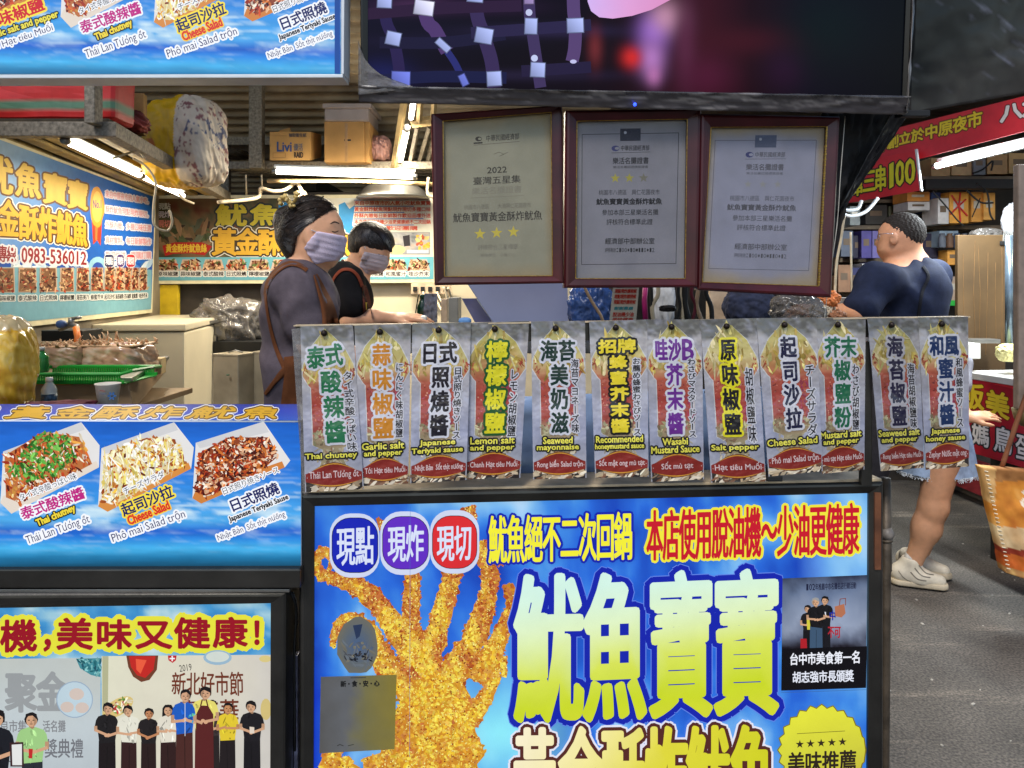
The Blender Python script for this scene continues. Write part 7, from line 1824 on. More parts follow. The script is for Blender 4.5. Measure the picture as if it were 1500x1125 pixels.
for k in range(9):
    x, y = 411 + k * 3.0, 297 - 6 * math.sin(k * .9) - k * .8
    p = [wp(x + rnd.uniform(-3, 3), y + rnd.uniform(-5, 5), -.075 + rnd.uniform(-.012, .012)) for _ in range(4)]; add_tube(bm, p, .0055, 6, True, 3)
from_bm("hair_clip", bm, CLIP, t, True)

# ---- young man in black shirt, head bowed
BY = 3.3
def bp(x, y, dy=0.0): return np.array(at(x, y, BY + dy))
t = empty("person", (bp(512, 500)[0], BY, .15), "young man with head bowed, black T-shirt, brown apron, white mask, one hand forward", "person")
def b_head(B):
    B.ell(bp(543, 358), (.090, .078, .094), .02, roty(18)); B.ell(bp(547, 372), (.062, .066, .07), .03, roty(30))
    B.ell(bp(549, 386), (.042, .05, .040), .03, roty(20)); B.cone(bp(564, 369), bp(567, 378), .006, .012, .012); B.ell(bp(563, 367), (.012, .05, .010), .012)
    for s in (-1, 1): B.ell(bp(533, 368, s * .076), (.021, .011, .032), .006, roty(15)); B.cut(bp(535, 368, s * .09), (.009, .008, .016), .006)
    B.chain([bp(532, 378), bp(520, 396), bp(510, 414)], [.054, .052, .06], .03)
    return B
bSr, bSl = bp(504, 410, -.175), bp(504, 410, .175)
def b_torso(B):
    B.ell(bp(511, 436), (.092, .175, .13), .05, roty(14)); B.ell(bp(510, 495), (.09, .14, .15), .06); B.ell(bp(508, 560), (.11, .155, .13), .05); B.cone(bSr, bSl, .058, .058, .05); return B
bEr, bWr = bp(514, 468, -.20), bp(574, 466, -.13)
bEl, bWl = bp(512, 475, .21), bp(562, 478, .10)
B = b_torso(b_head(Body()))
B.chain([bSr, bEr], [.052, .042], .04); B.chain([bEr, bEr * .5 + bWr * .5, bWr], [.043, .038, .025], .02); hand(B, bWr, (1, .25, .02), (0, -.35, 1), (.1, -.6, .35), 1.0, .22)
B.chain([bSl, bEl], [.052, .042], .04); B.chain([bEl, bWl], [.042, .026], .02); hand(B, bWl, (1, -.2, -.1), (0, 0, 1), (0, -1, .1), 1.0, .4)
for s in (-.09, .09): B.chain([bp(508, 570, s), bp(510, 670, s), bp(508, 790, s)], [.08, .058, .045], .04); B.cone(np.array([bp(508, 1, s)[0], BY + s, .19]), np.array([bp(536, 1, s)[0], BY + s, .18]), .04, .035, .03)
body = bmesh_obj("body", B, .0055, SKIN, t)
B = b_torso(Body())
for a, e in ((bSr, bEr), (bSl, bEl)): B.chain([a, a + (e - a) * .66], [.060, .062], .04)
B.cut(bp(524, 388), (.062, .07, .05), .02)
shirt = bmesh_obj("tshirt", B, .0065, cloth("black_cotton", (22, 20, 22)), t, .006, folds(.0065, 26, 5))
B = Body()
for s in (-.09, .09): B.chain([bp(508, 565, s), bp(510, 670, s), bp(508, 785, s)], [.095, .072, .06], .04)
bmesh_obj("trousers", B, .013, cloth("dark_trousers", (40, 38, 42)), t, .004)
B = Body(); B.ell(bp(543, 353), (.098, .086, .090), .02, roty(18)); B.ell(bp(558, 352), (.062, .074, .045), .03, roty(38)); B.ell(bp(526, 360), (.04, .07, .055), .03)
B.half(bp(567, 366), (16, 0, -30)); B.half(bp(532, 372), (-2, 0, -20))
for k, (x, y) in enumerate(((566, 350), (569, 356), (570, 362), (560, 346))):
    for s in (-.04, 0, .04): B.cone(bp(x - 6, y - 4, s), bp(x + 3, y + 6, s * 1.1), .016, .006, .01)
bhair = bmesh_obj("hair", B, .0048, HAIR, t, .0, lambda X, Y, Z: .0008 * np.sin((X * .9 + Z * .5) * 420 + 4 * np.sin(Y * 50)))
strands("combed_hair", [bhair], 150, [(536, 334), (546, 333)], [(566, 364), (573, 358)], [(560, 338), (566, 338)], HAIR2, t, 15, .0013)
strands("combed_hair", [bhair], 150, [(536, 334), (544, 333)], [(519, 372), (536, 362)], [(520, 346), (536, 346)], HAIR2, t, 16, .0013)
B = b_head(Body()); prism(B, [(541, 373), (566, 378), (566, 387), (559, 397), (541, 400), (533, 389)], BY)
bmesh_obj("face_mask", B, .004, cloth("white_mask", (204, 190, 194), 12), t, .008, lambda X, Y, Z: .0007 * np.sin((Z + X * .25) * 330))
tube_obj("ear_loop", [bp(541, 376, -.06), bp(537, 368, -.076), bp(534, 361, -.088)], .0019, mat("white_elastic", (224, 220, 220)), t, 6, 4)
tube_obj("ear_loop", [bp(536, 390, -.06), bp(533, 382, -.078), bp(532, 374, -.09)], .0019, mat("white_elastic", (224, 220, 220)), t, 6, 4)
on_surface("eyelash", body, [(554, 372), (558, 374), (562, 374)], [.6, 1.6, .8], BROW, t, .001, .0008)
AP2 = cloth("dark_brown_apron", (92, 46, 36))
on_surface("apron_strap", shirt, [(486, 416), (490, 406), (500, 396), (513, 395), (524, 404), (531, 420)], [3, 4, 4.5, 4.5, 4.5, 5], cloth("rust_strap", (140, 66, 44)), t, .006, .003)
on_surface("apron_bib", shirt, [(533, 418), (537, 440), (538, 470), (536, 500)], [6, 11, 14, 20], AP2, t, .008, .003)
bib_mark = on_surface("apron_print", shirt, [(537, 443), (538, 454)], 3.5, mat("yellow_print", (206, 170, 40), rough=.7), t, .010, .001)
lump("small_container", bp(621, 467, -.10), (.03, .04, .03), mat("white_cap", (226, 226, 220)), "small white container in the young man's fingertips", "container", seed=2, amp=.04, sub=3)

# ---- man in navy shirt, seen from behind his left shoulder
MY = 3.75
def mp_(x, y, dy=0.0): return np.array(at(x, y, MY + dy))
t = empty("person", (mp_(1330, 500)[0], MY, 0), "heavy man with cropped hair and glasses in a navy T-shirt, facing left", "person")
def rz(deg):
    a = math.radians(deg); return [[math.cos(a), -math.sin(a), 0], [math.sin(a), math.cos(a), 0], [0, 0, 1]]
def m_head(B):
    B.ell(mp_(1321, 342), (.102, .086, .098), .02, rz(-16)); B.ell(mp_(1312, 352), (.080, .078, .088), .03, rz(-16)); B.ell(mp_(1306, 366), (.066, .068, .045), .03); B.ell(mp_(1298, 372, .02), (.03, .035, .022), .02)
    B.cone(mp_(1291, 346, .03), mp_(1286, 356, .04), .008, .015, .012); B.ell(mp_(1294, 338, .02), (.012, .05, .012), .014)
    B.ell(mp_(1309, 349, -.078), (.022, .012, .034), .006); B.cut(mp_(1307, 349, -.092), (.009, .008, .017), .006)
    B.ell(mp_(1320, 349, .088), (.022, .012, .034), .006)
    B.chain([mp_(1327, 366), mp_(1334, 388), mp_(1338, 402)], [.060, .074, .09], .05); return B
mSn, mSf = mp_(1288, 412, -.15), mp_(1362, 408, .16)
def m_torso(B):
    B.ell(mp_(1326, 440), (.185, .18, .17), .09, rz(28)); B.ell(mp_(1326, 505), (.185, .18, .18), .07); B.ell(mp_(1305, 590), (.17, .17, .15), .06)
    B.cone(mSn, mSf, .07, .07, .09); B.cone(mp_(1340, 396), mp_(1365, 410, .1), .06, .07, .05); B.ell(mp_(1352, 425, -.04), (.12, .11, .11), .05); return B
mEn, mWn = mp_(1255, 458, -.20), mp_(1205, 456, -.10)
B = m_torso(m_head(Body())); B.chain([mSn, mEn], [.066, .05], .04); B.chain([mEn, mWn], [.05, .032], .02); hand(B, mWn, (-1, .2, .1), (0, -.6, .8), (0, -.5, .5), 1.05, .5)
mEf, mWf = mp_(1300, 475, .28), mp_(1235, 462, .20); B.chain([mSf, mEf], [.066, .05], .04); B.chain([mEf, mWf], [.05, .032], .02); hand(B, mWf, (-1, -.2, .1), (0, .3, .8), (0, -1, .2), 1.05, .5)
for s in (-.1, .1): B.chain([mp_(1290, 600, s), mp_(1262, 720, s), np.array([mp_(1262, 1, s)[0], MY + s, .09])], [.1, .07, .05], .04); B.cone(np.array([mp_(1264, 1, s)[0], MY + s, .05]), np.array([mp_(1215, 1, s)[0], MY + s, .035]), .045, .032, .03)
body = bmesh_obj("body", B, .0065, SKIN2, t)
B = m_torso(Body()); B.chain([mSn, mSn + (mEn - mSn) * .8], [.062, .068], .08); B.chain([mSf, mSf + (mEf - mSf) * .8], [.078, .08], .05); B.chain([mp_(1335, 397), mp_(1339, 408)], [.082, .10], .06); B.cut(mp_(1328, 374), (.105, .10, .028), .02)
shirt = bmesh_obj("tshirt", B, .0075, cloth("navy_cotton", (30, 38, 62)), t, .006, folds(.010, 18, 7))
B = Body()
for s in (-.1, .1): B.chain([mp_(1296, 590, s), mp_(1262, 720, s), np.array([mp_(1262, 1, s)[0], MY + s, .14])], [.12, .085, .06], .05)
bmesh_obj("trousers", B, .014, cloth("dark_trousers", (40, 38, 42)), t, .004)
for s in (-.1, .1):
    B = Body(); B.cone(np.array([mp_(1268, 1, s)[0], MY + s, .055]), np.array([mp_(1212, 1, s)[0], MY + s, .042]), .056, .042, .03); B.half([0, 0, .004], (0, 0, -1)); bmesh_obj("shoe", B, .007, mat("dark_shoe", (34, 32, 34), rough=.6), t, .003)
B = Body(); B.ell(mp_(1322, 341), (.106, .090, .101), .02, rz(-16)); B.half(mp_(1297, 326), (-26, 0, -10)); B.half(mp_(1306, 356), (-20, 0, -25)); B.half(mp_(1332, 366), (6, 0, -30))
bmesh_obj("hair", B, .004, BUZZ, t, .0025, lambda X, Y, Z: .0030 * np.sin(X * 310 + 2 * np.sin(Z * 190)) * np.sin(Z * 290 + Y * 170))
bm = bmesh.new(); g0 = mp_(1309, 343, -.098)
add_tube(bm, [g0, mp_(1298, 342, -.085), mp_(1289, 343, -.055)], .002, 6); c = mp_(1287, 347, -.03)
add_tube(bm, [c + np.array([.012 * math.cos(a) * .5, .022 * math.cos(a), .016 * math.sin(a)]) for a in np.linspace(0, 2 * math.pi, 20)], .0018, 6)
add_tube(bm, [mp_(1286, 346, -.008), mp_(1285, 346, .02)], .0018, 6)
from_bm("glasses", bm, mat("silver_wire", (190, 190, 200), rough=.2, metal=.8), t, True)
on_surface("body_strap", shirt, [(1352, 390), (1360, 405), (1352, 425), (1348, 445), (1345, 468)], 5, cloth("black_webbing", (26, 28, 36)), t, .005, .003)

# ---- walking girl in a frayed denim skirt and white shoes
GY = 3.68
def gp(x, y, dy=0.0): return np.array(at(x, y, GY + dy))
t = empty("person", (gp(1360, 1)[0], GY, 0), "passer-by walking in a frayed denim skirt and white shoes, half hidden by the cards", "person")
KN, AN = gp(1366, 745, .0), gp(1338, 822, .03)
B = Body()
B.ell(gp(1362, 485, .05), (.07, .075, .09), .02); B.chain([gp(1366, 505, .06), gp(1372, 520, .06)], [.045, .05], .03)
B.ell(gp(1374, 560, .08), (.13, .10, .17), .05); B.ell(gp(1374, 625, .08), (.14, .11, .12), .05)
B.chain([gp(1385, 650, .0), KN], [.092, .064], .04); B.chain([KN, KN * .62 + AN * .38 + np.array([.012, 0, 0]), AN], [.062, .060, .040], .03)
B.cone(AN, AN + np.array([0, 0, -.05]), .036, .032, .02); B.ell(gp(1378, 743, -.03), (.036, .04, .05), .02); B.ell(gp(1350, 775, .01), (.048, .048, .085), .03)
B.chain([gp(1368, 650, .15), gp(1372, 735, .2), gp(1352, 806, .18)], [.085, .055, .036], .03)
SHg, ELg, WRg = gp(1400, 535, .04), gp(1406, 592, -.04), gp(1418, 612, -.14)
B.chain([SHg, ELg], [.04, .033], .03); B.chain([ELg, WRg], [.032, .023], .02); hand(B, WRg, (.8, -.1, .12), (.1, -.5, .8), (-.1, -.8, -.2), .85, .35)
B.chain([gp(1342, 540, .12), gp(1335, 585, .14), gp(1345, 625, .06)], [.04, .033, .024], .03)
body = bmesh_obj("body", B, .006, SKIN3, t)
B = Body(); B.ell(gp(1374, 560, .08), (.13, .10, .17), .05); B.ell(gp(1374, 605, .08), (.13, .11, .10), .05); B.chain([gp(1345, 533, .1), gp(1405, 533, .05)], [.05, .05], .03); B.chain([SHg, SHg * .5 + ELg * .5], [.05, .05], .03)
bmesh_obj("blouse", B, .008, cloth("pale_blouse", (150, 150, 160)), t, .008, folds(.003, 24, 4))
B = Body(); B.ell(gp(1361, 481, .05), (.078, .083, .092), .02); B.ell(gp(1358, 495, .07), (.075, .08, .1), .03)
bmesh_obj("hair", B, .006, mat("dark_brown_hair", (60, 54, 52), rough=.5, vary=.3, scale=60, bump=.4, bscale=120), t)
# skirt: flared tube with a frayed hem
DEN = mat("washed_denim", (148, 168, 196), rough=.85, vary=.16, scale=26, bump=.2, bscale=300)
rings = []; V, Fc = [], []; nn = 60; rnd = random.Random(2)
for i, (cx, y, rx, ry) in enumerate(((1374, 610, .135, .115), (1374, 640, .155, .13), (1374, 665, .172, .14), (1374, 683, .182, .146), (1374, 691, .186, .148))):
    c = gp(cx, y, .08)
    for k in range(nn):
        a = 2 * math.pi * k / nn; w_ = 1 + .03 * math.sin(a * 7) * i / 4; V.append(c + np.array([rx * w_ * math.cos(a), ry * w_ * math.sin(a), -.004 * (i == 4) * rnd.uniform(-1, 1)]))
for i in range(4):
    for k in range(nn): Fc.append((i * nn + k, i * nn + (k + 1) % nn, (i + 1) * nn + (k + 1) % nn, (i + 1) * nn + k))
sk = mk("denim_skirt", V, Fc, DEN, t, smooth=True)
bm = bmesh.new()
for k in range(230):
    a = rnd.uniform(0, 2 * math.pi); c = gp(1374, 690, .08); p = c + np.array([.186 * math.cos(a), .148 * math.sin(a), 0]); L = rnd.uniform(.008, .026)
    add_tube(bm, [p, p + np.array([rnd.uniform(-.006, .006), rnd.uniform(-.004, .004), -L * .6]), p + np.array([rnd.uniform(-.01, .01), rnd.uniform(-.006, .006), -L])], .0016, 4)
from_bm("frayed_hem", bm, mat("white_denim_thread", (206, 214, 222), rough=.9), t)
SHOE = mat("white_leather_shoe", (214, 204, 184), rough=.5, vary=.1, scale=25, bump=.1)
def shoe(h, toe, ank, dark=False):
    h, toe, ank = np.array(h), np.array(toe), np.array(ank); d = toe - h; sd = np.array([-d[1], d[0], 0]); sd = sd / np.linalg.norm(sd)
    B = Body(); B.cone(h + [0, 0, .012], h + d * .5 + [0, 0, .006], .040, .043, .03); B.cone(h + d * .5 + [0, 0, .004], toe, .043, .030, .03); B.cone(h + [0, 0, .02], ank, .038, .04, .03); B.cone(h + d * .35 + [0, 0, .03], ank, .03, .035, .03); B.half(h * 0 + [0, 0, max(h[2] - .036, .004)], (0, 0, -1)); B.cut(ank + [0, 0, .03], (.036, .036, .03), .01)
    o = bmesh_obj("shoe", B, .005, SHOE if not dark else mat("dark_shoe", (40, 38, 40), rough=.6), t)
    if not dark:
        B = Body(); z = max(h[2] - .034, .004); B.cone(np.array([h[0], h[1], z + .006]), np.array([toe[0], toe[1], z + .006]), .043, .036, .02); B.half([0, 0, z + .016], (0, 0, 1)); B.half([0, 0, z - .002], (0, 0, -1))
        s_ = bmesh_obj("sole", B, .005, mat("offwhite_sole", (196, 182, 156), rough=.7, vary=.15), o, .004)
    return o
def g0(x, y, z): return pz(x, y, z)
near_shoe = shoe(g0(1318, 842, .05), g0(1376, 851, .045), AN + np.array([-.01, 0, .0]))
p = gp(1325, 815, .1); shoe(g0(1326, 822, .05), g0(1382, 836, .045), g0(1332, 812, .11))
B = Body(); B.cone(AN + np.array([0, 0, .012]), AN - np.array([0, 0, .03]), .042, .042, .01); bmesh_obj("sock", B, .005, cloth("white_sock", (206, 202, 196)), t)
for pts, w_ in (([(1340, 832), (1350, 843), (1363, 846)], 1.6), ([(1346, 828), (1356, 839), (1368, 842)], 1.6), ([(1334, 838), (1344, 848), (1357, 851)], 1.6), ([(1316, 836), (1326, 848), (1345, 856), (1366, 858)], 1.2)):
    on_surface("shoe_strap", near_shoe, pts, w_, mat("grey_strap_line", (136, 128, 116), rough=.6), near_shoe, .002, .002)
# ------------------------------------------------------------------ opposite stall on the right
RSP = Plane((2.467, 4.0, 1.5), (1, .158, 0))
def rs(px, dx=0.0, Y=None): return 0
REDV = mat("red_vinyl", (226, 50, 60), rough=.4, vary=.06)
t = empty("banner", RSP.pt(1400, 230), "long red banner reading 創立於中原夜市 over the opposite stall", "banner")
q = [(1235, 207), (1640, 106), (1640, 156), (1235, 262)]
slab("banner_sheet", RSP, q, .004, REDV, t, off=0)
A = Art(RSP, .0008); A.clip = q
A.grid(q, 40, 6, lambda u, v, p: ramp(fbm(p[:, 0] / 30, p[:, 1] / 20, 4), [(.2, (218, 46, 58)), (.8, (238, 58, 70))]))
YT = (255, 226, 50)
for ch, x0, x1, y0, y1 in (('年', 1286, 1300, 205, 222), ('創', 1300, 1317, 199, 217), ('立', 1317, 1335, 193, 211), ('於', 1335, 1354, 188, 207), ('中', 1355, 1374, 182, 203), ('原', 1375, 1396, 176, 198), ('夜', 1396, 1417, 170, 193), ('市', 1417, 1439, 163, 187)):
    s = -.25 * (x1 - x0)
    A.cells([(ch, [(x0, y0 - s / 2), (x1, y0 + s / 2), (x1, y1 + s / 2), (x0, y1 - s / 2)])], YT, .7, [(1.6, (120, 60, 20))], 2)
A.cells([('八', [(1466, 155), (1497, 147), (1497, 172), (1466, 180)]), ('方', [(1498, 147), (1530, 139), (1530, 165), (1498, 172)])], (236, 232, 230), 1.4, [(1.6, (110, 40, 40))], 2)
A.build("banner_print", INK_BAN, t)
t = empty("price_sign", RSP.pt(1310, 290, .03), "smaller red sign reading 三串100 below the long red banner", "sign")
q = [(1236, 243), (1349, 221), (1357, 279), (1236, 300)]
slab("sign_board", RSP, q, .006, REDV, t, off=.035)
A = Art(RSP, .0358); A.clip = q
A.grid(q, 12, 6, lambda u, v, p: ramp(fbm(p[:, 0] / 20, p[:, 1] / 20, 6), [(.2, (222, 40, 50)), (.8, (240, 54, 62))]))
def sk(x0, x1, y0, y1): return [(x0, y0 + 1.6), (x1, y0 - 1.6), (x1, y1 - 1.6), (x0, y1 + 1.6)]
A.cells([('串', sk(1256, 1271, 262, 287)), ('三', sk(1271, 1290, 246, 283)), ('串', sk(1289, 1306, 242, 280))], (246, 232, 40), .8, [(2.0, (60, 30, 20))], 2)
A.text('1', sk(1311, 1316, 240, 274), (246, 232, 40), bold=.8, out=[(2, (60, 30, 20))]); A.text('0', sk(1320, 1332, 236, 272), (246, 232, 40), bold=.9, out=[(2, (60, 30, 20))]); A.text('0', sk(1334, 1348, 233, 269), (246, 232, 40), bold=.9, out=[(2, (60, 30, 20))])
A.build("sign_print", INK_BAN, t)
slab("white_edge", RSP, [(1348.5, 219), (1351, 218.6), (1358.5, 279.5), (1356, 280)], .01, WHITE_EDGE, t, off=.038)
tube_lamp("bright white tube under the long red banner", RSP.pt(1359, 243, -.05), RSP.pt(1560, 192, -.05), .017, 11, (235, 245, 250), 40, False)
tube_lamp("dim yellowish tube deeper in the opposite stall", RSP.pt(1448, 230, -.9), RSP.pt(1530, 214, -.9), .02, 3, (255, 236, 170), 6, False)
tag(slab("fascia", RSP, [(1352, 232), (1640, 160), (1640, 176), (1352, 246)], .03, WHITE_EDGE, None, off=-.09), "white fascia strip behind the long red banner", "fascia")
# shelves
def rp(px, py, Y): return at(px, py, Y)
SHW = mat("grimy_shelf_board", (110, 94, 76), rough=.7, vary=.3, scale=8)
t = empty("wall_shelf", at(1380, 360, 5.2), "long cluttered shelf unit behind the man in navy", "shelf")
for (x0, y0, x1, y1, Y) in ((1225, 330, 1500, 336, 5.3), (1340, 258, 1520, 268, 5.1), (1225, 378, 1500, 384, 5.4), (1225, 428, 1500, 434, 5.4), (1225, 292, 1350, 297, 5.4)):
    pxbox("shelf_board", x0, y0, x1, y1, Y, .32, SHW, t, .003)
for x in (1222, 1366, 1498): pxbox("shelf_upright", x, 240, x + 7, 760, 5.32, .06, SHW, t, .003)
pxbox("back_panel", 1215, 200, 1700, 760, 5.75, .03, DARKW, t, 0)
tag(pxbox("cable_tray", 1356, 262, 1540, 276, 4.9, .08, mat("dark_beam", (34, 30, 28)), None, .004), "dark cable tray under the cartons of the opposite stall", "cable tray")
cm = lambda n, c: mat(n, c, rough=.6, vary=.14, scale=14)
BOXES = [
 (1364, 231, 1392, 258, 5.1, cm("carton_tan", (186, 150, 100)), "tan carton above the cable tray, nearest the small red sign"), (1394, 229, 1424, 257, 5.1, cm("carton_sand", (200, 164, 116)), "sand coloured carton above the cable tray, second from the small red sign"), (1426, 226, 1444, 256, 5.08, cm("grey_box", (116, 118, 124)), "narrow grey box among the cartons above the cable tray"), (1446, 226, 1476, 255, 5.1, cm("carton_brown", (176, 136, 90)), "brown carton above the cable tray, right of the narrow grey box"), (1478, 224, 1510, 254, 5.1, cm("carton_tan", (186, 150, 100)), "carton above the cable tray at the photo's right edge"),
 (1329, 281, 1362, 295, 5.15, cm("orange_carton", (214, 140, 60)), "flat orange carton hanging below the small red sign"), (1330, 295.5, 1362, 308, 5.15, cm("white_carton", (206, 200, 196)), "flat white carton under the flat orange carton"), (1364, 282, 1378, 309, 5.2, cm("blue_box", (60, 76, 120)), "narrow blue box right of the flat white carton"), (1374, 290, 1390, 328, 5.1, cm("white_carton", (206, 200, 196)), "upright white box left of the two orange boxes"),
 (1391, 281, 1419, 327, 5.1, cm("orange_box", (222, 156, 62)), "tall orange box with red lines crossing it"), (1423, 281, 1440, 325, 5.12, cm("orange_box2", (216, 150, 66)), "slim orange box right of the red lined box"), (1441, 282, 1458, 322, 5.1, cm("orange_box3", (226, 164, 80)), "lighter slim orange box, rightmost of the orange boxes"),
 (1376, 338, 1404, 362, 5.2, cm("clear_tub", (130, 146, 160)), "bluish clear tub on the shelf right of the man's head"), (1388, 366, 1404, 388, 5.2, cm("orange_box2", (216, 150, 66)), "small orange packet beside the leaning wooden board"), (1389, 405, 1404, 440, 5.2, cm("pale_pack", (176, 150, 130)), "pale striped pack beside the leaning wooden board, above the green tray"), (1386, 440, 1404, 448, 5.0, GRN, "green tray edge beside the leaning wooden board"),
 (1232, 338, 1250, 376, 5.2, cm("grey_pack", (90, 96, 110)), "grey pack on the shelves left of the man's face"), (1262, 338, 1277, 378, 5.2, cm("violet_pack", (76, 66, 130)), "violet pack on the shelves close to the man's glasses"), (1250, 345, 1262, 378, 5.25, cm("dark_pack", (44, 40, 60)), "dark pack between the grey and violet packs"), (1228, 388, 1246, 428, 5.2, cm("tan_pack", (150, 110, 80)), "tan pack on the lower shelf left of the man's shoulder"), (1246, 392, 1262, 428, 5.25, cm("navy_pack", (52, 54, 96)), "navy pack on the lower shelf left of the man's shoulder"), (1263, 386, 1278, 428, 5.22, cm("white_carton", (206, 200, 196)), "white pack on the lower shelf behind the man's shoulder"), (1278, 384, 1292, 428, 5.22, cm("violet_pack2", (96, 84, 150)), "pale violet pack on the lower shelf behind the man's shoulder"),
 (1278, 338, 1290, 378, 5.3, cm("lilac_pack", (120, 110, 170)), "lilac pack on the shelves right in front of the man's face"), (1245, 302, 1260, 330, 4.7, cm("meter_grey", (110, 114, 112)), "grey electric meter box under the small red sign"), (1352, 342, 1374, 378, 5.3, cm("dark_pack", (44, 40, 60)), "dark pack behind the man's neck"), (1354, 392, 1374, 428, 5.3, cm("brown_pack", (120, 90, 66)), "brown pack behind the man's far shoulder"), (1374, 392, 1390, 428, 5.3, cm("grey_pack", (90, 96, 110)), "grey pack behind the man's far shoulder"), (1240, 436, 1252, 462, 4.6, cm("white_carton", (206, 200, 196)), "white box low behind the man's forearm"), (1268, 300, 1300, 329, 5.4, cm("dark_carton", (56, 50, 46)), "dark carton on the shelf above the man's glasses"), (1302, 302, 1326, 329, 5.4, cm("olive_box", (80, 78, 56)), "olive carton on the shelf above the man's head")]  # the dark carton has one even dark brown of its own
for (x0, y0, x1, y1, Y, m, lb) in BOXES:
    t = empty("packed_box", at((x0 + x1) / 2, y1, Y + .1), lb, "box", "boxes and packs on the opposite stall's shelves")
    h = y1 - y0
    pxbox("box_body", x0, y0, x1, y1, Y, .2, m, t, .004)
    if h > 12: pxbox("paper_label", x0 + (x1 - x0) * .2, y0 + h * .3, x1 - (x1 - x0) * .25, y0 + h * .55, Y - .0015, .001, cm("label_tone", (196, 186, 170)) if (x0 % 2) else cm("label_dark", (110, 90, 70)), t, 0)
bm = bmesh.new()
for pts in (([at(1407, 282, 5.095), at(1405, 300, 5.09), at(1407, 325, 5.095)]), ([at(1392, 314, 5.095), at(1404, 302, 5.09), at(1415, 292, 5.095)]), ([at(1394, 286, 5.095), at(1406, 304, 5.09), at(1417, 316, 5.095)])): add_tube(bm, pts, .006, 6)
tag(from_bm("binding_twine", bm, mat("red_cord", (200, 50, 40), rough=.6)), "red twine tied crosswise round the tall orange box", "twine")
for k in range(6):
    x = 1408 + k * 11; r_ = lathe_obj("jar", at(x - 28, 363, 5.15), [(.02, 0), (.024, .006), (.024, .07), (.016, .085), (.018, .1)], cm("jar_" + str(k % 3).replace('0', 'grey').replace('1', 'brown').replace('2', 'blue'), ((96, 100, 110), (110, 80, 60), (70, 84, 110))[k % 3]), None, 12)
    tag(r_, "small dark jar in the row on the shelf behind the wooden board", "jar", "row of small jars on the shelf")
rnd = random.Random(8)
for k, (pts, m, lb, r) in enumerate((
    ([at(1366, 280, 4.8), at(1384, 300, 4.8), at(1402, 322, 4.8), at(1412, 331, 4.8)], RUBBER, "black wire slanting across the white and orange boxes", .005),
    ([at(1415, 278, 4.8), at(1436, 296, 4.8), at(1455, 297, 4.8)], RUBBER, "black wire sagging in front of the orange boxes", .006),
    ([at(1430, 268, 4.8), at(1446, 282, 4.8), at(1450, 312, 4.8), at(1455, 322, 4.8)], RUBBER, "black wire dropping past the lighter slim orange box", .006),
    ([at(1436, 290, 4.8), at(1424, 318, 4.8)], RUBBER, "short black wire between the slim orange boxes", .004),
    ([at(1452, 250, 4.8), at(1454, 236, 4.8), at(1440, 248, 4.8), at(1425, 254, 4.8)], RUBBER, "black wire looped over the narrow grey box", .006),
    ([at(1232, 304, 4.2), at(1240, 308, 4.2), at(1256, 306, 4.2), at(1262, 294, 4.2)], WHITE_EDGE, "white hose loop under the small red sign, upper of two", .010),
    ([at(1230, 310, 4.2), at(1246, 317, 4.2), at(1268, 310, 4.2), at(1286, 290, 4.2)], WHITE_EDGE, "white hose loop under the small red sign, lower of two", .010),
    ([at(1237, 316, 3.4), at(1232, 350, 3.4), at(1225, 390, 3.4), at(1222, 460, 3.4)], CABW, "pale cable running down beside the tilted certificate, left of two", .006),
    ([at(1246, 340, 3.6), at(1247, 390, 3.6), at(1248, 440, 3.6)], CABW, "pale cable running down beside the tilted certificate, right of two", .005))):
    tag(tube_obj("wire", pts, r, m, None, 8, 6), lb, "wire")
bm = bmesh.new(); add_hexa(bm, [at(1233, 300, 4.0), at(1240, 300, 4.0), at(1226, 345, 3.4), at(1219, 345, 3.4), at(1233, 300, 4.03), at(1240, 300, 4.03), at(1226, 345, 3.43), at(1219, 345, 3.43)])
tag(from_bm("white_strut", bm, WHITE_EDGE), "white slanting strut right of the tilted certificate", "strut")
lump("silver_bag", at(1446, 345, 4.5), (.2, .12, .09), mat("grey_clear_plastic", (150, 142, 134)), "grey plastic bag lying on the shelf above the wooden board", "plastic bag", seed=41, crease=.3, amp=.15)
lump("white_bag", at(1492, 322, 4.4), (.16, .15, .24), mat("white_plastic_bag", (196, 196, 200), rough=.35, vary=.12, bump=.5, bscale=20), "white plastic bags hanging at the right edge beside the orange boxes", "plastic bag", seed=43, crease=.3, amp=.18, flat=False)
t = empty("strainer", at(1478, 368, 4.3), "dark wire comb hanging over the steel pipe", "comb")
bm = bmesh.new()
for k in range(9): add_tube(bm, [at(1471 + k * 2.4, 338, 4.3), at(1469 + k * 2.4, 358, 4.3)], .0035, 4)
from_bm("tines", bm, STEEL, t); pxbox("bar", 1466, 353, 1494, 359, 4.29, .03, RUBBER, t, .003)
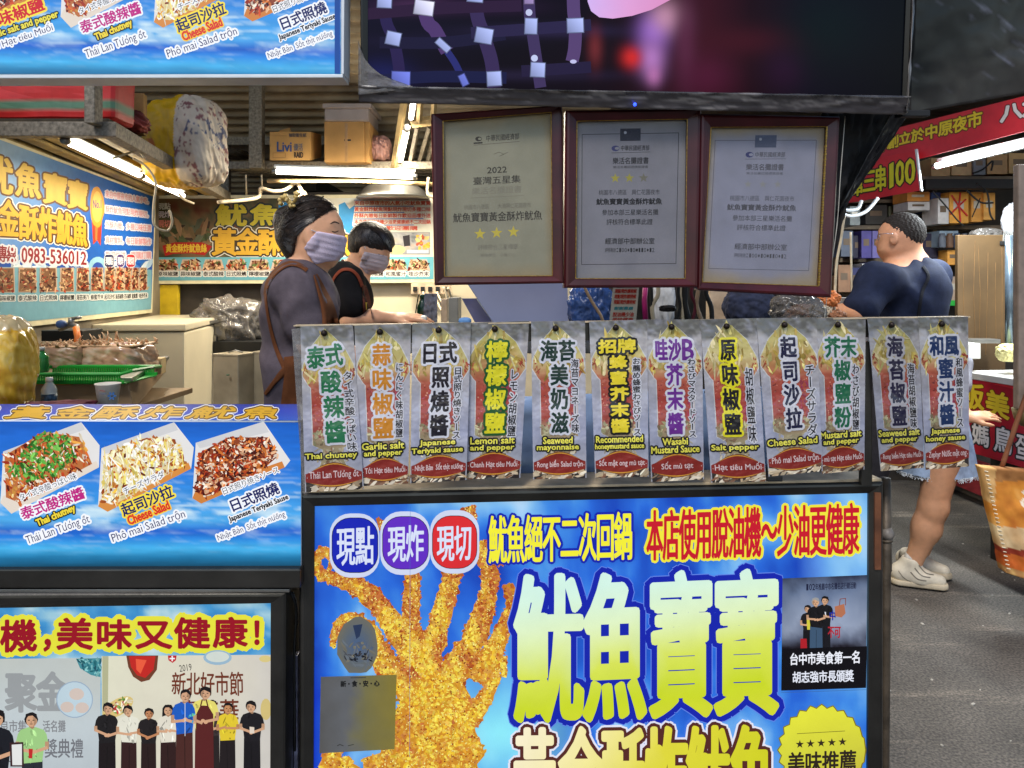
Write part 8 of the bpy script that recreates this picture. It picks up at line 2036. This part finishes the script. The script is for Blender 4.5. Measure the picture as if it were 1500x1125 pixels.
# wooden board, pipe, post, counter
PLY = mat("yellow_plywood", (88, 66, 38), rough=.6, vary=.22, scale=3, bump=.05)
t = empty("plywood_board", at(1438, 530, 4.3), "tall worn plywood board standing behind the opposite counter", "board")
pxbox("board_sheet", 1403, 344, 1473, 545, 4.3, .03, PLY, t, .004)
rnd = random.Random(3)
bm = bmesh.new()
for x in (1412, 1428, 1434, 1446, 1458, 1467):
    add_tube(bm, [at(x + rnd.uniform(-2, 2), 350 + rnd.uniform(0, 40), 4.299), at(x + rnd.uniform(-2, 2), 430, 4.299), at(x + rnd.uniform(-3, 3), 520, 4.299)], .0018, 4)
from_bm("grain_crack", bm, mat("dark_grain", (110, 80, 44), rough=.8), t)
t = empty("steel_pipe", at(1478, 520, 3.95), "blue grey steel pipe between plywood board and concrete post", "pipe"); tube_obj("pipe_body", [at(1478, 345, 3.95), at(1478, 530, 3.95)], .019, mat("blue_grey_pipe", (110, 126, 138), rough=.25, metal=.7, vary=.2), t, 14)
tube_obj("pipe_collar", [at(1478, 506, 3.95), at(1478, 512, 3.95)], .024, STEEL, t, 14)
t = empty("market_post", at(1500, 622, 3.3), "grey brown market post with a rounded foot at the photo's right edge", "post")
POSTM = mat("grey_brown_post", (134, 118, 106), rough=.6, vary=.15, scale=20)
bm = bmesh.new(); a, b = at(1492, 240, 3.3), at(1530, 600, 3.3); add_box(bm, a.x, b.x, 3.3, 3.34, b.z, a.z, .008); from_bm("post_body", bm, POSTM, t)
bm = bmesh.new(); add_tube(bm, [at(1505, 598, 3.335), at(1506, 612, 3.335), at(1508, 622, 3.335)], [.062, .055, .036], 14); from_bm("rounded_foot", bm, mat("olive_foot", (110, 96, 60), rough=.6, vary=.2), t, True)
bm = bmesh.new(); add_tube(bm, [at(1508, 620, 3.335), at(1508, 640, 3.34), (at(1508, 620, 3.335).x, 3.335, .0)], .02, 10); from_bm("inner_pole", bm, STEEL_DK, t, True)
WCTR = mat("white_counter", (206, 204, 198), rough=.35, vary=.07, scale=6)
t = empty("street_counter", RSP.pt(1460, 700, -.2), "white counter of the opposite stall with a red lettered front", "counter")
c1, c2 = RSP.pt(1405, 551, 0), RSP.pt(1620, 600, 0); c2.z = c1.z
back = Vector((.55, .09, 0))
bm = bmesh.new(); h_ = Vector((0, 0, .03)); add_hexa(bm, [c1 + h_, c2 + h_, c2 - h_ * .2, c1 - h_ * .2, c1 + h_ + back, c2 + h_ + back, c2 - h_ * .2 + back, c1 - h_ * .2 + back], .004); from_bm("counter_slab", bm, WCTR, t)
z1 = RSP.pt(1421, 663, 0).z; q1, q2 = c1.copy(), c2.copy(); off = Vector((.006, .001, 0))
bm = bmesh.new(); add_hexa(bm, [c1 - h_ * .25 + off, c2 - h_ * .25 + off, Vector((c2.x, c2.y, z1)) + off, Vector((c1.x, c1.y, z1)) + off, c1 - h_ * .25 + back * .1, c2 - h_ * .25 + back * .1, Vector((c2.x, c2.y, z1)) + back * .1, Vector((c1.x, c1.y, z1)) + back * .1]); from_bm("front_board", bm, REDV, t)
A = Art(RSP, -.004); qq = [(1408, 552), (1640, 606), (1640, 722), (1408, 659)]; A.clip = qq
A.grid(qq, 20, 10, lambda u, v, p: ramp(fbm(p[:, 0] / 20, p[:, 1] / 30, 6), [(.2, (156, 24, 40)), (.8, (186, 34, 50))]))
A.cells([('飯', [(1405, 556), (1440, 563), (1440, 602), (1405, 596)]), ('美', [(1443, 569), (1477, 577), (1477, 616), (1443, 607)])], (236, 206, 50), 1.2, [(1.6, (120, 40, 20))], 2)
A.cells([('媽', [(1423, 615), (1448, 621), (1448, 657), (1423, 650)]), ('鳥', [(1455, 622), (1482, 629), (1482, 668), (1455, 660)]), ('蛋', [(1487, 633), (1514, 640), (1514, 680), (1487, 672)])], (226, 222, 220), .7, [(2.4, (40, 40, 44))], 2)
A.build("lettering_face", INK_BAN, t)
d1, d2 = Vector((c1.x, c1.y, 0)) + back * .35, Vector((c2.x, c2.y, 0)) + back * .35
bm = bmesh.new(); U = Vector((0, 0, z1)); add_hexa(bm, [d1 + U, d2 + U, d2, d1, d1 + U + back * .6, d2 + U + back * .6, d2 + back * .6, d1 + back * .6]); from_bm("dark_base", bm, mat("dark_beam", (34, 30, 28)), t)
lump("yellow_cloth", at(1478, 517, 3.9), (.12, .1, .10), mat("pale_yellow_cloth", (226, 216, 150), rough=.8, vary=.1, scale=20), "pale yellow crumpled cloth on the white counter", "cloth", seed=51, crease=.2, amp=.15)
o = pxbox("white_tub", 1417, 503, 1437, 526, 4.0, .12, WCTR, None, .006); tag(o, "small white tub on the counter beside the plywood board", "tub")
o = pxbox("grey_ledge", 1400, 497, 1466, 503, 4.15, .1, STEEL, None, .003); tag(o, "grey ledge along the foot of the plywood board", "ledge")
# kerb board and red base at the far side of the lane
p1, p2 = pz(1340, 690, .02), pz(1450, 742, .02)
bm = bmesh.new(); u_ = Vector((0, 0, .07)); add_hexa(bm, [pz(1335, 690, .0) + u_, pz(1452, 740, .0) + u_, pz(1452, 740, .004), pz(1335, 690, .004), pz(1335, 690, .0) + u_ + Vector((.3, .1, 0)), pz(1452, 740, .0) + u_ + Vector((.3, .1, 0)), pz(1452, 740, .004) + Vector((.3, .1, 0)), pz(1335, 690, .004) + Vector((.3, .1, 0))], .004)
tag(from_bm("kerb_board", bm, mat("grey_kerb", (110, 102, 94), rough=.7, vary=.2)), "grey low kerb board at the foot of the opposite counter", "kerb")
bm = bmesh.new(); add_hexa(bm, [pz(1345, 688, .0) + u_ * 2.6, pz(1460, 736, .0) + u_ * 2.6, pz(1460, 736, .08), pz(1345, 688, .08), pz(1345, 688, .0) + u_ * 2.6 + Vector((.2, .1, 0)), pz(1460, 736, .0) + u_ * 2.6 + Vector((.2, .1, 0)), pz(1460, 736, .08) + Vector((.2, .1, 0)), pz(1345, 688, .08) + Vector((.2, .1, 0))])
tag(from_bm("low_barrier", bm, mat("dark_red_panel", (110, 28, 32), rough=.6, vary=.2)), "dark red low panel above the grey kerb board", "panel")
# food trays by the man
rnd = random.Random(6)
FOODM = [mat("orange_food", (222, 130, 70), rough=.5, vary=.3, scale=40), mat("cream_food", (222, 200, 170), rough=.6, vary=.2, scale=40), mat("brown_food", (150, 96, 60), rough=.6, vary=.3, scale=30)]
FL_ = ["orange food heap by the man's hand", "cream food heap left of the man's hand", "brown food heap under the man's hand"]
for k, (x, y) in enumerate(((1214, 438), (1203, 456), (1222, 466))):
    lump("food_heap", at(x, y, 3.4), (.10, .08, .08), FOODM[k], FL_[k], "food", seed=60 + k, crease=.4, amp=.3, freq=6)
# patchwork bag
def bagc(nx, ny):
    u, v = np.meshgrid(np.linspace(0, 1, nx + 1), np.linspace(0, 1, ny + 1)); u, v = u.ravel(), v.ravel(); n = fbm(u * 5, v * 5, 77)
    c = ramp(n, [(.2, (196, 110, 34)), (.6, (222, 144, 52)), (.9, (232, 176, 96))])
    def put(m, col):
        nonlocal c; c = np.where(m[:, None], col, c)
    put(v < .13 - .1 * u, ramp(n, [(.2, (150, 96, 48)), (.8, (196, 140, 80))])); put((v < .34) & (u < .12 - .2 * v), ramp(n, [(.2, (214, 160, 90)), (.8, (232, 190, 130))]))
    d = v + .10 * u
    put((d > .55) & (d < .78), ramp(n, [(.2, (206, 162, 110)), (.8, (232, 204, 156))])); put((d > .75) & (d < .81), S((146, 50, 26))); put(d >= .81, ramp(n, [(.2, (196, 84, 26)), (.8, (216, 120, 44))]))
    put(np.hypot((u - .42) * 1.0, (v - .84) * .9) < .16, S((226, 196, 140))); put((v > .93), ramp(n, [(.2, (150, 70, 34)), (.8, (206, 170, 100))]))
    put((np.hypot(u - .55, v - .28) < .24) & (fbm(u * 13, v * 13, 79) > .55), S((240, 228, 204)))
    return c * (.85 + .3 * n)[:, None]
t = empty("patchwork_bag", at(1520, 858, 3.22), "orange and cream patchwork shoulder bag with cream stitching hung on the market post", "bag")
TLb, TRb, BRb, BLb = at(1437, 684, 3.22), at(1600, 696, 3.18), at(1588, 876, 3.18), at(1472, 838, 3.22)
wrinkled("bag_body", [TLb, TRb, BRb, BLb], 70, 70, .03, 2.2, print_mat("patchwork_cloth", rough=.8, dirt=.12), t, 71, .06, colors=bagc(70, 70))
bm = bmesh.new()
for k in range(24):
    p = TLb.lerp(BLb, (k + .8) / 25) + Vector((.010, -.018, 0)); add_tube(bm, [p + Vector((-.008, .002, .001)), p + Vector((.004, -.004, -.001))], .0024, 6)
from_bm("edge_stitching", bm, mat("cream_thread", (232, 220, 190), rough=.8), t)
HK = at(1508, 566, 3.27)
for dx in (.11, .34): tube_obj("strap", [TLb + Vector((dx, .03, -.01)), (TLb + Vector((dx, .03, 0))).lerp(HK, .5), HK], .010, mat("brown_strap", (120, 70, 40), rough=.7), t, 8, 4)
tag(tube_obj("hook", [HK + Vector((0, .03, .02)), HK + Vector((0, -.005, .012)), HK + Vector((0, -.02, .02)), HK + Vector((0, -.02, .035))], .004, STEEL, None, 8, 4), "small steel hook on the market post carrying the patchwork bag", "hook")
